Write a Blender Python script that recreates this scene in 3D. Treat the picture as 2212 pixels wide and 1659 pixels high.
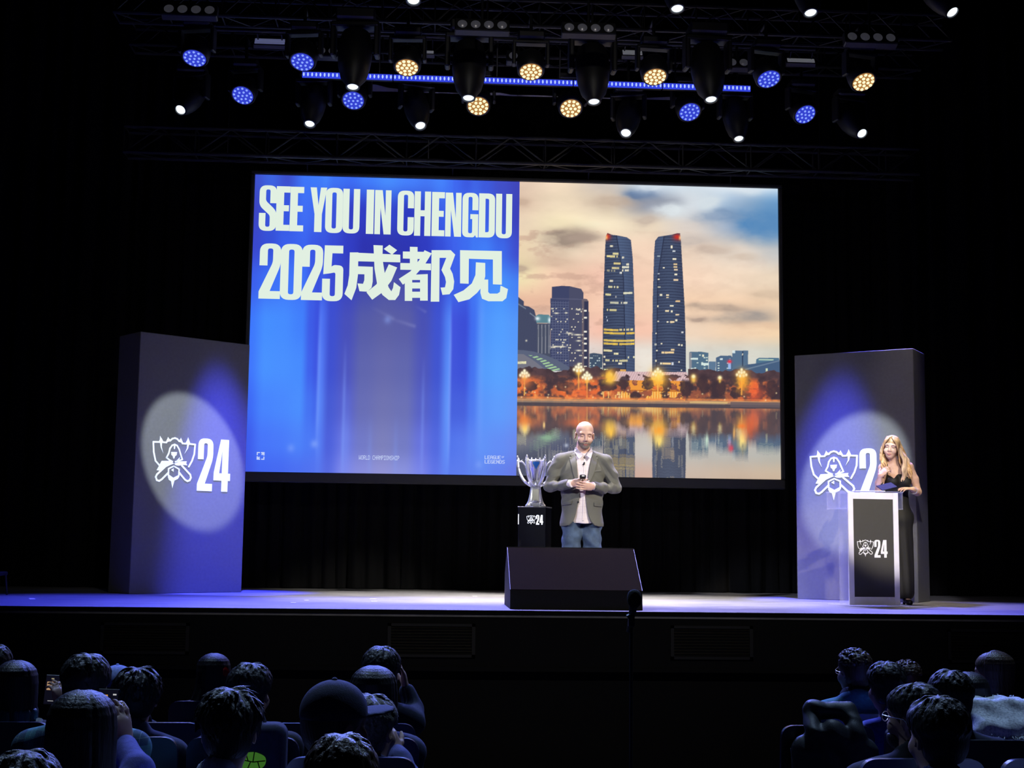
import bpy, math, random
import numpy as np
from mathutils import Vector, Matrix, Euler
from mathutils.geometry import tessellate_polygon

for o in list(bpy.data.objects):
    bpy.data.objects.remove(o, do_unlink=True)
SC = bpy.context.scene
COL = SC.collection
rnd = random.Random(7)
pi = math.pi

# ------------------------------------------------------------------ camera
FPX, PW, PH = 2950.0, 2212.0, 1659.0
CAM = Vector((0.0, -12.05, 1.68))
YAW, PITCH, ROLL = 0.0584, 0.1168, 0.0120
_f = Vector((math.sin(YAW) * math.cos(PITCH), math.cos(YAW) * math.cos(PITCH), math.sin(PITCH)))
_r0 = Vector((math.cos(YAW), -math.sin(YAW), 0))
_u0 = _r0.cross(_f)
_r = _r0 * math.cos(ROLL) + _u0 * math.sin(ROLL)
_u = _u0 * math.cos(ROLL) - _r0 * math.sin(ROLL)
cd = bpy.data.cameras.new('camera')
cam = bpy.data.objects.new('camera', cd)
COL.objects.link(cam)
cd.sensor_fit = 'HORIZONTAL'
cd.sensor_width = 36
cd.lens = FPX / PW * 36
cd.clip_start = 0.05
cd.clip_end = 200
cam.matrix_world = Matrix(((_r.x, _u.x, -_f.x, CAM.x), (_r.y, _u.y, -_f.y, CAM.y), (_r.z, _u.z, -_f.z, CAM.z), (0, 0, 0, 1)))
SC.camera = cam


def ray(x, y):
    return _f + _r * ((x - PW / 2) / FPX) + _u * ((PH / 2 - y) / FPX)


def onY(x, y, Y):
    d = ray(x, y)
    return CAM + d * ((Y - CAM.y) / d.y)


def onZ(x, y, Z):
    d = ray(x, y)
    return CAM + d * ((Z - CAM.z) / d.z)


def onPlane(x, y, p, n):
    d = ray(x, y)
    return CAM + d * ((p - CAM).dot(n) / d.dot(n))


def pix(p):
    d = Vector(p) - CAM
    z = d.dot(_f)
    return (PW / 2 + FPX * d.dot(_r) / z, PH / 2 - FPX * d.dot(_u) / z)


# ------------------------------------------------------------------ world, exposure
wd = bpy.data.worlds.new('world')
SC.world = wd
wd.use_nodes = True
wd.node_tree.nodes['Background'].inputs[0].default_value = (0.25, 0.3, 0.6, 1)
wd.node_tree.nodes['Background'].inputs[1].default_value = 0.0015
SC.view_settings.view_transform = 'Standard'
SC.view_settings.look = 'None'
SC.view_settings.exposure = 0.0
SC.view_settings.gamma = 1.0
SC.view_settings.use_curve_mapping = False
SC.cycles.max_bounces = 6
SC.cycles.diffuse_bounces = 2
SC.cycles.glossy_bounces = 3
SC.cycles.transparent_max_bounces = 12
SC.cycles.caustics_reflective = False
SC.cycles.caustics_refractive = False

# ------------------------------------------------------------------ lights: the house lamps and the beams of the rig
SZ = 1.1      # stage floor height


def lin(c):
    return tuple((x / 255 / 12.92 if x / 255 <= 0.04045 else ((x / 255 + 0.055) / 1.055) ** 2.4) for x in c)


def spot(name, loc, target, power, color, angle, blend=0.3, radius=0.05):
    d = bpy.data.lights.new(name, 'SPOT')
    d.energy = power
    d.color = color
    d.spot_size = math.radians(angle)
    d.spot_blend = blend
    d.shadow_soft_size = radius
    o = bpy.data.objects.new(name, d)
    COL.objects.link(o)
    o.location = loc
    o.rotation_euler = (Vector(target) - Vector(loc)).to_track_quat('-Z', 'Y').to_euler()
    return o


WARM, COOL, BLUE = (1.0, 0.86, 0.66), (0.86, 0.9, 1.0), (0.06, 0.07, 1.0)
# front-of-house keys on the two speakers
spot('key on the man from house left', (-6.4, -7.5, 7.8), (1.55, 1.7, 2.3), 5400, (0.80, 0.84, 1.0), 9.0, 0.6)
spot('key on the man from house right', (8.6, -7.5, 7.8), (1.55, 1.7, 2.3), 7600, (1.0, 0.94, 0.80), 9.0, 0.6)
spot('key on the woman from house left', (1.2, -9.0, 7.2), (4.68, 1.8, 2.15), 3100, (0.9, 0.88, 1.0), 7.4, 0.5)
spot('key on the woman from house right', (6.6, -8.8, 7.2), (4.72, 1.8, 2.1), 5000, (1.0, 0.86, 0.62), 7.6, 0.5)
# white ovals on the two grey towers
spot('oval on the left tower', (-1.0, -3.5, 8.0), (-1.0 - 0.187 * 8.6, -3.5 + 0.774 * 8.6, 8.0 - 0.605 * 8.6), 5600, (0.80, 0.90, 1.0), 8.0, 0.28, 0.02)
spot('oval on the right tower', (3.1, -3.5, 8.0), (4.195 + 0.826 * 0.70, 3.471 - 0.563 * 0.70, SZ + 1.36), 6000, (0.80, 0.90, 1.0), 8.4, 0.35, 0.02)
# blue beams grazing down the towers
spot('blue beam on the left tower', (-1.99, 2.5, 6.85), (-2.22, 3.78, SZ - 0.6), 12000, BLUE, 20.5, 0.85)
spot('blue beam on the right tower', (4.25, 2.05, 6.85), (4.44, 3.30, SZ - 0.6), 9500, BLUE, 20.5, 0.85)
# washes over the boards
for i, (x, y, tx, ty, pw, c, an) in enumerate([(-2.6, 2.5, -3.0, 1.0, 5800, BLUE, 46), (-0.7, 3.9, -1.0, 0.7, 5600, (0.15, 0.15, 1.0), 46), (0.1, 3.9, 0.2, 0.8, 5400, (0.36, 0.35, 1.0), 46), (3.3, 3.9, 3.2, 0.7, 5400, (0.36, 0.35, 1.0), 46), (5.2, 3.9, 5.8, 0.7, 4600, (0.15, 0.14, 1.0), 46),
                                               (-0.2, 2.5, -0.2, 2.9, 3700, (1.0, 0.93, 0.84), 40), (1.2, 2.5, 1.3, 2.6, 3700, (1.0, 0.93, 0.84), 40), (2.6, 2.5, 2.8, 2.6, 3700, (1.0, 0.93, 0.84), 40), (5.3, 2.5, 5.2, 2.2, 900, WARM, 30)]):
    spot('stage wash', (x, y, 6.8), (tx, ty, SZ), pw, c, an, 0.9, 0.1)
# soft white spill from the front of house on the set
spot('house spill', (1.0, -10.0, 7.6), (1.0, 3.5, 2.2), 700, (1.0, 0.95, 0.86), 50, 0.8, 0.2)
# blue backlight from the rear bar over the stalls
for x, tx in ((-1.75, -2.2), (1.02, 0.6), (3.25, 3.0)):
    spot('audience backlight', (x, 3.25, 6.78), (tx, -6.5, 1.0), 2500, (0.16, 0.22, 1.0), 40, 0.6, 0.12)
# cool fill lamps added high over the front stalls to brighten shoulders and clothes
for x in (-2.6, 3.6):
    spot('stalls fill light', (x, -2.2, 8.4), (x * 0.9, -6.4, 0.9), 1050, (0.42, 0.62, 1.0), 62, 0.7, 0.15)


# ------------------------------------------------------------------ materials
MATS = {}


def mat(name, col, rough=0.6, metal=0.0, emit=0.0, ecol=None, noise=0.0, nscale=20.0, bump=0.0, bscale=80.0, spec=0.5, sheen=0.0, trans=0.0, stretch=None, alpha=None):
    m = bpy.data.materials.new(name)
    m.use_nodes = True
    nt = m.node_tree
    b = nt.nodes['Principled BSDF']
    c = (*col, 1)
    b.inputs['Base Color'].default_value = c
    b.inputs['Roughness'].default_value = rough
    b.inputs['Metallic'].default_value = metal
    b.inputs['Specular IOR Level'].default_value = spec
    if sheen:
        b.inputs['Sheen Weight'].default_value = sheen
    if trans:
        b.inputs['Transmission Weight'].default_value = trans
        b.inputs['IOR'].default_value = 1.49
    if emit:
        b.inputs['Emission Color'].default_value = (*(ecol or col), 1)
        b.inputs['Emission Strength'].default_value = emit
    tc = nt.nodes.new('ShaderNodeTexCoord')
    mp = nt.nodes.new('ShaderNodeMapping')
    nt.links.new(tc.outputs['Object'], mp.inputs['Vector'])
    if stretch:
        mp.inputs['Scale'].default_value = stretch
    n = nt.nodes.new('ShaderNodeTexNoise')
    n.inputs['Scale'].default_value = nscale
    n.inputs['Detail'].default_value = 4
    nt.links.new(mp.outputs[0], n.inputs['Vector'])
    r = nt.nodes.new('ShaderNodeMapRange')
    r.inputs['From Min'].default_value = 0.3
    r.inputs['From Max'].default_value = 0.7
    nz = noise or 0.04
    r.inputs['To Min'].default_value = 1 - nz
    r.inputs['To Max'].default_value = 1 + nz
    nt.links.new(n.outputs[0], r.inputs[0])
    mx = nt.nodes.new('ShaderNodeVectorMath')
    mx.operation = 'SCALE'
    mx.inputs[0].default_value = col
    nt.links.new(r.outputs[0], mx.inputs['Scale'])
    nt.links.new(mx.outputs[0], b.inputs['Base Color'])
    if bump:
        n2 = nt.nodes.new('ShaderNodeTexNoise')
        n2.inputs['Scale'].default_value = bscale
        nt.links.new(mp.outputs[0], n2.inputs['Vector'])
        bp = nt.nodes.new('ShaderNodeBump')
        bp.inputs['Strength'].default_value = bump
        bp.inputs['Distance'].default_value = 0.01
        nt.links.new(n2.outputs[0], bp.inputs['Height'])
        nt.links.new(bp.outputs[0], b.inputs['Normal'])
    MATS[name] = m
    return m


def mat_attr_emit(name, strength=1.0):
    m = bpy.data.materials.new(name)
    m.use_nodes = True
    nt = m.node_tree
    nt.nodes.clear()
    out = nt.nodes.new('ShaderNodeOutputMaterial')
    e = nt.nodes.new('ShaderNodeEmission')
    a = nt.nodes.new('ShaderNodeAttribute')
    a.attribute_name = 'Col'
    e.inputs['Strength'].default_value = strength
    nt.links.new(a.outputs['Color'], e.inputs['Color'])
    nt.links.new(e.outputs[0], out.inputs[0])
    return m


def mat_emit(name, col, strength=1.0):
    m = bpy.data.materials.new(name)
    m.use_nodes = True
    nt = m.node_tree
    nt.nodes.clear()
    out = nt.nodes.new('ShaderNodeOutputMaterial')
    e = nt.nodes.new('ShaderNodeEmission')
    e.inputs['Color'].default_value = (*col, 1)
    e.inputs['Strength'].default_value = strength
    nt.links.new(e.outputs[0], out.inputs[0])
    return m


M = dict(
    black_wall=mat('matte black paint', (0.006, 0.006, 0.009), 0.85, noise=0.3, nscale=6),
    fascia=mat('black painted stage front', (0.0016, 0.0016, 0.0028), 0.8, noise=0.3, nscale=4, spec=0.25),
    carpet=mat('dark carpet', (0.01, 0.01, 0.015), 0.95, noise=0.4, nscale=300, bump=0.4, bscale=300),
    drape=mat('black wool drape', (0.0030, 0.0030, 0.0036), 0.95, noise=0.3, nscale=60, bump=0.2, bscale=200, spec=0.1, sheen=0.0),
    steel=mat('dark steel', (0.05, 0.05, 0.06), 0.45, 0.8),
    alu=mat('aluminium truss tube', (0.03, 0.03, 0.034), 0.5, 0.5, noise=0.15),
    body=mat('black fixture housing', (0.011, 0.011, 0.014), 0.5, bump=0.05),
    tower=mat('grey display board', (0.135, 0.135, 0.135), 0.75, noise=0.06, nscale=30),
    vinyl=mat('white vinyl lettering', (0.82, 0.84, 0.88), 0.5),
    black_box=mat('black painted wood', (0.004, 0.004, 0.004), 0.6, noise=0.2, nscale=40, bump=0.15, bscale=250, spec=0.2),
    speaker_top=mat('brown black carpeted panel', (0.0130, 0.0080, 0.0010), 1.0, spec=0.05, noise=0.25, nscale=120, bump=0.2, bscale=300),
    rim=mat('black screen border', (0.012, 0.012, 0.014), 0.6),
    chrome=mat('polished silver', (0.88, 0.88, 0.90), 0.24, 0.74, noise=0.05),
    gem=mat('blue glass gem', (0.02, 0.10, 0.35), 0.1, emit=0.05, ecol=(0.05, 0.2, 0.6)),
    gloss_black=mat('gloss black plinth', (0.008, 0.008, 0.010), 0.18),
    frosted=mat('frosted acrylic', (0.80, 0.80, 0.90), 0.35, noise=0.06, nscale=8),
    panel_black=mat('matt black panel', (0.035, 0.035, 0.034), 0.55),
    seat=mat('navy seat fabric', (0.012, 0.016, 0.05), 0.75, noise=0.2, nscale=200, sheen=0.0),
    seat_shell=mat('navy plastic shell', (0.006, 0.008, 0.026), 0.25, spec=0.8),
    tape=mat('white marking tape', (0.85, 0.85, 0.8), 0.7),
)


# stage floor: scuffed dark boards
def stage_mat():
    m = mat('scuffed black stage boards', (0.16, 0.155, 0.165), 0.42, spec=0.5)
    nt = m.node_tree
    b = nt.nodes['Principled BSDF']
    tc = nt.nodes.new('ShaderNodeTexCoord')
    mp = nt.nodes.new('ShaderNodeMapping')
    mp.inputs['Scale'].default_value = (0.6, 3.0, 1)
    nt.links.new(tc.outputs['Object'], mp.inputs['Vector'])
    n = nt.nodes.new('ShaderNodeTexNoise')
    n.inputs['Scale'].default_value = 3.0
    n.inputs['Detail'].default_value = 8
    n.inputs['Roughness'].default_value = 0.7
    nt.links.new(mp.outputs[0], n.inputs['Vector'])
    cr = nt.nodes.new('ShaderNodeValToRGB')
    cr.color_ramp.elements[0].position = 0.3
    cr.color_ramp.elements[0].color = (0.10, 0.10, 0.11, 1)
    cr.color_ramp.elements[1].position = 0.72
    cr.color_ramp.elements[1].color = (0.32, 0.31, 0.33, 1)
    nt.links.new(n.outputs[0], cr.inputs[0])
    nt.links.new(cr.outputs[0], b.inputs['Base Color'])
    return m


M['stage'] = stage_mat()


def acrylic(name):
    m = bpy.data.materials.new(name)
    m.use_nodes = True
    nt = m.node_tree
    b = nt.nodes['Principled BSDF']
    b.inputs['Base Color'].default_value = (0.8, 0.82, 0.95, 1)
    b.inputs['Roughness'].default_value = 0.12
    b.inputs['Alpha'].default_value = 0.16
    return m


M['clear'] = acrylic('clear acrylic')


# ------------------------------------------------------------------ mesh builder
class MB:
    def __init__(s):
        s.v = []
        s.f = []

    def add(s, verts, faces, mtx=None):
        k = len(s.v)
        for p in verts:
            p = Vector(p)
            if mtx is not None:
                p = mtx @ p
            s.v.append((p.x, p.y, p.z))
        s.f += [tuple(i + k for i in f) for f in faces]
        return s

    def box(s, c, size, mtx=None, bev=0.0):
        x, y, z = [d / 2 for d in size]
        b = min(bev, x * 0.49, y * 0.49, z * 0.49)
        c = Vector(c)
        if b <= 0:
            V = [c + Vector((i * x, j * y, k * z)) for i in (-1, 1) for j in (-1, 1) for k in (-1, 1)]
            F = [(0, 1, 3, 2), (4, 6, 7, 5), (0, 4, 5, 1), (2, 3, 7, 6), (0, 2, 6, 4), (1, 5, 7, 3)]
            return s.add(V, F, mtx)
        V = []
        F = []
        idx = {}
        for i in (-1, 1):
            for j in (-1, 1):
                for k in (-1, 1):
                    for a in range(3):
                        d = [x - b, y - b, z - b]
                        d[a] = (x, y, z)[a]
                        idx[i, j, k, a] = len(V)
                        V.append(c + Vector((i * d[0], j * d[1], k * d[2])))
        I = idx
        for q in (-1, 1):
            fs = [[I[q, -1, -1, 0], I[q, 1, -1, 0], I[q, 1, 1, 0], I[q, -1, 1, 0]],
                  [I[-1, q, -1, 1], I[-1, q, 1, 1], I[1, q, 1, 1], I[1, q, -1, 1]],
                  [I[-1, -1, q, 2], I[1, -1, q, 2], I[1, 1, q, 2], I[-1, 1, q, 2]]]
            for f in fs:
                F.append(tuple(f if q > 0 else f[::-1]))
        for p in (-1, 1):
            for q in (-1, 1):
                for (a, bx, w) in ((0, 1, 2), (1, 2, 0), (0, 2, 1)):
                    def key(sg, ax):
                        t = [0, 0, 0]
                        t[a] = p
                        t[bx] = q
                        t[w] = sg
                        return I[t[0], t[1], t[2], ax]
                    F.append((key(-1, a), key(1, a), key(1, bx), key(-1, bx)))
        for i in (-1, 1):
            for j in (-1, 1):
                for k in (-1, 1):
                    F.append((I[i, j, k, 0], I[i, j, k, 1], I[i, j, k, 2]))
        return s.add(V, F, mtx)

    def tube(s, pts, r, n=8, mtx=None, cap=True):
        pts = [Vector(p) for p in pts]
        R = r if isinstance(r, (list, tuple)) else [r] * len(pts)
        k0 = len(s.v)
        V = []
        F = []
        up = None
        for i, p in enumerate(pts):
            t = (pts[min(i + 1, len(pts) - 1)] - pts[max(i - 1, 0)])
            t = t.normalized() if t.length > 1e-9 else Vector((0, 0, 1))
            if up is None:
                up = Vector((0, 0, 1)) if abs(t.z) < 0.9 else Vector((0, 1, 0))
            a = up.cross(t).normalized()
            b = t.cross(a)
            up = b
            for q in range(n):
                an = 2 * pi * q / n
                V.append(p + a * (math.cos(an) * R[i]) + b * (math.sin(an) * R[i]))
        for i in range(len(pts) - 1):
            for q in range(n):
                F.append((i * n + q, i * n + (q + 1) % n, (i + 1) * n + (q + 1) % n, (i + 1) * n + q))
        if cap:
            F.append(tuple(range(n))[::-1])
            F.append(tuple((len(pts) - 1) * n + q for q in range(n)))
        return s.add(V, F, mtx)

    def lathe(s, prof, n=20, mtx=None, sq=None):
        """prof: (radius, z) list, closed with caps; sq: superellipse power for squared sections"""
        V = []
        F = []
        for (r, z) in prof:
            for q in range(n):
                an = 2 * pi * (q + 0.5) / n
                cx, sx = math.cos(an), math.sin(an)
                k = 1.0
                if sq:
                    k = 1 / (abs(cx) ** sq + abs(sx) ** sq) ** (1 / sq)
                V.append((r * cx * k, r * sx * k, z))
        for i in range(len(prof) - 1):
            for q in range(n):
                F.append((i * n + q, i * n + (q + 1) % n, (i + 1) * n + (q + 1) % n, (i + 1) * n + q))
        F.append(tuple(range(n))[::-1])
        F.append(tuple((len(prof) - 1) * n + q for q in range(n)))
        return s.add(V, F, mtx)

    def poly(s, rings, place, depth=0.0, back=None):
        """flat polygon with holes; place(x,y)->Vector; depth extrudes towards back vector"""
        R3 = [[Vector((p[0], p[1], 0)) for p in r] for r in rings]
        flat = [p for r in R3 for p in r]
        tris = tessellate_polygon(R3)
        P = [place(p.x, p.y) for p in flat]
        if not depth:
            return s.add(P, [tuple(t) for t in tris])
        n = len(P)
        V = P + [p + back * depth for p in P]
        F = [tuple(t) for t in tris] + [tuple(i + n for i in t[::-1]) for t in tris]
        k = 0
        for r in R3:
            m = len(r)
            for i in range(m):
                j = (i + 1) % m
                F.append((k + i, k + j, n + k + j, n + k + i))
            k += m
        return s.add(V, F)

    def prism(s, prof, x0, x1, mtx=None):
        """profile in (y,z), extruded along x"""
        n = len(prof)
        V = [(x0, a, b) for a, b in prof] + [(x1, a, b) for a, b in prof]
        F = [tuple(range(n)), tuple(range(2 * n - 1, n - 1, -1))]
        for i in range(n):
            j = (i + 1) % n
            F.append((i, n + i, n + j, j))
        return s.add(V, F, mtx)

    def obj(s, name, material, parent=None, smooth=False):
        me = bpy.data.meshes.new(name)
        me.from_pydata(s.v, [], s.f)
        return link(name, me, material, parent, smooth)


def fix_normals(me):
    import bmesh
    b = bmesh.new()
    b.from_mesh(me)
    bmesh.ops.recalc_face_normals(b, faces=b.faces)
    b.to_mesh(me)
    b.free()


def link(name, me, material, parent=None, smooth=False, fix=True):
    me.update()
    if fix:
        fix_normals(me)
    if smooth:
        me.polygons.foreach_set('use_smooth', [True] * len(me.polygons))
        if smooth != 'all':
            me.set_sharp_from_angle(angle=math.radians(40))
    if material is not None:
        me.materials.append(material)
    o = bpy.data.objects.new(name, me)
    COL.objects.link(o)
    if parent is not None:
        o.parent = parent
    return o


def tag(o, label, cat, group=None):
    o['label'] = label
    o['category'] = cat
    if group:
        o['group'] = group
    return o


def thing(name, label, cat, loc=(0, 0, 0), rotz=0.0, group=None):
    o = bpy.data.objects.new(name, None)
    o.empty_display_size = 0.1
    COL.objects.link(o)
    o.location = loc
    o.rotation_euler = (0, 0, rotz)
    return tag(o, label, cat, group)


def struct(o):
    o['kind'] = 'structure'
    return o


def copy_tree(o, parent=None):
    c = o.copy()
    COL.objects.link(c)
    if parent is not None:
        c.parent = parent
    for ch in list(o.children):
        copy_tree(ch, c)
    return c


# ------------------------------------------------------------------ signed distance modelling for figures
class Sdf:
    def __init__(s, lo, hi, h):
        s.lo = np.array(lo, np.float32)
        s.h = h
        s.n = np.ceil((np.array(hi) - s.lo) / h).astype(int) + 1
        s.F = np.full(s.n, 0.5, np.float32)
        s.ax = [s.lo[i] + np.arange(s.n[i], dtype=np.float32) * h for i in range(3)]

    def _blk(s, lo, hi):
        i0 = np.clip(np.floor((np.array(lo) - s.lo) / s.h).astype(int), 0, s.n)
        i1 = np.clip(np.ceil((np.array(hi) - s.lo) / s.h).astype(int) + 1, 0, s.n)
        if (i1 <= i0).any():
            return None
        sl = tuple(slice(a, b) for a, b in zip(i0, i1))
        X = s.ax[0][sl[0]][:, None, None]
        Y = s.ax[1][sl[1]][None, :, None]
        Z = s.ax[2][sl[2]][None, None, :]
        return sl, X, Y, Z

    def _mix(s, sl, d, k, cut):
        F = s.F[sl]
        if cut:
            d = -d
            if k > 0:
                s.F[sl] = np.maximum(F, d) + np.maximum(k - np.abs(F - d), 0) ** 2 * 0.25 / k
            else:
                s.F[sl] = np.maximum(F, d)
        else:
            if k > 0:
                s.F[sl] = np.minimum(F, d) - np.maximum(k - np.abs(F - d), 0) ** 2 * 0.25 / k
            else:
                s.F[sl] = np.minimum(F, d)

    def cap(s, a, b, ra, rb=None, k=0.02, cut=False, flat=None):
        """round cone; flat=(axis vector, factor) squeezes the section along that axis"""
        rb = ra if rb is None else rb
        a = np.array(a, float)
        b = np.array(b, float)
        m = max(ra, rb) * 1.25 + k + 2 * s.h
        B = s._blk(np.minimum(a, b) - m, np.maximum(a, b) + m)
        if B is None:
            return s
        sl, X, Y, Z = B
        ab = b - a
        L2 = max(float(ab @ ab), 1e-9)
        t = ((X - a[0]) * ab[0] + (Y - a[1]) * ab[1] + (Z - a[2]) * ab[2]) / L2
        t = np.clip(t, 0, 1)
        dx, dy, dz = X - a[0] - t * ab[0], Y - a[1] - t * ab[1], Z - a[2] - t * ab[2]
        if flat is not None:
            ax, fa = flat
            ax = np.array(ax, float)
            ax /= np.linalg.norm(ax)
            q = dx * ax[0] + dy * ax[1] + dz * ax[2]
            e = (1 / fa - 1) * q
            dx, dy, dz = dx + e * ax[0], dy + e * ax[1], dz + e * ax[2]
        d = np.sqrt(dx * dx + dy * dy + dz * dz) - (ra + (rb - ra) * t)
        if flat is not None:
            d = d * (fa if fa < 1 else 1)
        s._mix(sl, d, k, cut)
        return s

    def ell(s, c, r, rot=None, k=0.02, cut=False):
        """ellipsoid; rot: 3x3 matrix whose columns are the local axes"""
        c = np.array(c, float)
        r = np.array(r, float)
        m = r.max() + k + 3 * s.h
        B = s._blk(c - m, c + m)
        if B is None:
            return s
        sl, X, Y, Z = B
        x, y, z = X - c[0], Y - c[1], Z - c[2]
        if rot is not None:
            q = np.array(rot)
            x, y, z = (x * q[0][0] + y * q[1][0] + z * q[2][0], x * q[0][1] + y * q[1][1] + z * q[2][1], x * q[0][2] + y * q[1][2] + z * q[2][2])
        k0 = np.sqrt((x / r[0]) ** 2 + (y / r[1]) ** 2 + (z / r[2]) ** 2)
        k1 = np.sqrt((x / r[0] ** 2) ** 2 + (y / r[1] ** 2) ** 2 + (z / r[2] ** 2) ** 2) + 1e-9
        s._mix(sl, k0 * (k0 - 1) / k1, k, cut)
        return s

    def box(s, c, half, rad=0.01, rot=None, k=0.02, cut=False):
        c = np.array(c, float)
        half = np.array(half, float)
        m = float(np.linalg.norm(half)) + k + 3 * s.h
        B = s._blk(c - m, c + m)
        if B is None:
            return s
        sl, X, Y, Z = B
        x, y, z = X - c[0], Y - c[1], Z - c[2]
        if rot is not None:
            q = np.array(rot)
            x, y, z = (x * q[0][0] + y * q[1][0] + z * q[2][0], x * q[0][1] + y * q[1][1] + z * q[2][1], x * q[0][2] + y * q[1][2] + z * q[2][2])
        qx, qy, qz = np.abs(x) - half[0] + rad, np.abs(y) - half[1] + rad, np.abs(z) - half[2] + rad
        d = np.sqrt(np.maximum(qx, 0) ** 2 + np.maximum(qy, 0) ** 2 + np.maximum(qz, 0) ** 2) + np.minimum(np.maximum(np.maximum(qx, qy), qz), 0) - rad
        s._mix(sl, d, k, cut)
        return s

    def chain(s, pts, rads, k=0.02, cut=False, flat=None):
        for i in range(len(pts) - 1):
            s.cap(pts[i], pts[i + 1], rads[i], rads[i + 1], k, cut, flat)
        return s

    def keep(s, fn):
        """intersect with fn(X,Y,Z) < 0"""
        s.F = np.maximum(s.F, fn(s.ax[0][:, None, None], s.ax[1][None, :, None], s.ax[2][None, None, :]).astype(np.float32))
        return s

    def warp(s, fn):
        s.F = s.F + fn(s.ax[0][:, None, None], s.ax[1][None, :, None], s.ax[2][None, None, :]).astype(np.float32)
        return s

    def mesh(s):
        F = np.pad(s.F, 1, constant_values=0.5)
        lo = s.lo - s.h
        S = F < 0
        nx, ny, nz = F.shape
        cnt = np.zeros((nx - 1, ny - 1, nz - 1), np.int8)
        for a in (0, 1):
            for b in (0, 1):
                for c in (0, 1):
                    cnt += S[a:nx - 1 + a, b:ny - 1 + b, c:nz - 1 + c]
        act = np.argwhere((cnt > 0) & (cnt < 8))
        ids = np.full(cnt.shape, -1, np.int32)
        ids[act[:, 0], act[:, 1], act[:, 2]] = np.arange(len(act))
        acc = np.zeros((len(act), 3))
        num = np.zeros(len(act))
        cr = [(i, j, k) for i in (0, 1) for j in (0, 1) for k in (0, 1)]
        val = {c: F[act[:, 0] + c[0], act[:, 1] + c[1], act[:, 2] + c[2]] for c in cr}
        for c in cr:
            for ax in range(3):
                if c[ax]:
                    continue
                e = list(c)
                e[ax] = 1
                va, vb = val[c], val[tuple(e)]
                m = (va < 0) != (vb < 0)
                t = va[m] / (va[m] - vb[m])
                p = np.tile(np.array(c, float), (m.sum(), 1))
                p[:, ax] += t
                acc[m] += p
                num[m] += 1
        V = lo + (act + acc / num[:, None]) * s.h
        faces = []
        for ax in range(3):
            sh = [nx, ny, nz]
            a0 = [slice(1, -1)] * 3
            a0[ax] = slice(0, -1)
            a1 = [slice(1, -1)] * 3
            a1[ax] = slice(1, None)
            A, Bq = S[tuple(a0)], S[tuple(a1)]
            e = np.argwhere(A != Bq)
            if not len(e):
                continue
            off = np.array([1, 1, 1])
            off[ax] = 0
            e0 = e + off
            u, w = [(1, 2), (2, 0), (0, 1)][ax]
            q = []
            for (du, dw) in ((-1, -1), (0, -1), (0, 0), (-1, 0)):
                p = e0.copy()
                p[:, u] += du
                p[:, w] += dw
                q.append(ids[p[:, 0], p[:, 1], p[:, 2]])
            q = np.stack(q, 1)
            ins = A[e[:, 0], e[:, 1], e[:, 2]]
            q[~ins] = q[~ins][:, ::-1]
            faces.append(q)
        Q = np.concatenate(faces) if faces else np.zeros((0, 4), int)
        Q = Q[(Q >= 0).all(1)]
        return V, Q

    def obj(s, name, material, parent=None, relax=1):
        V, Q = s.mesh()
        return quad_obj(name, V, Q, material, parent, relax)


def quad_obj(name, V, Q, material, parent=None, relax=1):
    for _ in range(relax):
        acc = np.zeros_like(V)
        num = np.zeros(len(V))
        for a, b in ((0, 1), (1, 2), (2, 3), (3, 0)):
            np.add.at(acc, Q[:, a], V[Q[:, b]])
            np.add.at(acc, Q[:, b], V[Q[:, a]])
            np.add.at(num, Q[:, a], 1)
            np.add.at(num, Q[:, b], 1)
        V = V * 0.5 + 0.5 * acc / np.maximum(num, 1)[:, None]
    me = bpy.data.meshes.new(name)
    me.vertices.add(len(V))
    me.vertices.foreach_set('co', V.astype(np.float32).ravel())
    me.loops.add(len(Q) * 4)
    me.loops.foreach_set('vertex_index', Q.astype(np.int32).ravel())
    me.polygons.add(len(Q))
    me.polygons.foreach_set('loop_start', np.arange(0, len(Q) * 4, 4, dtype=np.int32))
    me.polygons.foreach_set('loop_total', np.full(len(Q), 4, np.int32))
    me.polygons.foreach_set('use_smooth', np.ones(len(Q), bool))
    me.update(calc_edges=True)
    me.validate()
    return link(name, me, material, parent, False, fix=False)


def rot_axes(x, y):
    """columns: local axes; x and y given, z = x cross y"""
    x = np.array(x, float)
    x /= np.linalg.norm(x)
    y = np.array(y, float)
    y = y - x * (x @ y)
    y /= np.linalg.norm(y)
    return np.stack([x, y, np.cross(x, y)], 1)


def curve_pts(P, n=6):
    """Catmull-Rom through points"""
    P = [np.array(p, float) for p in P]
    P = [2 * P[0] - P[1]] + P + [2 * P[-1] - P[-2]]
    out = []
    for i in range(1, len(P) - 2):
        for j in range(n):
            t = j / n
            a, b, c, d = P[i - 1:i + 3]
            out.append(0.5 * (2 * b + (c - a) * t + (2 * a - 5 * b + 4 * c - d) * t * t + (3 * b - a - 3 * c + d) * t ** 3))
    out.append(P[-2])
    return [tuple(p) for p in out]

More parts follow.
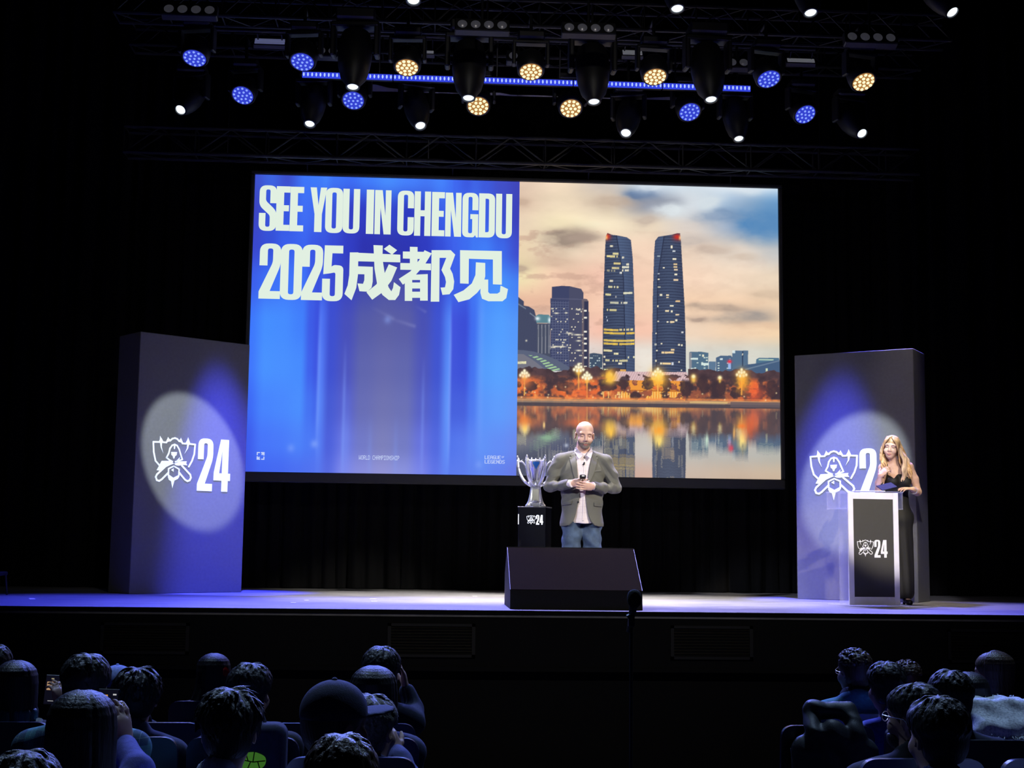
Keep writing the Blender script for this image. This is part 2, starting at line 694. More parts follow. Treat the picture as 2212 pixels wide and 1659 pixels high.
# ================================================================== the setting
def drape(name, x0, x1, y, z0, z1, pitch, amp, label=None, cat='curtain', seed=1, group=None):
    """one hanging cloth with vertical folds that splay and pool at the hem"""
    R = random.Random(seed)
    nx = int((x1 - x0) / pitch * 10)
    nz = 26
    ph = [R.uniform(0, 6.28) for _ in range(6)]
    V = np.zeros((nx + 1, nz + 1, 3))
    X = np.linspace(x0, x1, nx + 1)
    t = np.linspace(0, 1, nz + 1) ** 1.8        # 0 at the hem
    xx, tt = np.meshgrid(X, t, indexing='ij')
    w = 2 * pi * xx / pitch
    ww = w + 1.2 * np.sin(w * 0.23 + ph[0]) + 0.9 * np.sin(w * 0.11 + ph[1])
    fold = np.sin(ww) + 0.35 * np.sin(2.3 * ww + ph[2])
    hem = np.exp(-tt * 14)
    V[..., 0] = xx + amp * 0.35 * np.cos(ww) + hem * amp * 0.25 * np.sin(w * 0.6 + ph[3])
    V[..., 1] = y + amp * (fold * (1 - 0.5 * hem) + hem * 0.6 * np.sin(w * 0.47 + 7 * tt + ph[4]))
    V[..., 2] = z0 + (z1 - z0) * tt + 0.004
    me = bpy.data.meshes.new(name)
    ix = np.arange((nx + 1) * (nz + 1)).reshape(nx + 1, nz + 1)
    Q = np.stack([ix[:-1, :-1], ix[1:, :-1], ix[1:, 1:], ix[:-1, 1:]], -1).reshape(-1, 4)
    me.from_pydata(V.reshape(-1, 3).tolist(), [], Q.tolist())
    o = link(name, me, M['drape'], None, 'all', fix=False)
    sol = o.modifiers.new('cloth', 'SOLIDIFY')
    sol.thickness = 0.006
    return tag(o, label, cat, group)


XL, XR, YB, ZC = -7.6, 9.8, 6.3, 9.6
ROWD = [9.0, 8.1, 7.2, 6.3, 5.4, 4.6]                 # distance of each row's sitters from the camera
FLOORZ = [-0.31, -0.26, -0.21, -0.155, -0.10, -0.05]  # its step


def row_y(i):
    return CAM.y + ROWD[i]


# stepped auditorium floor
prof = [(0.12, -0.6), (0.12, FLOORZ[0])]
for i in range(6):
    yb = row_y(i) - 0.42
    prof.append((yb, FLOORZ[i]))
    prof.append((yb, FLOORZ[i + 1] if i < 5 else 0.0))
prof += [(-14.0, 0.0), (-14.0, -0.6)]
struct(MB().prism(prof, XL, XR).obj('floor', M['carpet']))
struct(MB().box(((XL + XR) / 2, (0.12 + YB) / 2, SZ - 0.03), (XR - XL, YB - 0.12, 0.06)).obj('floor_stage', M['stage']))
fa = MB().box(((XL + XR) / 2, 0.16, SZ - 0.06 - 0.22), (XR - XL, 0.06, 0.44))
fa.box(((XL + XR) / 2, 0.26, (FLOORZ[0] + SZ - 0.06) / 2 - 0.1), (XR - XL, 0.06, SZ - 0.06 - FLOORZ[0] + 0.1))
fa.box(((XL + XR) / 2, 0.125, SZ - 0.02), (XR - XL, 0.03, 0.035))
struct(fa.obj('wall_stage_front', M['fascia']))
trim = MB()
trim.box(((XL + XR) / 2, 0.15, SZ - 0.51), (XR - XL, 0.09, 0.035))
struct(trim.obj('trim_1', M['fascia']))
struct(MB().box(((XL + XR) / 2, YB + 0.05, ZC / 2 - 0.3), (XR - XL, 0.1, ZC + 0.6)).obj('wall_back', M['black_wall']))
struct(MB().box((XL - 0.05, (YB - 14) / 2, ZC / 2 - 0.3), (0.1, YB + 14, ZC + 0.6)).obj('wall_left', M['black_wall']))
struct(MB().box((XR + 0.05, (YB - 14) / 2, ZC / 2 - 0.3), (0.1, YB + 14, ZC + 0.6)).obj('wall_right', M['black_wall']))
struct(MB().box(((XL + XR) / 2, (YB - 14) / 2, ZC + 0.05), (XR - XL, YB + 14, 0.1)).obj('ceiling', M['black_wall']))

drape('stage_curtain', -3.9, 6.2, 5.3, SZ, 8.6, 0.21, 0.045, 'wide black pleated curtain behind and below the projection screen', seed=3)
drape('stage_curtain', -7.4, -3.72, 4.97, SZ, 8.8, 0.30, 0.07, 'black side curtain at the left edge of the stage, beyond the grey tower', seed=5)
drape('stage_curtain', 5.85, 9.6, 4.95, SZ, 8.8, 0.30, 0.07, 'black side curtain at the right edge of the stage, behind the tower by the lectern', seed=8)

# stage front vents
for (x0, y0, x1, y1, lb) in [(219, 1344, 408, 1413, 'louvred vent low on the black stage front, leftmost of four'),
                             (838, 1346, 1026, 1420, 'louvred vent in the stage front, second from the left, left of the dark prompter box'),
                             (1448, 1351, 1626, 1425, 'louvred vent in the stage front right of the microphone stand'),
                             (2045, 1358, 2225, 1432, 'louvred vent in the stage front at the right edge below the woman')]:
    a, b = onY(x0, y0, 0.13), onY(x1, y1, 0.13)
    cx, cz, w, h = (a.x + b.x) / 2, (a.z + b.z) / 2 - 0.0, b.x - a.x, a.z - b.z
    t = thing('wall_vent', lb, 'vent', (cx, 0.13, cz - h / 2), 0, 'vents in the stage front')
    fr = MB()
    for sx in (-1, 1):
        fr.box((sx * (w / 2 - 0.015), -0.008, h / 2), (0.03, 0.03, h))
    for zz in (0.012, h - 0.012):
        fr.box((0, -0.008, zz), (w, 0.03, 0.024))
    fr.obj('frame', mat('vent frame', (0.004, 0.004, 0.005), 0.6) if 'vent frame' not in MATS else MATS['vent frame'], t)
    lo = MB()
    nl = 9
    for i in range(nl):
        z = 0.03 + (h - 0.06) * (i + 0.5) / nl
        lo.box((0, 0, z), (w - 0.05, 0.024, 0.004), Matrix.Translation((0, 0, z)) @ Matrix.Rotation(math.radians(-35), 4, 'X') @ Matrix.Translation((0, 0, -z)))
    lo.obj('louvre', mat('vent louvre', (0.035, 0.03, 0.022), 0.45, 0.4) if 'vent louvre' not in MATS else MATS['vent louvre'], t)

# white tape marks on the boards
tp = [(631, 1302, 636, 1302, 0), (660, 1297, 664, 1297, 0), (803, 1294, 809, 1294, 0), (805, 1299, 811, 1299, 0), (977, 1299, 979, 1299, 0), (1023, 1288, 1027, 1288, 0),
      (2020, 1310, 2030, 1310, 0), (68, 1293, 71, 1295, 1)]
for i, (x0, y0, x1, y1, d) in enumerate(tp):
    a, b = onZ(x0, y0, SZ), onZ(x1, y1, SZ)
    L = (b - a).length + 0.03
    o = MB().box((0, 0, 0.0015), (L, 0.05, 0.002)).obj('tape_mark', M['tape'])
    o.location = (a + b) / 2
    o.location.z = SZ
    o.rotation_euler.z = math.atan2(b.y - a.y, b.x - a.x)
    tag(o, ['white tape mark on the stage floor, leftmost of the four below the screen', 'white tape mark on the boards, second from the left below the screen',
            'white tape mark on the boards, rear one of the close pair below the blue slide', 'white tape mark on the boards, front one of the close pair below the blue slide',
            'tiny white mark on the boards left of the prompter box', 'small white mark on the boards at the rear left corner of the prompter box',
            'white tape mark on the boards right of the lectern', 'white mark on the dark boards at the far left of the stage'][i], 'tape', 'white marks on the stage floor')

# ================================================================== lettering
ST = 0.135


def rounded(P, n=6):
    """polygon with corner radii (x, y[, r])"""
    out = []
    m = len(P)
    for i in range(m):
        p = P[i]
        r = p[2] if len(p) > 2 else 0
        c = Vector((p[0], p[1]))
        if r <= 0:
            out.append((c.x, c.y))
            continue
        a = Vector(P[i - 1][:2]) - c
        b = Vector(P[(i + 1) % m][:2]) - c
        ra = min(r, a.length * 0.499, b.length * 0.499)
        A, B = c + a.normalized() * ra, c + b.normalized() * ra
        for k in range(n + 1):
            t = k / n
            q = A * (1 - t) ** 2 + c * (2 * t * (1 - t)) + B * t * t
            out.append((q.x, q.y))
    return out


def glyph(ch):
    """heavy condensed capitals on a height of 1; returns (width, rings)"""
    s = ST
    w = 0.36
    R, q = 0.15, 0.04
    slot = lambda a, b: rounded([(s, a, q), (w - s, a, q), (w - s, b, q), (s, b, q)])
    if ch == 'S':
        return w, [rounded([(w, .61), (w, 1, R), (0, 1, R), (0, .55, .10), (w - s, .34, .05), (w - s, .09, q), (s, .09, q), (s, .39), (0, .39), (0, 0, R), (w, 0, R), (w, .44, .10), (s, .66, .05), (s, .91, q), (w - s, .91, q), (w - s, .61)])]
    if ch == 'E':
        w = 0.28
        return w, [[(0, 0), (0, 1), (w, 1), (w, .86), (.155, .86), (.155, .575), (w - .02, .575), (w - .02, .44), (.155, .44), (.155, .135), (w, .135), (w, 0)]]
    if ch == 'Y':
        return w, [[(0, 1), (.135, 1), (w / 2, .60), (w - .135, 1), (w, 1), (w / 2 + .08, .40), (w / 2 + .08, 0), (w / 2 - .08, 0), (w / 2 - .08, .40)]]
    if ch in 'O0':
        return w, [rounded([(0, 0, R), (0, 1, R), (w, 1, R), (w, 0, R)]), slot(.10, .90)]
    if ch == 'U':
        return w, [rounded([(0, 1), (s, 1), (s, .09, q), (w - s, .09, q), (w - s, 1), (w, 1), (w, 0, R), (0, 0, R)])]
    if ch == 'I':
        return 0.155, [[(0, 0), (0, 1), (.155, 1), (.155, 0)]]
    if ch == 'N':
        return w, [[(0, 0), (0, 1), (s + .03, 1), (w - s + .01, .42), (w - s + .01, 1), (w, 1), (w, 0), (w - s - .02, 0), (s - .01, .60), (s - .01, 0)]]
    if ch == 'C':
        return w, [rounded([(w, .61), (w, 1, R), (0, 1, R), (0, 0, R), (w, 0, R), (w, .41), (w - s, .41), (w - s, .09, q), (s, .09, q), (s, .91, q), (w - s, .91, q), (w - s, .61)])]
    if ch == 'H':
        return w, [[(0, 0), (0, 1), (s, 1), (s, .575), (w - s, .575), (w - s, 1), (w, 1), (w, 0), (w - s, 0), (w - s, .44), (s, .44), (s, 0)]]
    if ch == 'G':
        return w, [rounded([(w, .61), (w, 1, R), (0, 1, R), (0, 0, R), (w - .10, 0, .05), (w - .065, .05), (w - .045, 0), (w, 0), (w, .52), (w / 2, .52), (w / 2, .41), (w - s, .41), (w - s, .09, q), (s, .09, q), (s, .91, q), (w - s, .91, q), (w - s, .61)])]
    if ch == 'D':
        return w, [rounded([(0, 0), (0, 1), (w, 1, R), (w, 0, R)]), rounded([(s + .01, .12), (w - s, .12, q), (w - s, .88, q), (s + .01, .88)])]
    if ch == '2':
        return w, [rounded([(0, .60), (0, 1, R), (w, 1, R), (w, .62, .10), (s + .05, .14), (w, .14), (w, 0), (0, 0), (0, .13), (w - s, .66, .06), (w - s, .91, q), (s, .91, q), (s, .60)])]
    if ch == '5':
        return w, [rounded([(.015, .48), (.03, 1), (w - .01, 1), (w - .01, .86), (s + .03, .86), (s + .02, .62), (w * .55, .65, .05), (w, .64, .14), (w, 0, R), (0, 0, R), (0, .40), (s, .40), (s, .09, q), (w - s, .09, q), (w - s, .52, q), (s + .01, .50, q)])]
    if ch == '4':
        w = 0.40
        return w, [[(.15, 1), (.345, 1), (.345, .35), (w, .35), (w, .21), (.345, .21), (.345, 0), (.195, 0), (.195, .21), (0, .21), (0, .36)], [(.13, .35), (.195, .35), (.195, .80)]]


def stroke_poly(pts, wd, closed=False):
    """outline of a thick polyline as separate quads"""
    out = []
    P = [Vector(p) for p in pts]
    n = len(P)
    for i in range(n if closed else n - 1):
        a, b = P[i], P[(i + 1) % n]
        d = b - a
        if d.length < 1e-9:
            continue
        d.normalize()
        e = d * (wd * 0.32)
        nrm = Vector((-d.y, d.x)) * (wd / 2)
        out.append([tuple(a - e + nrm), tuple(b + e + nrm), tuple(b + e - nrm), tuple(a - e - nrm)])
    return out


# emblem traced on a 393 x 420 field (y down): crowned shield, hooded figure, crossed blades and a cut gem
EMB_W, EMB_H = 393.0, 420.0


def emblem_polys():
    P = []
    sh = lambda L: [(x - 187, y - 265) for x, y in L]
    sw = 14
    left = [(265, 512), (222, 470), (203, 400), (196, 320), (250, 318), (263, 292), (280, 318), (312, 318), (326, 288), (345, 302), (362, 285), (386, 278)]
    right = [(386, 278), (408, 285), (425, 302), (440, 288), (456, 318), (488, 318), (506, 286), (520, 318), (571, 320), (566, 400), (548, 455), (520, 505)]
    P += stroke_poly(sh(left), sw) + stroke_poly(sh(right), sw)
    P += [sh(L) for L in ([(254, 268), (250, 318), (284, 318)], [(505, 265), (486, 318), (524, 318)], [(324, 272), (310, 318), (346, 306)], [(440, 272), (424, 306), (460, 318)])]
    P += [sh([(252, 310), (274, 310), (272, 355), (287, 408), (262, 360)]), sh([(496, 310), (518, 310), (508, 355), (478, 400), (498, 352)])]
    P += stroke_poly(sh([(318, 440), (336, 405), (345, 365), (364, 338), (386, 330), (408, 338), (428, 368), (445, 412), (460, 448), (425, 462), (398, 470)]), 13)
    P += stroke_poly(sh([(318, 440), (345, 458), (372, 470)]), 13)
    P += [sh([(378, 332), (394, 332), (390, 368), (380, 368)])]
    P += [sh([(356, 392), (410, 390), (406, 416), (394, 424), (388, 444), (378, 444), (372, 424), (360, 416)])]
    P += [sh([(400, 468), (438, 430), (432, 456)])]
    P += [sh([(235, 545), (262, 495), (276, 468), (352, 464), (386, 486), (350, 500), (310, 520), (268, 548)])]
    P += [sh([(386, 486), (440, 464), (500, 460), (496, 478), (508, 494), (470, 492), (430, 500), (404, 498)])]
    P += stroke_poly(sh([(386, 506), (434, 528), (434, 580), (386, 606), (340, 580), (340, 528)]), 12, True)
    P += [sh([(386, 522), (386, 552), (362, 538)])]
    P += stroke_poly(sh([(318, 506), (240, 578), (230, 600), (240, 624), (262, 630), (284, 616), (340, 560)]), 15)
    P += stroke_poly(sh([(458, 498), (536, 568), (544, 592), (534, 614), (514, 622), (492, 612), (440, 560)]), 15)
    P += [sh([(334, 590), (352, 588), (386, 612), (420, 588), (440, 586), (426, 608), (396, 622), (380, 685), (366, 628), (346, 618)])]
    return P


def add_emblem(mb, place, x0, y0, w, h, depth=0, back=None):
    """emblem into the rectangle whose lower left corner is x0, y0 on the plane of place()"""
    for i, pl in enumerate(emblem_polys()):
        lift = 0.00012 * (i % 5)
        mb.poly([[(x0 + px / EMB_W * w, y0 + h - py / EMB_H * h) for px, py in pl]], lambda a, b, lift=lift: place(a, b) - (back * lift if back is not None else Vector((0, 0, 0))), depth, back)


def add_text(mb, text, place, x0, y0, h, xs=1.0, gap=0.03, depth=0, back=None):
    x = x0
    for ch in text:
        if ch == ' ':
            x += 0.12 * h * xs
            continue
        w, rings = glyph(ch)
        mb.poly([[(x + a * h * xs, y0 + b * h) for a, b in r] for r in rings], place, depth, back)
        x += (w + gap) * h * xs
    return x


# ================================================================== the projection screen
SS = 2
SY = 4.6
SX0, SX1, SZ0, SZ1 = -2.240, 4.312, 2.511, 6.187


def np_pix(X, Y, Z):
    d = np.stack([X - CAM.x, Y - CAM.y, Z - CAM.z], -1)
    z = d @ np.array(_f)
    return PW / 2 + FPX * (d @ np.array(_r)) / z, PH / 2 - FPX * (d @ np.array(_u)) / z


def s2l(c):
    c = np.clip(np.asarray(c, float) / 255, 0, 1)
    return np.where(c <= 0.04045, c / 12.92, ((c + 0.055) / 1.055) ** 2.4)


def hash2(i, j, s):
    h = np.sin(i * 127.1 + j * 311.7 + s * 74.7) * 43758.5453
    return h - np.floor(h)


def vnoise(x, y, s=0):
    i, j = np.floor(x), np.floor(y)
    u, v = x - i, y - j
    u, v = u * u * (3 - 2 * u), v * v * (3 - 2 * v)
    return (hash2(i, j, s) * (1 - u) + hash2(i + 1, j, s) * u) * (1 - v) + (hash2(i, j + 1, s) * (1 - u) + hash2(i + 1, j + 1, s) * u) * v


def fbm(x, y, s=0, o=4):
    t, a, n = 0, 0.5, 0
    for k in range(o):
        t = t + a * vnoise(x * 2 ** k, y * 2 ** k, s + k)
        n += a
        a *= 0.5
    return t / n


def grid_color(xs, ys, G, x, y):
    """smooth interpolation of a table of colours"""
    G = np.array(G, float)
    fx = np.interp(x, xs, np.arange(len(xs)))
    fy = np.interp(y, ys, np.arange(len(ys)))
    i, j = np.clip(np.floor(fx).astype(int), 0, len(xs) - 2), np.clip(np.floor(fy).astype(int), 0, len(ys) - 2)
    u, v = (fx - i)[..., None], (fy - j)[..., None]
    u, v = u * u * (3 - 2 * u), v * v * (3 - 2 * v)
    return (G[j, i] * (1 - u) + G[j, i + 1] * u) * (1 - v) + (G[j + 1, i] * (1 - u) + G[j + 1, i + 1] * u) * v


def mixc(c, col, a):
    a = np.clip(a, 0, 1)[..., None]
    return c * (1 - a) + np.array(col, float) * a


def blob(x, y, cx, cy, rx, ry, p=1.0):
    return np.exp(-(((x - cx) / rx) ** 2 + ((y - cy) / ry) ** 2) * p)


def slide_paint(x, y):
    """the blue half of the presentation, in picture units of the slide: u,v in 0..1"""
    u = (x - SX0) / (1.039 - SX0)
    v = (SZ1 - y) / (SZ1 - SZ0)
    us = [0, .06, .12, .19, .225, .25, .262, .30, .36, .42, .50, .58, .645, .70, .742, .752, .80, .83, .87, .93, 1]
    vs = [0, .12, .24, .36, .50, .65, .78, .90, 1]
    G = [
        [(62, 82, 205), (62, 100, 225), (60, 80, 205), (62, 118, 250), (62, 122, 250), (65, 125, 250), (68, 130, 252), (62, 115, 245), (62, 110, 245), (66, 125, 252), (72, 140, 255), (70, 128, 252), (68, 120, 245), (70, 130, 252), (66, 115, 245), (64, 105, 240), (60, 90, 225), (64, 100, 230), (62, 90, 220), (66, 80, 200), (64, 70, 185)],
        [(60, 70, 195), (58, 85, 218), (56, 88, 225), (64, 110, 245), (62, 105, 240), (60, 100, 235), (60, 95, 230), (58, 82, 215), (52, 64, 195), (48, 62, 195), (52, 72, 205), (46, 60, 190), (50, 66, 195), (60, 95, 230), (62, 105, 240), (62, 105, 240), (62, 110, 240), (64, 112, 242), (60, 95, 228), (58, 78, 205), (60, 66, 185)],
        [(58, 72, 205), (54, 80, 215), (58, 95, 235), (60, 100, 240), (58, 88, 228), (58, 85, 224), (58, 85, 224), (55, 75, 212), (50, 62, 195), (46, 52, 175), (48, 54, 172), (46, 54, 178), (48, 60, 192), (54, 78, 215), (60, 92, 230), (62, 98, 235), (62, 108, 240), (64, 120, 245), (66, 125, 248), (62, 105, 235), (64, 78, 205)],
        [(60, 95, 235), (62, 110, 245), (64, 118, 250), (64, 115, 248), (60, 92, 230), (58, 82, 220), (62, 92, 228), (58, 75, 210), (58, 68, 190), (66, 74, 172), (78, 84, 165), (74, 80, 170), (64, 74, 182), (58, 76, 205), (62, 95, 228), (64, 100, 232), (62, 95, 230), (66, 118, 245), (72, 138, 252), (72, 145, 252), (70, 130, 245)],
        [(62, 120, 252), (70, 142, 255), (70, 140, 255), (66, 128, 252), (62, 92, 230), (60, 82, 222), (78, 115, 242), (62, 80, 208), (72, 80, 186), (86, 92, 168), (92, 96, 164), (90, 94, 166), (74, 82, 180), (64, 84, 208), (82, 130, 245), (66, 84, 220), (60, 78, 214), (66, 110, 240), (80, 150, 252), (84, 158, 255), (86, 152, 250)],
        [(64, 118, 252), (74, 146, 255), (74, 144, 255), (72, 140, 254), (64, 98, 235), (62, 86, 225), (86, 126, 246), (64, 82, 208), (78, 86, 190), (96, 102, 174), (102, 106, 172), (98, 104, 174), (80, 88, 186), (66, 86, 208), (90, 140, 248), (66, 86, 218), (62, 82, 216), (70, 115, 240), (86, 156, 252), (90, 162, 255), (92, 158, 252)],
        [(62, 105, 245), (72, 132, 254), (74, 136, 254), (76, 142, 254), (70, 115, 242), (68, 105, 236), (90, 134, 248), (72, 92, 212), (88, 98, 206), (104, 110, 182), (112, 116, 178), (108, 114, 182), (88, 98, 198), (74, 96, 214), (98, 148, 250), (72, 98, 222), (72, 98, 222), (80, 122, 240), (92, 150, 250), (96, 156, 252), (102, 152, 248)],
        [(62, 92, 235), (72, 118, 250), (74, 122, 250), (78, 130, 250), (76, 122, 246), (78, 120, 244), (88, 128, 246), (78, 98, 220), (104, 118, 226), (114, 122, 200), (124, 128, 188), (116, 124, 196), (104, 116, 222), (84, 106, 224), (98, 142, 248), (84, 118, 236), (88, 122, 238), (94, 134, 244), (98, 146, 248), (100, 142, 246), (106, 138, 240)],
        [(64, 88, 228), (68, 104, 242), (70, 106, 242), (76, 112, 242), (80, 114, 240), (84, 116, 240), (88, 120, 240), (88, 108, 226), (124, 136, 236), (136, 142, 222), (146, 148, 214), (138, 146, 222), (122, 134, 234), (96, 118, 232), (98, 134, 244), (92, 124, 238), (94, 126, 238), (96, 132, 240), (100, 138, 242), (100, 130, 238), (104, 124, 230)],
    ]
    c = grid_color(us, vs, G, u, v)
    for (cx, w, a, v0, v1) in [(.258, .006, .35, .42, .9), (.355, .006, .35, .55, 1), (.366, .014, .25, .7, 1), (.747, .005, .55, .4, .95), (.648, .006, .3, .6, 1), (.455, .008, .25, .8, 1), (.55, .008, .25, .8, 1), (.86, .012, .2, .3, .9)]:
        m = np.exp(-((u - cx) / w) ** 2) * np.clip((v - v0) * 6, 0, 1) * np.clip((v1 - v) * 8 + .4, 0, 1)
        c = mixc(c, (130, 165, 255), m * a)
    # faint pale streaks of light in the artwork
    for (u0, v0, u1, v1, w, a) in [(.50, .475, .61, .505, .006, .35), (.44, .44, .53, .48, .006, .22), (.61, .435, .65, .455, .005, .25)]:
        t = np.clip(((u - u0) * (u1 - u0) + (v - v0) * (v1 - v0)) / ((u1 - u0) ** 2 + (v1 - v0) ** 2), 0, 1)
        d = np.hypot(u - u0 - t * (u1 - u0), v - v0 - t * (v1 - v0))
        c = mixc(c, (150, 155, 205), a * np.exp(-(d / w) ** 2) * t)
    for (cu, cv, a) in [(.51, .485, .4), (.25, .905, .5), (.165, .92, .35), (.86, .965, .3)]:
        c = mixc(c, (150, 180, 255), a * blob(u, v, cu, cv, .013, .013))
    return c


def city_paint(px, py):
    """evening skyline above its lake, in photo units"""
    yy = py - 0.012 * (px - 1400)
    wl = 869.0
    c = np.zeros(px.shape + (3,))
    A = yy < 880
    c[A] = city_up(px[A], np.minimum(yy[A], wl))
    # the lake: the skyline mirrored, blurred along the vertical and broken by ripples
    B = ~A
    x, y = px[B], yy[B]
    rf = 0
    dep = np.clip((y - wl) / 150, 0, 1)
    taps = (-8, -4.5, -1.5, 1.5, 4.5, 8)
    for k, t in enumerate(taps):
        off = t * (.6 + .9 * dep) + 4 * (vnoise(x * .45, y * .10, 5) - .5)
        rf = rf + s2l(city_up(x + 1.6 * (vnoise(x * .1, y * .5, 9 + k) - .5), np.minimum(2 * wl + 3 - y * 1.02 + .02 * wl + off, wl - 5)))
    rf = rf / len(taps)
    rf = 255 * np.where(rf <= .0031308, rf * 12.92, 1.055 * rf ** (1 / 2.4) - .055)
    rf = rf * 0.86 + 14
    rf = mixc(rf, (128, 126, 134), 0.18 + 0 * y)
    nz = fbm(x * .25, y * .05, 77, 3)
    for (cx, cy, rx, ry, col, a) in [(1134, 926, 7, 13, (255, 226, 130), 1.), (1134, 912, 14, 14, (240, 128, 62), .7), (1318, 934, 10, 13, (255, 200, 84), .95), (1423, 932, 14, 14, (255, 160, 50), .85), (1423, 952, 11, 14, (255, 222, 120), .95), (1604, 948, 9, 20, (255, 232, 140), 1.), (1603, 918, 10, 5, (250, 140, 60), .8), (1619, 922, 16, 26, (226, 96, 64), .7), (1374, 913, 20, 9, (250, 170, 80), .7),
                                     (1175, 921, 2.5, 7, (255, 214, 140), .9), (1586, 932, 2.5, 14, (250, 190, 110), .8), (1527, 950, 3, 14, (220, 250, 220), .8), (1579, 966, 5, 7, (226, 70, 90), .8), (1181, 948, 20, 6, (150, 196, 156), .6), (1250, 915, 36, 9, (226, 110, 72), .5), (1223, 964, 5, 4, (210, 220, 240), .6), (1330, 880, 30, 5, (250, 190, 100), .5), (1400, 884, 22, 8, (255, 214, 130), .6), (1470, 884, 30, 5, (244, 160, 80), .5)]:
        rf = mixc(rf, col, np.clip(blob(x, y, cx, cy, rx, ry) * (.5 + 1.1 * nz), 0, 1) * a)
    c[B] = rf
    # quay
    c = mixc(c, (214, 160, 112), ((yy > 864) & (yy < 868.5)) * .8)
    c = mixc(c, (150, 128, 112), ((yy > 868.5) & (yy < 872)) * .9)
    c = mixc(c, (82, 74, 82), ((yy >= 872) & (yy < 880)) * .95)
    c = mixc(c, (228, 196, 130), ((yy > 866) & (yy < 870) & (px > 1490) & (px < 1572)) * .7)
    c = mixc(c, (105, 92, 98), ((yy > 866) & (yy < 877) & (px > 1578)) * .8)
    return c


def city_up(px, yy):
    xs = [1115, 1210, 1310, 1400, 1490, 1590, 1690]
    ys = [395, 440, 485, 540, 600, 655, 715, 760, 805]
    G = [
        [(218, 192, 172), (234, 212, 186), (196, 186, 178), (196, 212, 226), (200, 212, 222), (214, 224, 232), (196, 216, 234)],
        [(214, 188, 166), (234, 214, 186), (212, 194, 172), (146, 152, 168), (214, 220, 226), (150, 174, 200), (104, 150, 194)],
        [(228, 206, 180), (238, 222, 186), (238, 222, 192), (226, 208, 184), (212, 202, 194), (150, 166, 188), (98, 144, 188)],
        [(226, 204, 170), (232, 212, 186), (236, 208, 184), (238, 208, 184), (228, 206, 186), (216, 202, 188), (192, 192, 192)],
        [(230, 216, 172), (232, 194, 168), (232, 188, 168), (238, 202, 178), (238, 208, 184), (236, 212, 188), (228, 208, 184)],
        [(228, 184, 158), (228, 184, 158), (236, 196, 172), (238, 202, 176), (238, 204, 174), (236, 204, 174), (228, 200, 170)],
        [(218, 192, 172), (224, 196, 182), (238, 188, 168), (238, 192, 170), (234, 208, 184), (230, 200, 170), (238, 208, 172)],
        [(204, 206, 206), (208, 206, 206), (220, 206, 198), (224, 216, 206), (210, 208, 198), (206, 204, 194), (204, 204, 192)],
        [(208, 210, 210), (212, 210, 208), (224, 216, 204), (226, 218, 206), (208, 212, 206), (202, 206, 202), (200, 204, 200)],
    ]
    c = grid_color(xs, ys, G, px, yy)
    n1 = fbm(px * .016 + 3, yy * .035, 1, 5)
    n2 = fbm(px * .03, yy * .06, 7, 4)
    c = np.minimum(c * (1.035 + (n1 - .5) * .10)[..., None], 250)
    c = mixc(c, (196, 158, 140), np.clip((n2 - .56) * 3, 0, .5) * np.clip((1420 - px) / 150, .15, 1) * (yy > 500))
    for (cx, cy, rx, ry, col, a) in [(1225, 515, 42, 17, (160, 142, 128), .95), (1262, 514, 36, 10, (172, 152, 138), .8), (1200, 545, 26, 9, (200, 172, 150), .4), (1550, 664, 64, 9, (172, 152, 138), .75), (1625, 680, 46, 13, (164, 154, 148), .8), (1585, 692, 46, 8, (176, 162, 150), .6),
                                     (1510, 687, 20, 5, (176, 154, 140), .8), (1385, 418, 36, 13, (96, 122, 160), .8), (1440, 434, 34, 12, (136, 142, 158), .75), (1330, 436, 46, 10, (190, 168, 150), .6), (1560, 466, 60, 14, (126, 150, 182), .7), (1650, 478, 52, 34, (88, 138, 188), .8),
                                     (1395, 476, 24, 10, (186, 168, 156), .6), (1490, 520, 40, 12, (182, 172, 168), .5), (1540, 538, 34, 9, (196, 176, 162), .6), (1452, 452, 30, 18, (222, 230, 234), .85), (1408, 402, 34, 12, (214, 224, 234), .8), (1530, 436, 30, 14, (214, 224, 230), .8), (1620, 405, 40, 10, (220, 230, 238), .7),
                                     (1122, 583, 16, 10, (180, 156, 140), .8), (1195, 566, 40, 12, (204, 172, 150), .6), (1126, 440, 16, 8, (190, 162, 142), .6), (1600, 556, 36, 7, (206, 186, 168), .5), (1660, 630, 40, 8, (206, 182, 158), .5), (1640, 700, 60, 8, (226, 190, 160), .4)]:
        d = blob(px + 26 * (n2 - .5), yy + 18 * (n1 - .5), cx, cy, rx, ry)
        c = mixc(c, col, a * np.clip(d * 1.5, 0, 1) * (.55 + .9 * np.clip(n2, .2, .8)))

    def inpoly(P):
        m = np.zeros(px.shape, bool)
        n = len(P)
        for i in range(n):
            (x0, y0), (x1, y1) = P[i], P[(i + 1) % n]
            if y0 == y1:
                continue
            cnd = ((y0 > yy) != (y1 > yy)) & (px < (x1 - x0) * (yy - y0) / (y1 - y0) + x0)
            m ^= cnd
        return m

    def z4(L):
        return [(1100 + x / 5.53, 600 + y / 5.53) for x, y in L]

    def z5(L):
        return [(1390 + x / 5.53, 600 + y / 5.53) for x, y in L]

    def paintp(c, P, col, a=1.0):
        return mixc(c, col, inpoly(P) * a)

    def cells(x0, y0, dx, dy, fx, fy, prob, seed):
        i, j = np.floor((px - x0) / dx), np.floor((yy - y0) / dy)
        return (hash2(i, j, seed) < prob) & ((px - x0) / dx - i < fx) & ((yy - y0) / dy - j < fy)

    WH = (255, 246, 214)
    # left group
    B = z4([(60, 225), (100, 240), (175, 300), (175, 350), (235, 360), (300, 400), (332, 520), (332, 960), (60, 960)])
    m = inpoly(B)
    c = mixc(c, (66, 72, 98), m)
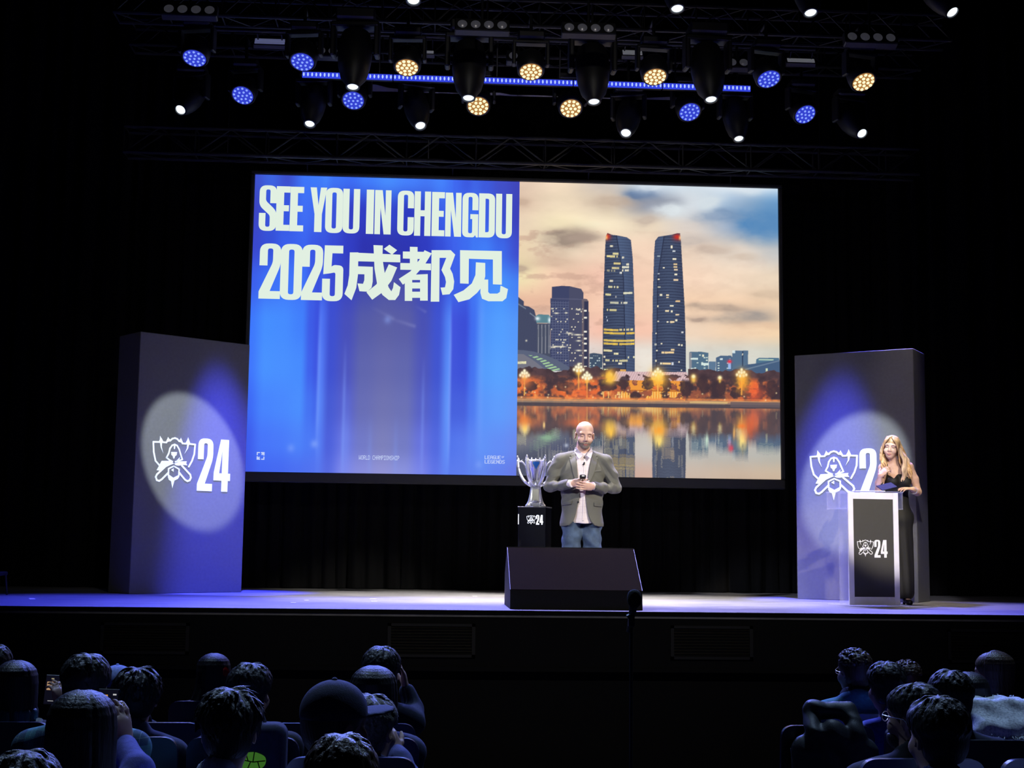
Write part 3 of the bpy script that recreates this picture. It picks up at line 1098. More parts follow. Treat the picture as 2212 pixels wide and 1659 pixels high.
    c = mixc(c, (84, 88, 114), m * (np.sin(px * 2.1) > .5) * .5)
    c = paintp(c, z4([(88, 310), (200, 380), (200, 396), (88, 330)]), (120, 132, 150), .8)
    c = paintp(c, z4([(245, 430), (330, 492), (330, 506), (245, 446)]), (130, 142, 158), .8)
    c = mixc(c, (230, 225, 200), blob(px, yy, 1137, 739, 2, 2))
    c = paintp(c, z4([(332, 560), (490, 560), (490, 960), (332, 960)]), (74, 80, 100))
    c = mixc(c, (150, 152, 162), inpoly(z4([(332, 575), (490, 575), (490, 920), (332, 920)])) * (np.sin((px - 1161) * .82) > .72) * .8)
    c = paintp(c, z4([(318, 470), (350, 452), (470, 456), (494, 480), (494, 556), (325, 556)]), (92, 134, 146))
    c = mixc(c, (235, 245, 250), np.clip(blob(px, yy, 1161, 691, 5, 4) + blob(px, yy, 1187, 694, 3, 6), 0, 1))
    c = paintp(c, z4([(508, 122), (630, 108), (720, 112), (720, 1100), (492, 1100), (492, 262), (508, 258)]), (64, 70, 104))
    c = paintp(c, z4([(716, 110), (860, 142), (888, 190), (888, 1120), (716, 1120)]), (76, 78, 104))
    c = paintp(c, z4([(492, 255), (888, 262), (888, 275), (492, 268)]), (98, 100, 128), .6)
    c = paintp(c, z4([(868, 270), (900, 258), (930, 264), (948, 290), (948, 410), (956, 420), (956, 1120), (868, 1120)]), (108, 98, 108))
    c = paintp(c, z4([(894, 290), (944, 290), (944, 1110), (894, 1110)]), (56, 58, 84))
    m = inpoly(z4([(500, 290), (712, 290), (712, 1080), (500, 1080)]))
    c = mixc(c, (112, 120, 148), m * ((np.abs(((yy - 653) / 5.6) % 1 - .5) < .14) | (np.abs(((px - 1197) / 5.6) % 1 - .5) < .10)) * .55)
    m = inpoly(z4([(500, 360), (880, 360), (880, 1060), (500, 1060)]))
    c = mixc(c, WH, m * cells(1190, 668, 3.4, 5.6, .75, .4, .13, 3) * .85)
    for (x, y, w) in [(1202, 679, 5), (1223, 678, 3), (1230, 722, 7), (1248, 725, 9), (1200, 751, 9), (1214, 751, 8), (1250, 671, 5), (1250, 738, 5), (1250, 759, 6)]:
        c = mixc(c, WH, blob(px, yy, x, y, w, 1.6))
    for y in (673, 688, 718, 733, 744, 759, 774, 794):
        c = mixc(c, (255, 250, 235), ((np.abs(px - 1264.5) < 3) & (np.abs(yy - y) < 1.8)) * .95)
    c = paintp(c, z4([(958, 915), (1010, 905), (1112, 920), (1112, 1140), (958, 1140)]), (68, 84, 106))
    c = mixc(c, (225, 240, 235), inpoly(z4([(960, 940), (1108, 940), (1108, 1120), (960, 1120)])) * cells(1273, 768, 4, 5.5, .8, .45, .45, 11) * .8)
    # curved roof, left
    arc = z4([(60, 880), (160, 882), (300, 900), (430, 938), (560, 990), (680, 1055), (780, 1120), (60, 1140)])
    c = paintp(c, arc, (92, 100, 124))
    c = paintp(c, z4([(88, 930), (170, 930), (300, 1010), (430, 1110), (430, 1140), (60, 1140)]), (118, 118, 132))
    c = mixc(c, (176, 220, 160), inpoly(z4([(230, 940), (330, 950), (440, 1000), (610, 1105), (600, 1130), (480, 1125), (380, 1020)])) * (np.sin((yy + .25 * px) * 1.0) > -.1) * .85)
    c = mixc(c, (245, 240, 190), inpoly(z4([(95, 1020), (220, 1015), (220, 1045), (95, 1048)])) * cells(1116, 782, 3, 20, .75, 1, .9, 4))
    # twin towers
    tl = [(1307, 540), (1308.5, 512), (1312, 504), (1322, 508), (1332, 509), (1354, 513), (1363, 519), (1367, 560), (1370, 640), (1371.5, 720), (1371.5, 806), (1302, 806), (1302, 720), (1303.5, 640)]
    tr = [(1413, 545), (1415, 520), (1422, 511), (1452, 506), (1462, 503), (1469, 503), (1471, 520), (1475, 590), (1479, 660), (1481, 720), (1482, 806), (1409, 806), (1409, 720), (1410, 640)]
    for (T, ex, lx) in ((tl, 1338, 1), (tr, 1428, -1)):
        m = inpoly(T)
        t = np.clip((yy - 500) / 300, 0, 1)
        c = mixc(c, (72, 84, 112), m)
        edge = ex + lx * (-8 + 14 * np.clip(t * 3, 0, 1) + (2 if lx > 0 else 1) * t * 4)
        gl = m & ((px > edge) if lx > 0 else (px < edge))
        c = mixc(c, (84, 102, 136), gl * .85)
        c = mixc(c, (44, 50, 74), m * (np.abs(px - edge) < 1.2) * .8)
        fl = (np.abs(((yy + ((px - (1337 if lx > 0 else 1446)) / 36) ** 2 * -3) / 6.2) % 1 - .5) < .17)
        c = mixc(c, (44, 50, 74), (m & fl & ~gl) * .65)
        c = mixc(c, (52, 58, 82), (m & fl & gl) * .35)
        sh = blob(px, yy, (1337 if lx > 0 else 1446), 650, 20, 400)
        c = mixc(c, (46, 50, 74), m * (1 - sh) * .3)
        if lx > 0:
            c = mixc(c, (215, 60, 40), m * blob(px, yy, 1312, 512, 7, 7))
            c = mixc(c, (255, 190, 120), m * blob(px, yy, 1310, 514, 2.5, 5))
        else:
            c = mixc(c, (205, 50, 40), m * blob(px, yy, 1463, 511, 9, 7))
            c = mixc(c, (255, 190, 130), m * blob(px, yy, 1469, 513, 2.5, 5))
    m = inpoly(tl)
    bend = ((px - 1337) / 36) ** 2 * 2.5
    for (y, x0, x1, col, pr) in [(532, 1318, 1324, WH, 1), (548, 1324, 1336, (250, 236, 170), .9), (554, 1310, 1334, (250, 232, 160), .8), (556, 1341, 1348, WH, .9), (569, 1326, 1341, (250, 228, 150), .9), (571, 1352, 1359, WH, .9), (577, 1344, 1359, (255, 250, 220), 1), (579, 1322, 1340, (230, 215, 160), .7), (584, 1344, 1358, WH, .8), (585, 1308, 1336, (170, 165, 140), .5),
                             (589, 1339, 1344, (255, 255, 245), 1), (607, 1314, 1324, WH, .9), (620, 1312, 1336, (240, 232, 180), .7), (633, 1347, 1366, (255, 250, 210), .95), (637, 1306, 1320, (245, 235, 170), .8), (641, 1320, 1334, (170, 170, 170), .5), (654, 1318, 1336, (225, 222, 190), .8), (654, 1340, 1356, (225, 222, 200), .7), (670, 1308, 1332, (240, 228, 160), .85), (686, 1310, 1314, (210, 225, 250), .9), (693, 1310, 1313, (230, 240, 255), .9),
                             (713, 1304, 1336, (250, 210, 90), .95), (712, 1338, 1370, (245, 225, 160), .6), (720, 1304, 1371, (250, 208, 84), .95), (736, 1304, 1371, (250, 214, 100), .95), (743, 1304, 1371, (252, 212, 86), .95), (758, 1304, 1322, (252, 240, 180), .9), (764, 1326, 1336, (250, 240, 190), .9), (772, 1304, 1310, WH, .6), (772, 1356, 1371, (250, 245, 200), .6), (779, 1308, 1356, (235, 225, 170), .7), (785, 1336, 1344, WH, .9), (788, 1304, 1310, WH, .6), (800, 1304, 1314, (225, 240, 190), .9), (800, 1340, 1352, (255, 190, 80), .9)]:
        r = m & (np.abs(yy - bend * -.6 - y - 1.0) < 2.1) & (px > x0) & (px < x1) & (hash2(np.floor(px / 3.0), np.floor(y), 2) < pr) & ((px / 3.0) % 1 < .86)
        c = mixc(c, col, r * .92)
    m = inpoly(tr)
    for (x, y, w, h, col) in [(1451, 533, 2, 3, WH), (1456, 542, 3, 1.5, (220, 225, 230)), (1457, 559, 4, 1.8, WH), (1459, 570, 4, 1.5, (245, 215, 160)), (1459, 576, 4, 1.5, (245, 215, 160)), (1460, 582, 4, 1.6, (245, 220, 180)), (1460, 592, 3, 1.8, WH), (1460, 604, 5, 1.8, (255, 225, 180)), (1423, 553, 3, 1.2, (170, 185, 190)), (1423, 591, 2, 1, (200, 210, 220)), (1434, 578, 2, 1.4, WH), (1423, 603, 2, 1.2, WH), (1424, 620, 3, 1.5, (190, 190, 170)),
                              (1428, 637, 2.4, 2, WH), (1442, 637, 3, 1.6, (255, 235, 190)), (1442, 642, 2.4, 1.2, (245, 225, 180)), (1464, 650, 5, 1.6, (245, 205, 150)), (1451, 660, 4, 1.5, (250, 240, 210)), (1441, 671, 4, 1.8, (255, 235, 190)), (1451, 672, 2, 1.8, WH), (1463, 679, 4, 1.4, (250, 225, 180)), (1461, 691, 2.4, 2, WH), (1452, 695, 4.5, 1.8, (255, 228, 180)), (1442, 695, 2, 1.5, WH), (1421, 661, 1.2, 2, WH), (1422, 694, 1.4, 1.4, WH), (1417, 720, 1.4, 1.4, WH), (1429, 742, 1.6, 1.6, WH), (1467, 744, 2, 1.8, WH), (1473, 745, 1.6, 2, WH),
                              (1446, 761, 10, 2, (255, 220, 160)), (1432, 761, 3, 2, (255, 225, 170)), (1453, 755, 4, 1.6, (250, 220, 170)), (1419, 757, 1.6, 1.6, WH), (1417, 779, 1.6, 2, WH), (1440, 785, 9, 2, (255, 222, 165)), (1428, 785, 2, 2, WH), (1453, 785, 2, 3, (225, 230, 240)), (1467, 781, 1.6, 1.6, WH), (1472, 799, 1.4, 1.4, WH), (1416, 744, 2.4, 2, (200, 200, 190)), (1474, 717, 2.4, 1.6, (220, 220, 220))]:
        c = mixc(c, col, (m & (np.abs(px - x) < w) & (np.abs(yy - y) < h)) * .92)
    # right group
    for P, col in [(z5([(545, 885), (560, 878), (690, 876), (775, 888), (775, 1140), (545, 1140)]), (84, 112, 136)), (z5([(545, 885), (575, 890), (575, 1140), (545, 1140)]), (140, 142, 150)), (z5([(780, 992), (862, 990), (862, 1140), (780, 1140)]), (96, 122, 150)), (z5([(866, 945), (920, 920), (1045, 918), (1060, 935), (1060, 1140), (866, 1140)]), (80, 104, 134)),
                   (z5([(1060, 885), (1090, 858), (1250, 855), (1250, 1080), (1060, 1080)]), (86, 112, 140)), (z5([(1178, 862), (1192, 862), (1192, 1060), (1178, 1060)]), (52, 66, 94)), (z5([(1345, 960), (1380, 940), (1620, 938), (1640, 1140), (1345, 1140)]), (84, 118, 144)), (z5([(900, 1135), (1250, 1020), (1330, 1010), (1640, 960), (1640, 1160), (900, 1160)]), (72, 96, 128))]:
        c = paintp(c, P, col)
    c = paintp(c, z5([(1000, 1130), (1640, 960), (1640, 975), (1010, 1145)]), (130, 148, 168), .6)
    m = inpoly(z5([(560, 900), (770, 900), (770, 1120), (560, 1120)])) | inpoly(z5([(880, 950), (1040, 950), (1040, 1100), (880, 1100)]))
    c = mixc(c, (225, 240, 225), m * cells(1490, 770, 5, 5.6, .8, .4, .26, 21) * .85)
    for (x, y, w, h, col) in [(1500, 774, 8, 2, (235, 250, 240)), (1523, 785, 8, 2.4, (235, 250, 240)), (1498, 796, 6, 2, (230, 245, 240)), (1519, 767, 2, 2.4, WH), (1558, 774, 3, 2, (230, 245, 245)), (1585, 758, 3, 3, (225, 240, 240)), (1576, 787, 3, 8, (170, 200, 250)), (1656, 796, 2, 3.5, (235, 245, 200)), (1655, 774, 16, 1.4, (190, 215, 190)), (1604, 763, 1, 2, WH)]:
        c = mixc(c, col, ((np.abs(px - x) < w) & (np.abs(yy - y) < h)) * .85)
    c = mixc(c, (230, 60, 80), np.clip(blob(px, yy, 1576, 779, 4.5, 3.5) * 1.3, 0, 1))
    # tree line, pavilion and glow
    n = fbm(px * .07, yy * .08, 31, 5)
    nb = fbm(px * .16, yy * .16, 37, 4)
    top = 802 - 9 * fbm(px * .045, px * 0, 41, 3) * 2 + 6
    top = top + np.where((px > 1340) & (px < 1486), 14 - 10 * blob(px, 0 * yy, 1420, 0, 26, 1) - 6 * blob(px, 0 * yy, 1350, 0, 10, 1), 0)
    pav = inpoly([(1330, 803), (1484, 803), (1490, 824), (1320, 824)])
    c = mixc(c, (206, 172, 176), pav)
    c = mixc(c, (240, 214, 214), (pav & (np.sin(px * 1.2 + yy * .6) > .45)) * .6)
    wall = inpoly([(1340, 822), (1480, 822), (1480, 866), (1340, 866)])
    c = mixc(c, (240, 156, 66), wall)
    c = mixc(c, (255, 214, 120), (wall & (((px / 5.5) % 1) < .45) & (yy > 846) & (yy < 862)) * .8)
    c = mixc(c, (160, 84, 44), (wall & (np.abs(yy - 844) < 1.3)) * .7)
    m = (yy > top) & ~(wall & (n < .52)) & ~(pav & (n < .54))
    dark = np.stack([62 + 40 * n, 50 + 26 * n, 58 + 22 * n], -1)
    a = m[..., None] * 1.0
    c = c * (1 - a) + dark * a
    fire = np.clip((n - .40) * 5, 0, 1) * np.clip((yy - 812) / 12, 0, 1) * m
    reach = np.clip(.42 + .9 * (blob(px, yy, 1140, 845, 26, 30) + blob(px, yy, 1250, 840, 40, 26) + blob(px, yy, 1318, 822, 14, 16) + blob(px, yy, 1421, 825, 18, 24) + blob(px, yy, 1625, 835, 34, 30) + .7 * blob(px, yy, 1270, 850, 60, 18)), 0, 1)
    c = mixc(c, (232, 112, 62), fire * reach)
    c = mixc(c, (246, 168, 92), np.clip((nb - .55) * 5, 0, 1) * fire * reach * .8)
    # crowns standing dark against the glow
    for (cx, cy, rx, ry) in [(1218, 838, 20, 13), (1312, 836, 20, 13), (1148, 838, 16, 11), (1347, 828, 14, 18), (1400, 828, 12, 16), (1440, 830, 12, 16), (1436, 855, 9, 14), (1482, 838, 17, 22), (1520, 830, 14, 26), (1552, 838, 22, 20), (1590, 848, 14, 14), (1668, 838, 18, 22), (1373, 856, 12, 8), (1118, 836, 10, 9), (1240, 806, 14, 10), (1140, 800, 12, 8)]:
        d = blob(px + 14 * (nb - .5), yy + 14 * (n - .5), cx, cy, rx, ry)
        c = mixc(c, (66, 52, 60), np.clip((d - .35) * 6, 0, 1) * .88)
    c = mixc(c, (250, 150, 84), np.clip((yy - 858) / 4, 0, 1) * np.clip((865 - yy) / 2, 0, 1) * (.35 + .9 * fbm(px * .12, yy * .3, 51, 3)))
    st = ((yy > 847) & (yy < 861) & (hash2(np.floor(px / 2.6), np.floor(yy / 7), 8) < .22) & (px > 1296) & (px < 1345))
    c = mixc(c, (255, 205, 120), st * .8)
    for (x, y, gr, s) in [(1133, 812, 8, 1.0), (1250, 798, 9, 1.1), (1268, 815, 8, 1.0), (1318, 811, 13, .5), (1421, 806, 15, 1.1), (1602, 805, 12, 1.1), (1498, 812, 7, .5), (1555, 814, 4, .6)]:
        c = mixc(c, (252, 176, 64), blob(px, yy, x, y + 3, gr, gr * 1.1) * .75)
        c = mixc(c, (255, 206, 92), np.clip(blob(px, yy, x, y + 8, gr * .55, gr * .8) * 1.2, 0, 1) * .8)
        if s > .9:
            c = mixc(c, (255, 190, 90), ((np.abs(px - x) < 1.4) & (yy > y) & (yy < y + 46)) * .8)
            for (dx, dy) in [(0, -8), (-5, -3), (5, -3), (-9, 2), (9, 2), (-3, 4), (4, 4), (0, -2)]:
                c = mixc(c, (255, 250, 214), np.clip(blob(px, yy, x + dx * s, y + dy * s, 2.6, 3.2) * 1.5, 0, 1))
        else:
            c = mixc(c, (255, 240, 180), np.clip(blob(px, yy, x, y, 4, 4) * 1.4, 0, 1))
    for (x, y, rx, ry, col, a) in [(1421, 820, 17, 13, (255, 186, 62), .95), (1421, 812, 11, 9, (255, 222, 110), .9), (1606, 824, 13, 18, (255, 176, 62), .9), (1632, 846, 20, 18, (238, 96, 62), .7), (1318, 815, 11, 11, (255, 196, 70), .9), (1134, 828, 16, 14, (238, 132, 74), .7), (1240, 838, 26, 12, (236, 128, 76), .5), (1262, 852, 26, 12, (236, 108, 66), .6)]:
        d = blob(px + 16 * (nb - .5), yy + 14 * (n - .5), x, y, rx, ry)
        c = mixc(c, col, np.clip(d * (.35 + 1.3 * nb), 0, 1) * a)
    for i in range(26):
        x = 1120 + hash2(np.float64(i), 3.0, 5) * 560
        y = 836 + hash2(np.float64(i), 9.0, 5) * 26
        c = mixc(c, (255, 226, 170), blob(px, yy, x, y, 1.6, 1.6) * .9)
    return c


def paint_grid(name, x0, x1, z0, z1, nx, nz, fn, parent, ss=1):
    """flat picture: one vertex per picture point, carrying its colour"""
    xs = np.linspace(x0, x1, nx)
    zs = np.linspace(z0, z1, nz)
    dx, dz = xs[1] - xs[0], zs[1] - zs[0]
    col = 0
    for a in range(ss):
        for b in range(ss):
            X, Z = np.meshgrid(xs + ((a + .5) / ss - .5) * dx, zs + ((b + .5) / ss - .5) * dz)
            col = col + s2l(fn(X, Z))
    col = col / ss ** 2
    X, Z = np.meshgrid(xs, zs)
    V = np.stack([X, np.full_like(X, SY), Z], -1).reshape(-1, 3)
    ix = np.arange(nx * nz).reshape(nz, nx)
    Q = np.stack([ix[:-1, :-1], ix[:-1, 1:], ix[1:, 1:], ix[1:, :-1]], -1).reshape(-1, 4)
    o = quad_obj(name, V, Q, M['picture'], parent, 0)
    at = o.data.color_attributes.new('Col', 'FLOAT_COLOR', 'POINT')
    at.data.foreach_set('color', np.concatenate([col.reshape(-1, 3), np.ones((nx * nz, 1))], 1).astype(np.float32).ravel())
    return o


M['picture'] = mat_attr_emit('projected picture', 1.0)
M['text'] = mat_emit('projected pale lettering', lin((226, 240, 226)), 1.0)
M['text_small'] = mat_emit('projected small lettering', lin((200, 214, 250)), 1.0)

scr = thing('projection_screen', 'large projection screen with black border, blue text slide beside a skyline picture', 'screen', (1.036, SY, SZ))
scr_inv = Matrix.Translation((-1.036, -SY, -SZ))


def to_screen(o):
    o.matrix_parent_inverse = scr_inv
    return o


fr = MB()
bw, bb, bt = 0.05, 0.12, 0.045
fr.box(((SX0 + SX1) / 2, SY + 0.045, (SZ0 + SZ1) / 2), (SX1 - SX0 + 2 * bw, 0.06, SZ1 - SZ0 + 0.02))
fr.box(((SX0 + SX1) / 2, SY + 0.01, SZ0 - bb / 2), (SX1 - SX0 + 2 * bw, 0.10, bb), bev=0.01)
fr.box(((SX0 + SX1) / 2, SY + 0.01, SZ1 + bt / 2), (SX1 - SX0 + 2 * bw, 0.10, bt), bev=0.01)
for sx, xx in ((-1, SX0), (1, SX1)):
    fr.box((xx + sx * bw / 2, SY + 0.01, (SZ0 + SZ1) / 2), (bw, 0.10, SZ1 - SZ0), bev=0.01)
to_screen(fr.obj('border', M['rim'], scr))
XM = 1.039
to_screen(paint_grid('text_slide', SX0, XM, SZ0, SZ1, 260, 290, slide_paint, scr))


def city_fn(X, Z):
    px, py = np_pix(X, np.full_like(X, SY), Z)
    return city_paint(px, py)


to_screen(paint_grid('skyline_picture', XM, SX1, SZ0, SZ1, 560, 630, city_fn, scr, SS))

scr_place = lambda a, b: Vector((a, SY - 0.003, b))
BK = Vector((0, 1, 0))


def zpt(x, y):
    p = onY(520 + x / 3.626, 360 + y / 3.626, SY)
    return p.x, p.z


def zglyph(mb, ch, x0, y0, x1, y1):
    """glyph fitted between its upper left and lower right corners in the photo"""
    a, b = zpt(x0, y0), zpt(x1, y1)
    w, rings = glyph(ch)
    mb.poly([[(a[0] + u / w * (b[0] - a[0]), b[1] + v * (a[1] - b[1])) for u, v in r] for r in rings], scr_place)


hl = MB()
for ch, x0, y0, x1, y1 in [('S', 150, 145, 279, 505), ('E', 283, 153, 384, 504), ('E', 391, 157, 492, 508), ('Y', 547, 162, 672, 514), ('O', 668, 165, 799, 522), ('U', 804, 173, 932, 525), ('I', 987, 180, 1042, 528), ('N', 1053, 183, 1178, 532), ('C', 1231, 187, 1357, 541), ('H', 1363, 193, 1489, 544),
                           ('E', 1499, 198, 1598, 546), ('N', 1605, 203, 1729, 550), ('G', 1738, 204, 1862, 555), ('D', 1867, 209, 1993, 557), ('U', 2000, 212, 2127, 563)]:
    zglyph(hl, ch, x0 + 1, y0, x1 - 4, y1)
to_screen(hl.obj('headline_lettering', M['text'], scr))
yr = MB()
for ch, x0, y0, x1, y1 in [('2', 153, 600, 308, 1037), ('0', 318, 604, 476, 1046), ('2', 484, 610, 638, 1048), ('5', 646, 616, 799, 1056)]:
    zglyph(yr, ch, x0, y0, x1 - 2, y1)
to_screen(yr.obj('year_lettering', M['text'], scr))
CJ = [
    [[(855, 672), (1250, 690), (1250, 750), (855, 740)]],
    [[(855, 672), (922, 672), (918, 850), (905, 950), (868, 1047), (812, 997), (838, 930), (850, 850)]],
    [[(900, 780), (1035, 785), (1035, 845), (900, 842)]],
    [[(970, 800), (1035, 800), (1034, 900), (1025, 948), (992, 980), (930, 976), (915, 915), (958, 918), (968, 890)]],
    [[(1040, 615), (1113, 618), (1110, 720), (1130, 850), (1158, 945), (1180, 977), (1193, 950), (1200, 905), (1252, 945), (1240, 1005), (1210, 1045), (1160, 1045), (1110, 1005), (1070, 930), (1048, 800)]],
    [[(1160, 765), (1225, 790), (1180, 895), (1110, 985), (1030, 1043), (985, 985), (1060, 925), (1125, 840)]],
    [[(1165, 612), (1225, 655), (1185, 690), (1120, 645)]],
    [[(1325, 628), (1385, 630), (1385, 790), (1325, 790)]],
    [[(1270, 665), (1440, 668), (1440, 725), (1270, 720)]],
    [[(1250, 755), (1490, 760), (1490, 812), (1250, 808)]],
    [[(1440, 655), (1496, 680), (1440, 770), (1360, 860), (1270, 925), (1238, 880), (1330, 820), (1400, 730)]],
    [[(1285, 850), (1465, 842), (1465, 1050), (1405, 1050), (1405, 1028), (1343, 1028), (1343, 1052), (1285, 1052)], [(1343, 888), (1405, 888), (1405, 908), (1343, 908)], [(1343, 955), (1405, 955), (1405, 980), (1343, 980)]],
    [[(1495, 655), (1558, 655), (1555, 1058), (1488, 1058)]],
    [[(1500, 655), (1645, 655), (1680, 690), (1640, 800), (1660, 840), (1672, 900), (1665, 960), (1635, 1000), (1580, 1005), (1565, 948), (1600, 946), (1608, 905), (1600, 865), (1572, 810), (1610, 715), (1500, 715)]],
    [[(1718, 655), (2045, 662), (2045, 925), (1975, 922), (1975, 728), (1787, 722), (1785, 918), (1718, 915)]],
    [[(1842, 750), (1915, 755), (1915, 860), (1895, 935), (1850, 990), (1790, 1040), (1705, 1062), (1668, 1005), (1745, 970), (1810, 915), (1838, 850)]],
    [[(1880, 885), (1938, 885), (1938, 982), (1950, 995), (2010, 995), (2030, 982), (2035, 932), (2093, 960), (2080, 1030), (2050, 1055), (1940, 1055), (1890, 1035), (1877, 990)]],
]
cj = MB()
for i, st in enumerate(CJ):
    cj.poly([[zpt(x, y) for x, y in r] for r in st], lambda a, b, i=i: Vector((a, SY - 0.003 - 0.0002 * i, b)))
to_screen(cj.obj('chinese_lettering', M['text'], scr))

F57 = {'W': '10001 10001 10001 10101 10101 11011 10001', 'O': '01110 10001 10001 10001 10001 10001 01110', 'R': '11110 10001 10001 11110 10100 10010 10001', 'L': '10000 10000 10000 10000 10000 10000 11111', 'D': '11110 10001 10001 10001 10001 10001 11110', 'C': '01111 10000 10000 10000 10000 10000 01111', 'H': '10001 10001 10001 11111 10001 10001 10001',
       'A': '01110 10001 10001 11111 10001 10001 10001', 'M': '10001 11011 10101 10101 10001 10001 10001', 'P': '11110 10001 10001 11110 10000 10000 10000', 'I': '11111 00100 00100 00100 00100 00100 11111', 'N': '10001 11001 10101 10101 10011 10001 10001', 'S': '01111 10000 10000 01110 00001 00001 11110', 'E': '11111 10000 10000 11110 10000 10000 11111',
       'G': '01111 10000 10000 10111 10001 10001 01111', 'U': '10001 10001 10001 10001 10001 10001 01110', 'F': '11111 10000 10000 11110 10000 10000 10000'}


def dots(mb, text, x0, z1, w, h, fat=1.0):
    """dot-matrix lettering between x0 and x0+w, hanging from z1"""
    cw = w / (len(text) * 6 - 1)
    chh = h / 7
    for k, ch in enumerate(text):
        if ch == ' ':
            continue
        for r, row in enumerate(F57[ch].split()):
            for q, b in enumerate(row):
                if b == '1':
                    x = x0 + (k * 6 + q) * cw
                    z = z1 - r * chh
                    mb.poly([[(x, z), (x + cw * fat, z), (x + cw * fat, z - chh), (x, z - chh)]], scr_place)


sm = MB()
a, b = onY(775.5, 983.5, SY), onY(862.5, 994.5, SY)
w_ = b.x - a.x
dots(sm, 'WORLD', a.x, a.z, w_ * 29 / 107, 0.052)
to_screen(sm.obj('small_lettering', M['text_small'], scr))
sm = MB()
dots(sm, 'CHAMPIONSHIP', a.x + w_ * 36 / 107, a.z, w_ * 71 / 107, 0.052)
to_screen(sm.obj('small_lettering', M['text_small'], scr))
lg = MB()
a, b = onY(1047, 984, SY), onY(1084, 991, SY)
dots(lg, 'LEAGUE', a.x, a.z, (b.x - a.x) * .93, 0.043, 1.35)
a2 = onY(1083.5, 985.5, SY)
dots(lg, 'OF', a2.x, a2.z, 0.032, 0.022, 1.2)
a, b = onY(1047, 993.5, SY), onY(1090, 1001, SY)
dots(lg, 'LEGENDS', a.x, a.z, b.x - a.x, 0.043, 1.35)
to_screen(lg.obj('logo_lettering', M['text_small'], scr))
ic = MB()
a = onY(554, 975.5, SY)
e = 0.103
for (x0, y0, x1, y1) in [(0, .30, .13, 1 - .62 + .0), ]:
    pass
q = lambda L: [(a.x + x * e, a.z - y * e) for x, y in L]
for L in ([(.05, .05), (.42, .05), (.42, .17), (.17, .17), (.17, .42), (.05, .42)], [(.95, .05), (.95, .45), (.80, .45), (.80, .30), (.66, .42), (.56, .32), (.70, .20), (.55, .20), (.55, .05)],
          [(.05, .95), (.05, .55), (.20, .55), (.20, .70), (.34, .58), (.44, .68), (.30, .80), (.45, .80), (.45, .95)], [(.95, .95), (.58, .95), (.58, .83), (.83, .83), (.83, .58), (.95, .58)]):
    ic.poly([q(L)], scr_place)
to_screen(ic.obj('corner_icon', M['text_small'], scr))

# ================================================================== the two grey towers
def tower(label, FL, FR, H, emb, num):
    """emb, num: photo rectangles (left x, y at left, right x, y at right, height in the photo) on the front"""
    FL, FR = Vector((*FL, SZ)), Vector((*FR, SZ))
    d = FR - FL
    w = d.length
    d.normalize()
    n = Vector((d.y, -d.x, 0))
    t = thing('display_tower', label, 'display tower', tuple((FL + FR) / 2), math.atan2(d.y, d.x))
    MB().box((0, 0.25, H / 2), (w, 0.5, H), bev=0.006).obj('board', M['tower'], t)
    inv = Matrix.Rotation(-math.atan2(d.y, d.x), 4, 'Z') @ Matrix.Translation(-(FL + FR) / 2)

    def sz(x, y):
        p = onPlane(x, y, FL, n)
        q = inv @ p
        return q.x, q.z
    pl = lambda a, b: Vector((a, -0.004, b))
    m = MB()
    a, b = sz(emb[0], emb[1]), sz(emb[2], emb[3])
    add_emblem(m, pl, a[0], a[1], b[0] - a[0], b[1] - a[1], 0.0035, Vector((0, 1, 0)))
    m.obj('emblem', M['vinyl'], t)
    m = MB()
    a, b = sz(num[0], num[1]), sz(num[2], num[3])
    h = b[1] - a[1]
    add_text(m, '24', pl, a[0], a[1], h, (b[0] - a[0]) / (0.79 * h), 0.03, 0.0035, Vector((0, 1, 0)))
    m.obj('number_lettering', M['vinyl'], t)
    return t, n


tower('tall grey display tower left of the screen with emblem and 24 in white', (-3.208, 2.982), (-2.133, 3.852), 2.85,
      (324.5, 1053, 424, 946), (424.5, 1060, 499.5, 951))
tower('tall grey display tower at the right, its emblem beside the woman at the lectern', (4.195, 3.471), (5.325, 2.701), 2.80,
      (1749.6, 1081, 1853.8, 970), (1858, 1077, 1938, 967))

# ================================================================== prompter box at the stage edge
p = onZ(1100, 1313.5, SZ)
yb = 0.36
xa, xb = onY(1102, 1313, yb).x, onY(1388, 1317, yb).x
zl = onY(1245, 1275.5, yb + 0.02).z
zt = onY(1245, 1184.5, yb + 0.56).z
t = thing('stage_monitor', 'large dark prompter box with sloped front at the stage edge before the man', 'stage monitor', ((xa + xb) / 2, yb, SZ))
hw = (xb - xa) / 2
pr = [(0.0, 0.0), (0.015, zl - SZ), (0.56, zt - SZ), (0.62, zt - SZ), (0.95, 0.30), (0.95, 0.0)]
MB().prism(pr, -hw, hw).obj('cabinet', M['black_box'], t)
ins = MB()
a, b = Vector((0, 0.015, zl - SZ)), Vector((0, 0.56, zt - SZ))
nn = Vector((0, -(b.z - a.z), b.y - a.y)).normalized()
a2, b2 = a + (b - a) * 0.0 + nn * 0.006, b - (b - a) * 0.01 + nn * 0.006
ins.prism([(a.y, a.z), (a2.y, a2.z), (b2.y, b2.z), (b2.y - nn.y * 0.006, b2.z - nn.z * 0.006)], -hw + 0.004, hw - 0.004)
ins.obj('sloped_panel', M['speaker_top'], t)
ed = MB()
ed.tube([(-hw, b.y, b.z + 0.003), (hw, b.y, b.z + 0.003)], 0.006, 6)
for s in (-1, 1):
    ed.tube([(s * hw, a.y, a.z), (s * hw, b.y, b.z)], 0.005, 6)
ed.obj('edge_trim', M['body'], t)

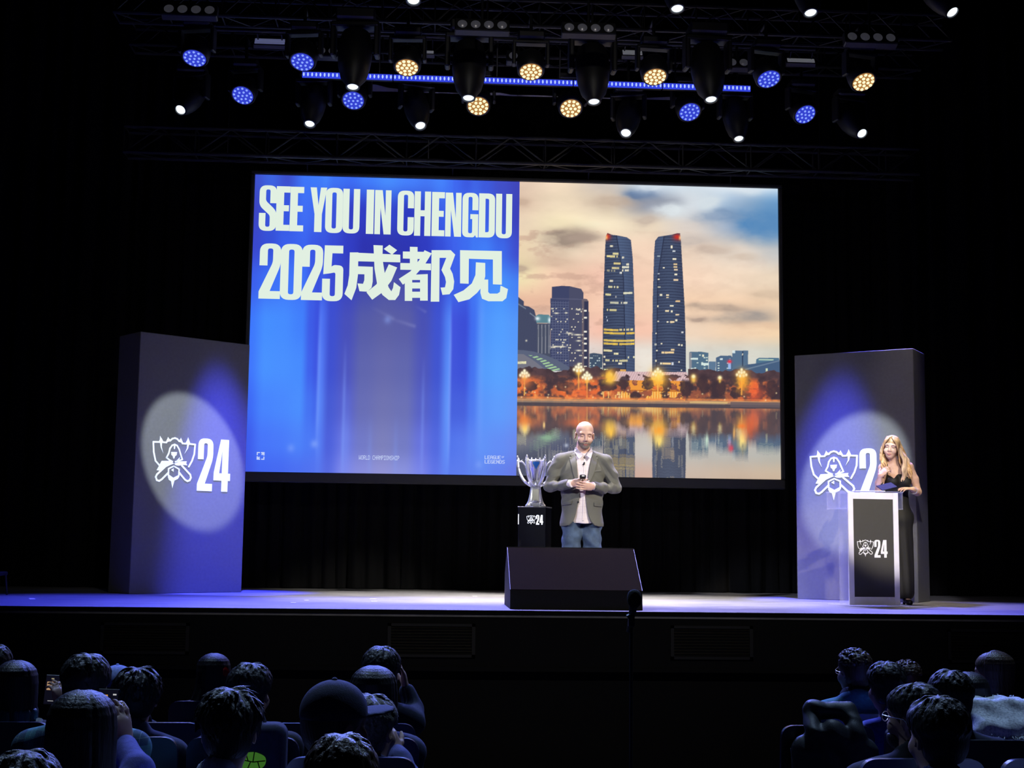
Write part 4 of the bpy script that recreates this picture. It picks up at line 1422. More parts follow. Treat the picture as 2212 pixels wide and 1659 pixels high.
# ================================================================== trophy on its plinth
PY = 2.25
pc = onY(1151, 1094, PY)
ptop = onY(1152, 1094.5, PY - 0.15).z
t = thing('plinth', 'black gloss plinth with white emblem and 24 under the silver trophy', 'plinth', (onY(1155.5, 1100, PY).x, PY, SZ), math.radians(-17))
ph = ptop - SZ
pw = 0.29
MB().box((0, 0, ph / 2), (pw, pw, ph), bev=0.004).obj('column', M['gloss_black'], t)
MB().box((0, 0, ph - 0.004), (pw + 0.012, pw + 0.012, 0.012), bev=0.003).obj('top_edge', M['body'], t)
pl = lambda a, b: Vector((a, -pw / 2 - 0.003, b))
sc_ = 14.2 / FPX
m = MB()
add_emblem(m, pl, -0.055, ph - 0.185, 0.098, 0.098, 0.0025, BK)
M['lit_white'] = mat('back-lit white letters', (0.9, 0.9, 0.9), 0.5, emit=0.75, ecol=(0.95, 0.97, 1.0))
m.obj('emblem', M['lit_white'], t)
m = MB()
add_text(m, '24', pl, 0.046, ph - 0.185, 0.10, 0.95, 0.03, 0.0025, BK)
m.obj('number_lettering', M['lit_white'], t)
MB().box((-pw / 2 + 0.004, -pw / 2 - 0.002, ph - 0.13), (0.008, 0.004, 0.105)).obj('edge_mark', M['lit_white'], t)

tro = thing('trophy', 'silver trophy cup with curved prongs and blue gem on the black plinth', 'trophy', (onY(1156.5, 1094, PY).x, PY, ptop + 0.003), math.radians(-3))
m = MB()
m.lathe([(0.105, 0), (0.108, 0.008), (0.104, 0.018), (0.092, 0.032), (0.078, 0.06), (0.068, 0.10), (0.060, 0.145), (0.055, 0.19), (0.056, 0.202)], 32, sq=5)
m.obj('pedestal', M['chrome'], tro, True)
m = MB()
m.box((0, -0.062, 0.125), (0.072, 0.012, 0.13), Matrix.Translation((0, -0.066, 0.12)) @ Matrix.Rotation(math.radians(-7), 4, 'X') @ Matrix.Translation((0, 0.062, -0.125)), bev=0.004)
m.obj('pedestal_panel', mat('dark silver panel', (0.30, 0.31, 0.30), 0.2, 1.0), tro)
m = MB()
m.box((0, -0.105, 0.028), (0.08, 0.014, 0.036), bev=0.006)
for s in (-1, 1):
    m.lathe([(0.004, -0.02), (0.012, -0.012), (0.012, 0.012), (0.004, 0.02)], 10, Matrix.Translation((s * 0.048, -0.102, 0.024)))
m.lathe([(0.03, 0), (0.034, 0.004), (0.03, 0.012), (0.01, 0.02)], 16, Matrix.Translation((0, -0.098, 0.048)))
m.obj('nameplate', M['chrome'], tro, True)
m = MB()
m.lathe([(0.045, 0.200), (0.062, 0.212), (0.066, 0.228), (0.054, 0.242), (0.046, 0.262), (0.050, 0.30), (0.060, 0.35), (0.074, 0.40), (0.090, 0.45), (0.099, 0.478), (0.104, 0.486), (0.098, 0.490), (0.086, 0.45), (0.06, 0.36), (0.03, 0.30)], 36)
m.obj('bowl', M['chrome'], tro, True)
m = MB()
for i in range(12):
    an = 2 * pi * i / 12
    x, y = math.cos(an), math.sin(an)
    m.tube([(x * 0.05, y * 0.05, 0.272), (x * 0.066, y * 0.066, 0.252), (x * 0.07, y * 0.07, 0.232), (x * 0.058, y * 0.058, 0.214)], [0.007, 0.014, 0.015, 0.008], 8)
m.obj('petal_ring', M['chrome'], tro, True)
m = MB()
for i in range(14):
    an = 2 * pi * i / 14 + 0.2
    x, y = math.cos(an) * 0.1, math.sin(an) * 0.1
    m.tube([(x, y, 0.472), (x * 1.03, y * 1.03, 0.486), (x, y, 0.504 + 0.010 * (i % 2))], [0.009, 0.012, 0.003], 8)
m.obj('rim_crown', M['chrome'], tro, True)
for i in range(6):
    an = 2 * pi * i / 6
    mt = Matrix.Rotation(an, 4, 'Z')
    m = MB()
    pts = curve_pts([(0.046, 0, 0.215), (0.085, 0, 0.240), (0.122, 0, 0.275), (0.160, 0, 0.335), (0.184, 0, 0.41), (0.188, 0, 0.470), (0.183, 0, 0.492), (0.194, 0, 0.524)], 5)
    k = len(pts)
    m.tube(pts, [0.013 + 0.003 * math.sin(pi * q / k) - (0.011 * max(0, (q / k - .82) / .18)) for q in range(k)], 8, mt)
    m.tube([(0.186, 0, 0.468), (0.150, 0, 0.474), (0.135, 0, 0.462), (0.094, 0, 0.405)], [0.008, 0.010, 0.010, 0.008], 8, mt)
    m.tube([(0.150, 0, 0.474), (0.142, 0, 0.490)], [0.006, 0.003], 6, mt)
    m.lathe([(0.003, -0.014), (0.009, -0.006), (0.009, 0.006), (0.003, 0.014)], 8, mt @ Matrix.Translation((0.193, 0, 0.522)))
    m.obj('arm', M['chrome'], tro, True)
gm = MB()
g0 = [(-0.042, 0.474), (0.042, 0.474), (0.046, 0.455), (0.0, 0.372), (-0.046, 0.455)]
lean = lambda a, b: Vector((a, -0.052 - (b - 0.30) * 0.30, b))
gm.poly([g0], lambda a, b: lean(a, b) + Vector((0, -0.018, 0)), 0.03, BK)
gm.obj('gem_frame', M['chrome'], tro)
gm = MB()
c0 = Vector((0, 0.44))
gm.poly([[(a * 0.76, 0.437 + (b - 0.437) * 0.76) for a, b in g0]], lambda a, b: lean(a, b) + Vector((0, -0.022, 0)), 0.012, BK)
gm.obj('gem', M['gem'], tro)

# ================================================================== lectern
LY = 1.62
lx = (onY(1834, 1310, LY).x + onY(1946.5, 1309, LY).x) / 2
lw = onY(1946.5, 1309, LY).x - onY(1834, 1310, LY).x
lh = onY(1885, 1064, LY).z - SZ
le = thing('lectern', 'clear and frosted acrylic lectern with black front panel, emblem and 24, before the woman', 'lectern', (lx, LY, SZ), math.radians(4))
MB().box((0.01, 0.20, 0.008), (lw + 0.15, 0.52, 0.016), bev=0.004).obj('base_plate', M['clear'], le)
m = MB()
fw = lw * 0.105
z0_ = 0.016
m.box((-lw / 2 + fw / 2, 0.012, (lh + z0_) / 2), (fw, 0.024, lh - z0_), bev=0.003)
m.box((lw / 2 - fw / 2, 0.012, (lh + z0_) / 2), (fw, 0.024, lh - z0_), bev=0.003)
m.box((0, 0.012, lh - 0.033), (lw - 2 * fw, 0.022, 0.066))
m.box((0, 0.012, z0_ + 0.04), (lw - 2 * fw, 0.022, 0.08))
m.obj('front_frame', M['frosted'], le)
for s in (-1, 1):
    MB().box((s * (lw / 2 - 0.012), 0.16, (lh + z0_) / 2), (0.010, 0.27, lh - z0_), bev=0.002).obj('side_panel', M['clear'], le)
MB().box((0, 0.014, (lh + 0.02) / 2), (lw - 2 * fw + 0.004, 0.02, lh - 0.14)).obj('black_panel', M['panel_black'], le)
pl = lambda a, b: Vector((a, 0.0015, b))
S_ = (13.67) / FPX
yz = lambda y: lh - (y - 1064) * S_
xz = lambda x: (x - 1889.5) * S_
m = MB()
add_emblem(m, pl, xz(1851), yz(1204), 38.5 * S_, 37.5 * S_, 0.002, BK)
m.obj('emblem', M['vinyl'], le)
m = MB()
add_text(m, '24', pl, xz(1890.5), yz(1205.5), 38.5 * S_, 1.0, 0.02, 0.002, BK)
m.obj('number_lettering', M['vinyl'], le)
tw = (1959 - 1813) * S_
m = MB()
tcx = xz(1886)
m.box((tcx, 0.19, lh + 0.008), (tw, 0.40, 0.012), bev=0.003)
m.box((tcx, 0.19, lh - 0.165), (tw, 0.36, 0.008), bev=0.002)
for s in (-1, 1):
    m.box((tcx + s * (tw / 2 - 0.006), 0.19, lh - 0.08), (0.010, 0.36, 0.17), bev=0.002)
m.obj('shelf_tray', M['clear'], le)

# cards and papers on and in the lectern
M['card'] = mat('blue printed card', (0.06, 0.10, 0.42), 0.4, noise=0.5, nscale=40)
M['paper'] = mat('white paper', (0.8, 0.82, 0.9), 0.7)
M['dark_card'] = mat('dark card', (0.010, 0.012, 0.020), 0.8, spec=0.2, noise=0.3, nscale=30)
cx = lx + tcx + tw / 2 - 0.075
o = MB().box((0, 0, 0.03), (0.052, 0.20, 0.06), bev=0.004).obj('card_box', M['card'])
lrot = Matrix.Rotation(math.radians(4), 3, 'Z')
lpt = lambda x, y, z: Vector((lx, LY, SZ)) + lrot @ Vector((x, y, z))
o.location = lpt(tcx + tw / 2 - 0.041, 0.19, lh - 0.1595)
o.rotation_euler = (0, 0, math.radians(4))
tag(o, 'small blue printed card box inside the clear lectern tray, right side', 'card box')
o = MB().box((0, 0, 0.0), (0.17, 0.13, 0.010), bev=0.002).obj('script_folder', M['dark_card'])
q1 = onY(1908, 1055, LY + 0.22)
o.location = (q1.x + 0.02, LY + 0.17, SZ + lh + 0.070)
o.rotation_euler = (math.radians(24), math.radians(-14), math.radians(8))
tag(o, 'dark blue folder of notes tilted on top of the lectern under her hands', 'folder')
o = MB().box((0, 0, 0.003), (0.30, 0.22, 0.006)).obj('paper_stack', M['paper'])
o.location = (lx + 0.0, LY + 0.16, SZ + lh + 0.0155)
o.rotation_euler = (0, 0, math.radians(-5))
tag(o, 'loose white papers lying flat on the clear lectern top', 'papers')

# ================================================================== microphone on a stand in the aisle
my = CAM.y + 4.9
mx_ = onY(1368, 1292, my)
fz = FLOORZ[5] if my < row_y(4) - 0.42 else FLOORZ[4]
ms = thing('microphone_stand', 'dark microphone on a tall thin stand in the aisle below the prompter box', 'microphone stand', (onY(1363.5, 1400, my).x, my, fz))
bx = onY(1363.5, 1400, my).x
M['mic'] = mat('black foam', (0.012, 0.012, 0.014), 0.9, bump=0.5, bscale=400)
m = MB()
m.lathe([(0.13, 0), (0.13, 0.012), (0.10, 0.02), (0.03, 0.03), (0.016, 0.06)], 24)
m.obj('base', M['body'], ms, True)
m = MB()
m.tube([(0, 0, 0.03), (0, 0, onY(1363, 1345, my).z - fz)], 0.006, 10)
m.tube([(0, 0, 0.62), (0, 0, 0.70)], 0.011, 10)
m.obj('pole', M['body'], ms, True)
zc = onY(1363, 1335, my).z - fz
m = MB()
m.box((0, 0, zc - 0.008), (0.022, 0.03, 0.05), bev=0.006)
m.tube([(-0.012, 0, zc), (0.004, 0, zc + 0.01)], 0.012, 8)
m.obj('clip', M['steel'], ms)
m = MB()
dx = mx_.x - bx
zh = mx_.z - fz
m.tube([(-0.004, 0.02, zc - 0.05), (dx * 0.3, 0.0, zc + 0.01), (dx * 0.9, -0.02, zh - 0.02)], [0.010, 0.012, 0.016], 12)
m.obj('microphone_body', M['steel'], ms, True)
m = MB()
m.lathe([(0.012, -0.032), (0.021, -0.022), (0.0255, -0.006), (0.0255, 0.008), (0.021, 0.022), (0.011, 0.030), (0.002, 0.032)], 20, Matrix.Translation((dx, -0.025, zh)))
m.obj('foam_windshield', M['mic'], ms, True)

# pale curved rail end at the far left wing
q0, q1, q2 = onY(0.5, 1212, 2.0), onY(4, 1240, 2.0), onY(8.5, 1274, 2.0)
ch = thing('wing_chair', 'pale curved edge of a chair back at the far left edge of the stage', 'chair', (q0.x - 0.255, 2.2, SZ))
inv = Vector(ch.location)
m = MB()
zt_ = q0.z - SZ
m.tube(curve_pts([(0.23, -0.2, 0.10), (0.225, -0.2, 0.25), (0.2, -0.2, zt_ - 0.02), (0.17, -0.2, zt_), (-0.17, -0.2, zt_), (-0.2, -0.2, zt_ - 0.02), (-0.225, -0.2, 0.25), (-0.23, -0.2, 0.10)], 4), 0.012, 8)
m.obj('back_frame', mat('grey plastic', (0.3, 0.3, 0.34), 0.4), ch, True)
MB().box((0, -0.2, 0.32), (0.38, 0.02, 0.24), bev=0.008).obj('backrest', M['body'], ch)
MB().box((0, 0.02, 0.22), (0.42, 0.42, 0.04), bev=0.015).obj('seat', M['body'], ch)
for sx in (-1, 1):
    for sy in (-1, 1):
        MB().tube([(sx * 0.19, sy * 0.19 + 0.02, 0.21), (sx * 0.21, sy * 0.21 + 0.02, 0.0)], 0.011, 8).obj('leg', M['steel'], ch)

# ================================================================== the lighting rig
def truss(label, x0, x1, y, z, w, h, pitch, top=ZC, hang=4):
    t = thing('lighting_truss', label, 'truss', ((x0 + x1) / 2, y, z))
    L = (x1 - x0) / 2
    for sy in (-1, 1):
        for sz in (-1, 1):
            MB().tube([(-L, sy * w / 2, sz * h / 2), (L, sy * w / 2, sz * h / 2)], 0.024, 8).obj('chord', M['alu'], t, True)
    m = MB()
    n = int(round(2 * L / pitch))
    for i in range(n):
        a, b = -L + 2 * L * i / n, -L + 2 * L * (i + 1) / n
        s = 1 if i % 2 else -1
        for sy in (-1, 1):
            m.tube([(a, sy * w / 2, s * h / 2), (b, sy * w / 2, -s * h / 2)], 0.010, 5)
        for sz in (-1, 1):
            m.tube([(a, s * w / 2, sz * h / 2), (b, -s * w / 2, sz * h / 2)], 0.010, 5)
        if i % 2 == 0:
            for sy in (-1, 1):
                m.tube([(a, sy * w / 2, -h / 2), (a, sy * w / 2, h / 2)], 0.010, 5)
            for sz in (-1, 1):
                m.tube([(a, -w / 2, sz * h / 2), (a, w / 2, sz * h / 2)], 0.010, 5)
    m.obj('lattice', M['alu'], t)
    for i in range(hang):
        x = -L + 2 * L * (i + 0.5) / hang
        MB().tube([(x, 0, -h / 2), (x, 0, top - z)], 0.007, 6).obj('hanging_cable', M['steel'], t)
    return t


xa, xb = onY(252, 30, 2.85).x, onY(2045, 75, 2.85).x
truss('front lattice truss above the stage carrying the first row of moving lights', xa, xb, 2.85, 7.62, 0.30, 0.30, 0.30)
xa2, xb2 = onY(278, 130, 3.95).x, onY(1990, 195, 3.95).x
truss('middle lattice truss behind the blue light strip carrying the second row of lights', xa2, xb2, 4.10, 7.72, 0.30, 0.30, 0.30)
xa3, xb3 = onY(268, 300, 4.3).x, onY(1985, 345, 4.3).x
rt = truss('dark lattice truss running just above the top edge of the screen', xa3, xb3, 4.42, 6.50, 0.26, 0.32, 0.42)
for x in (-1.6, 0.2, 1.9, 3.7):
    MB().tube([(x - (xa3 + xb3) / 2, 0.13, -0.16), (x - (xa3 + xb3) / 2, 0.17, 6.239 - 6.50)], 0.012, 6).obj('screen_hanger', M['steel'], rt)
for (xx, yy_, zz, wd_, lb, nm) in [(onY(1100, 100, 3.2).x, 3.2, 7.50, 7.2, 'thin dark pipe between the trusses carrying small lamps and pale panels', 'lighting_pipe')]:
    t = thing(nm, lb, 'pipe', (xx, yy_, zz))
    MB().tube([(-wd_ / 2, 0, 0), (wd_ / 2, 0, 0)], 0.024, 10).obj('tube', M['alu'], t, True)
    for x in (-3, -1, 1, 3):
        MB().tube([(x, 0, 0), (x, 0, ZC - zz)], 0.007, 6).obj('hanging_cable', M['steel'], t)

M['lens_blue'] = mat_emit('blue lens glow', (0.035, 0.055, 0.62), 1.0)
M['led_blue'] = mat_emit('blue diode', (0.22, 0.32, 1.0), 1.25)
M['lens_warm'] = mat_emit('amber lens glow', (0.42, 0.20, 0.06), 1.0)
M['led_warm'] = mat_emit('warm diode', (1.0, 0.80, 0.45), 1.5)
M['lens_white'] = mat_emit('white beam lens', (0.78, 0.9, 1.0), 1.6)
M['lens_white_core'] = mat_emit('white beam core', (0.92, 0.98, 1.0), 3.0)
M['glassring'] = mat('dark glass ring', (0.02, 0.02, 0.03), 0.1)


def two_tone(o, m2, nf):
    o.data.materials.append(m2)
    for p in o.data.polygons:
        if p.index >= nf:
            p.material_index = 1
    return o


def head_rot(tilt, az):
    """rotation taking local -Z (beam) to a beam tilted towards the stalls and turned by az"""
    return Matrix.Rotation(math.radians(az), 4, 'Z') @ Matrix.Rotation(math.radians(-tilt), 4, 'X')


def clamp(t, y, ztop, ybar, zbar):
    # bent hook from the top of the fixture to the tube it hangs from
    m = MB()
    m.tube([(0, 0, -0.01), (0, 0, zbar - ztop), (0, ybar - y - 0.055, zbar - ztop)] if abs(zbar - ztop) > 0.05 else [(0, 0, -0.03), (0, ybar - y - 0.055, -0.03)], 0.018, 8)
    m.box((0, ybar - y - 0.055, zbar - ztop), (0.05, 0.06, 0.07), bev=0.01)
    m.obj('clamp', M['steel'], t)


def wash(px, py, Y, color, tilt, az, label, group, ybar, zbar):
    lens = onY(px, py, Y)
    Rm = head_rot(tilt, az)
    d = Rm @ Vector((0, 0, -1))
    piv = lens - d * 0.13
    ztop = piv.z + 0.34
    t = thing('wash_light', label, 'stage light', (piv.x, piv.y, ztop), 0, group)
    o = Vector((0, 0, -0.34))
    T = Matrix.Translation(o)
    MB().box((0, 0, -0.045), (0.30, 0.24, 0.09), bev=0.02).obj('base', M['body'], t)
    m = MB()
    Az = Matrix.Rotation(math.radians(az), 4, 'Z')
    m.box((0, 0, -0.11), (0.40, 0.12, 0.04), Az, bev=0.015)
    for s in (-1, 1):
        m.box((s * 0.185, 0, -0.24), (0.04, 0.11, 0.26), Az, bev=0.015)
    m.obj('yoke', M['body'], t)
    m = MB()
    m.lathe([(0.05, 0.13), (0.11, 0.115), (0.145, 0.07), (0.155, -0.02), (0.15, -0.11), (0.138, -0.125), (0.124, -0.122), (0.124, -0.115)], 28, T @ Rm)
    hd = m.obj('head', M['body'], t, True)
    m = MB()
    m.lathe([(0.124, -0.114), (0.122, -0.128), (0.02, -0.130)], 28, T @ Rm)
    nf = len(m.f)
    spots = [(0, 0)] + [(0.052 * math.cos(a), 0.052 * math.sin(a)) for a in [2 * pi * i / 6 for i in range(6)]] + [(0.101 * math.cos(a), 0.101 * math.sin(a)) for a in [2 * pi * (i + .5) / 12 for i in range(12)]]
    for (x, y) in spots:
        m.lathe([(0.0195 if color == 'warm' else 0.014, -0.129), (0.016 if color == 'warm' else 0.011, -0.137), (0.004, -0.140)], 8, T @ Rm @ Matrix.Translation((x, y, 0)))
    two_tone(m.obj('lens', M['lens_blue' if color == 'blue' else 'lens_warm'], hd), M['led_blue' if color == 'blue' else 'led_warm'], nf)
    clamp(t, piv.y, ztop, ybar, zbar)
    return t


def beam(px, py, Y, tilt, az, label, group, ybar, zbar, big=1.0, r=0.055):
    lens = onY(px, py, Y)
    Rm = head_rot(tilt, az)
    d = Rm @ Vector((0, 0, -1))
    L = 0.36 * big
    piv = lens - d * L
    ztop = piv.z + 0.36 * big
    t = thing('spot_light', label, 'stage light', (piv.x, piv.y, ztop), 0, group)
    T = Matrix.Translation((0, 0, piv.z - ztop))
    Az = Matrix.Rotation(math.radians(az), 4, 'Z')
    b = big
    MB().box((0, 0, -0.05 * b), (0.34 * b, 0.26 * b, 0.10 * b), bev=0.02).obj('base', M['body'], t)
    m = MB()
    m.box((0, 0, -0.125 * b), (0.42 * b, 0.14 * b, 0.05 * b), Az, bev=0.02)
    for s in (-1, 1):
        m.box((s * 0.19 * b, 0, -0.27 * b), (0.045 * b, 0.13 * b, 0.28 * b), Az, bev=0.02)
    m.obj('yoke', M['body'], t)
    m = MB()
    m.lathe([(0.07 * b, 0.20 * b), (0.125 * b, 0.17 * b), (0.145 * b, 0.08 * b), (0.15 * b, -0.05 * b), (0.138 * b, -0.16 * b), (0.112 * b, -0.27 * b), (r + 0.028, -L + 0.03), (r + 0.022, -L - 0.01), (r + 0.008, -L - 0.012), (r + 0.006, -L + 0.01)], 28, T @ Rm)
    hd = m.obj('head', M['body'], t, True)
    m = MB()
    m.lathe([(r + 0.006, -L + 0.012), (r, -L - 0.002), (r * 0.5, -L - 0.008)], 24, T @ Rm)
    nf = len(m.f)
    m.lathe([(r * 0.62, -L - 0.007), (r * 0.5, -L - 0.012), (r * 0.1, -L - 0.014)], 16, T @ Rm)
    two_tone(m.obj('lens', M['lens_white'], hd), M['lens_white_core'], nf)
    clamp(t, piv.y, ztop, ybar, zbar)
    return t


ORD = ['leftmost', 'second from the left', 'third from the left', 'fourth from the left', 'fifth from the left', 'sixth from the left', 'rightmost']
ZA, ZB = 7.47, 7.57
A_ = [(420, 127, 'blue', 24, -12), (653, 135, 'blue', 28, -10), (879, 147, 'warm', 24, -4), (1147, 156, 'warm', 24, 0), (1415, 167, 'warm', 24, 5), (1661, 172, 'blue', 28, 12), (1866, 178, 'warm', 32, 14)]
for i, (x, y, c, tl, az) in enumerate(A_):
    wash(x, y, 2.35, c, tl, az, ('blue' if c == 'blue' else 'warm white') + ' round LED wash light in the upper row, ' + ORD[i], 'wash lights', 2.70, ZA)
B_ = [(524, 207, 'blue', 36, -14), (763, 218, 'blue', 36, -6), (1033, 230, 'warm', 38, -3), (1233, 235, 'warm', 38, 2), (1490, 243, 'blue', 38, 8), (1740, 248, 'blue', 40, 16)]
for i, (x, y, c, tl, az) in enumerate(B_):
    wash(x, y, 3.55, c, tl, az, ('blue' if c == 'blue' else 'warm white') + ' round LED wash light in the lower row, ' + (ORD[i] if i < 5 else 'rightmost'), 'wash lights', 3.95, ZB)
SA = [(762, 187, 16, -4), (1012, 211, 16, -2), (1283, 219, 16, 2), (1536, 214, 18, 5)]
for i, (x, y, tl, az) in enumerate(SA):
    beam(x, y, 2.25, tl, az, 'large bullet-shaped moving spotlight in front of the blue strip, ' + ['leftmost', 'second from the left', 'third from the left', 'rightmost'][i] + ' of four', 'large moving spotlights', 2.70, ZA, 1.25)
SB = [(390, 237, 46, -16, .052), (669, 267, 27, -8, .050), (908, 271, 34, 16, .052), (1352, 287, 38, -16, .052), (1596, 299, 24, 4, .048), (1862, 288, 46, 14, .052)]
for i, (x, y, tl, az, r) in enumerate(SB):
    beam(x, y, 3.42, tl, az, 'moving spotlight with bright white lens in the lowest row, ' + (ORD[i] if i < 5 else 'rightmost') + ' of six', 'moving spotlights in the lowest row', 3.95, ZB, 1.0, r)
SC_ = [(893, 1, 18, -4), (1463, 18, 20, 4), (1751, 27, 20, 8), (2057, 26, 36, 30)]
xf0, xf1 = onY(800, 0, 1.1).x, onY(2110, 0, 1.1).x
t = thing('lighting_pipe', 'dark pipe above the top edge of the picture carrying the topmost spotlights', 'pipe', ((xf0 + xf1) / 2, 1.56, 8.05))
MB().tube([((xf0 - xf1) / 2, 0, 0), ((xf1 - xf0) / 2, 0, 0)], 0.026, 10).obj('tube', M['alu'], t, True)
for x in (-1.8, 0, 1.8):
    MB().tube([(x, 0, 0), (x, 0, ZC - 8.05)], 0.008, 6).obj('hanging_cable', M['steel'], t)
for i, (x, y, tl, az) in enumerate(SC_):
    beam(x, y, 1.1, tl, az, 'spotlight cut by the top edge of the picture, ' + ['leftmost', 'second from the left', 'third from the left', 'rightmost, turned to the left'][i], 'topmost spotlights', 1.56, 8.05, 0.95, .055)

M['reflector'] = mat('grey lamp reflector', (0.33, 0.32, 0.34), 0.3, 0.6, emit=0.03, ecol=(0.8, 0.8, 1.0))


def blinder(px, py, Y, n, label, ybar, zbar):
    gap = 0.0275 if n == 4 else 0.018
    c = onY(px, py, Y)
    R_ = 0.048
    pt = 0.136
    W_ = n * pt + 0.02
    t = thing('blinder_lamp', label, 'stage light', (c.x, Y, c.z), 0, 'blinder lamps')
    Rm = Matrix.Rotation(math.radians(-18), 4, 'X')
    MB().box((0, 0.07, 0), (W_, 0.10, 0.15), Rm, bev=0.01).obj('housing', M['body'], t)
    for i in range(n):
        x = (i - (n - 1) / 2) * pt
        m = MB()
        m.lathe([(R_, -0.02), (R_ + 0.002, 0.0), (R_ * 0.75, 0.012), (R_ * 0.2, 0.02)], 20, Rm @ Matrix.Translation((x, 0.02, 0)) @ Matrix.Rotation(pi / 2, 4, 'X'))
        m.obj('reflector', M['reflector'], t, True)
    m = MB()
    m.tube([(0, 0.08, 0.05), (0, 0.08, zbar - c.z), (0, ybar - Y - gap, zbar - c.z)], 0.014, 8)
    m.obj('clamp', M['steel'], t)


for (x, y, n, lb) in [(408, 17, 4, 'four-lamp blinder with dull grey reflectors near the top left'), (1042, 50, 4, 'four-lamp blinder left of centre under the front truss'), (1273, 57, 4, 'four-lamp blinder right of centre under the front truss'), (1884, 77, 4, 'four-lamp blinder at the right end of the front truss')]:
    blinder(x, y, 1.42, n, lb, 1.56, 8.05)
for (x, y, n, lb) in [(706, 107, 2, 'two-lamp blinder beside the second blue wash light'), (1122, 118, 2, 'two-lamp blinder half behind the middle warm wash light'), (1595, 132, 2, 'two-lamp blinder left of the blue wash light at the right')]:
    blinder(x, y, 3.02, n, lb, 3.2, 7.50)

M['panel_blue'] = mat('strobe reflector, bluish', (0.4, 0.42, 0.6), 0.35, emit=0.16, ecol=(0.45, 0.5, 1.0))
M['panel_grey'] = mat('strobe reflector, grey', (0.45, 0.45, 0.48), 0.4, emit=0.10, ecol=(0.85, 0.88, 1.0))
for (x, y, w, h, mt, lb) in [(583, 90, 66, 17, 'panel_blue', 'bluish lit strobe panel at the upper left of the rig'), (1730, 131, 62, 12, 'panel_grey', 'pale grey strobe panel at the upper right of the rig'), (1366, 114, 44, 15, 'panel_grey', 'dim grey strobe panel above the right-hand warm wash light'), (925, 113, 24, 8, 'panel_grey', 'tiny grey strobe panel right of the first warm wash light')]:
    c = onY(x, y, 3.25)
    s = 15.3 / FPX
    t = thing('strobe_panel', lb, 'strobe light', (c.x, 3.25, c.z), 0, 'strobe panels')
    Rm = Matrix.Rotation(math.radians(-35), 4, 'X')
    hh = h * s / math.cos(math.radians(16))
    MB().box((0, 0.03, 0), (w * s + 0.03, 0.06, hh + 0.03), Rm, bev=0.006).obj('housing', M['body'], t)
    m = MB()
    m.box((0, -0.003, hh * 0.26), (w * s, 0.01, hh * 0.46), Rm)
    m.box((0, -0.003, -hh * 0.26), (w * s, 0.01, hh * 0.46), Rm)
    m.obj('reflector', M[mt], t)
    m = MB()
    for sx in (-0.5, 0.5):
        m.tube([(sx * w * s * 0.8, 0.04, 0.0), (sx * w * s * 0.8, -0.05, 7.466 - c.z)], 0.008, 6)
    m.obj('bracket', M['steel'], t)

# blue LED battens
M['bat_glow'] = mat_emit('blue batten cell', (0.035, 0.06, 0.75), 1.0)
M['bat_led'] = mat_emit('blue batten diode', (0.35, 0.45, 1.0), 1.4)
e0, e1 = onY(652, 160, 3.33), onY(1622, 193.5, 3.33)
zb_ = (e0.z + e1.z) / 2
bl = (e1.x - e0.x) / 5
for i in range(5):
    t = thing('light_batten', 'blue LED light batten behind the moving heads, ' + ['leftmost', 'second from the left', 'middle one', 'second from the right', 'rightmost'][i] + ' of five in line', 'light batten', (e0.x + bl * (i + 0.5), 3.33, zb_), 0, 'blue LED battens')
    MB().box((0, 0.035, 0.012), (bl - 0.006, 0.07, 0.085), bev=0.006).obj('housing', M['body'], t)
    m = MB().box((0, -0.004, 0), (bl - 0.012, 0.012, 0.068))
    nf = len(m.f)
    for k in range(22):
        x = -bl / 2 + bl * (k + 0.5) / 22
        m.lathe([(0.013, 0), (0.010, 0.012), (0.003, 0.016)], 8, Matrix.Translation((x, -0.008, 0.004)) @ Matrix.Rotation(pi / 2, 4, 'X') @ Matrix.Diagonal((0.85, 1.9, 1, 1)))
    two_tone(m.obj('lens_strip', M['bat_glow'], t), M['bat_led'], nf)
    m = MB()
    for sx in (-0.35, 0.35):
        m.tube([(sx * bl, 0.04, 0.03), (sx * bl, 0.04, 0.06), (sx * bl, 0.0, 7.50 - zb_), (sx * bl, -0.102, 7.50 - zb_)], 0.010, 6)
    m.obj('bracket', M['steel'], t)

# pale gathered cloth edge hanging under the battens
M['cloth_grey'] = mat('pale masking cloth', (0.85, 0.82, 0.88), 0.8, emit=0.0)
m = MB()
pts = [(795, 182, 197), (812, 183, 197.5), (840, 190, 198), (866, 193, 198.5), (884, 197, 199), (936, 199, 201), (990, 200.5, 203), (1050, 202, 205), (1066, 200, 206), (1080, 200.5, 206), (1105, 205, 207.5), (1160, 206, 209), (1204, 208, 210), (1260, 209.5, 212), (1330, 212, 214), (1398, 211.5, 215), (1458, 209, 216.5), (1466, 213.5, 216), (1478, 210.5, 216), (1490, 210, 216.5), (1503, 213, 217), (1530, 216, 218)]
V = []
for (x, a, b) in pts:
    p0, p1 = onY(x, a, 4.55), onY(x, b, 4.55)
    V += [tuple(p0), tuple(p1)]
F = [(2 * i, 2 * i + 1, 2 * i + 3, 2 * i + 2) for i in range(len(pts) - 1)]
m.add(V, F)
o = m.obj('masking_cloth', M['cloth_grey'])
sol = o.modifiers.new('thickness', 'SOLIDIFY')
sol.thickness = 0.004
tag(o, 'narrow pale strip of masking cloth just below the blue light battens', 'cloth')
m = MB()
zc_ = onY(1160, 200, 4.55).z
for x in (-0.4, 1.0, 2.4, 3.2):
    m.tube([(x, 4.55, zc_ - 0.05), (x, 4.55, ZC)], 0.005, 6)
m.obj('hanging_line', M['steel'], o)

# ================================================================== people
def np3(v):
    return np.array(v, float)


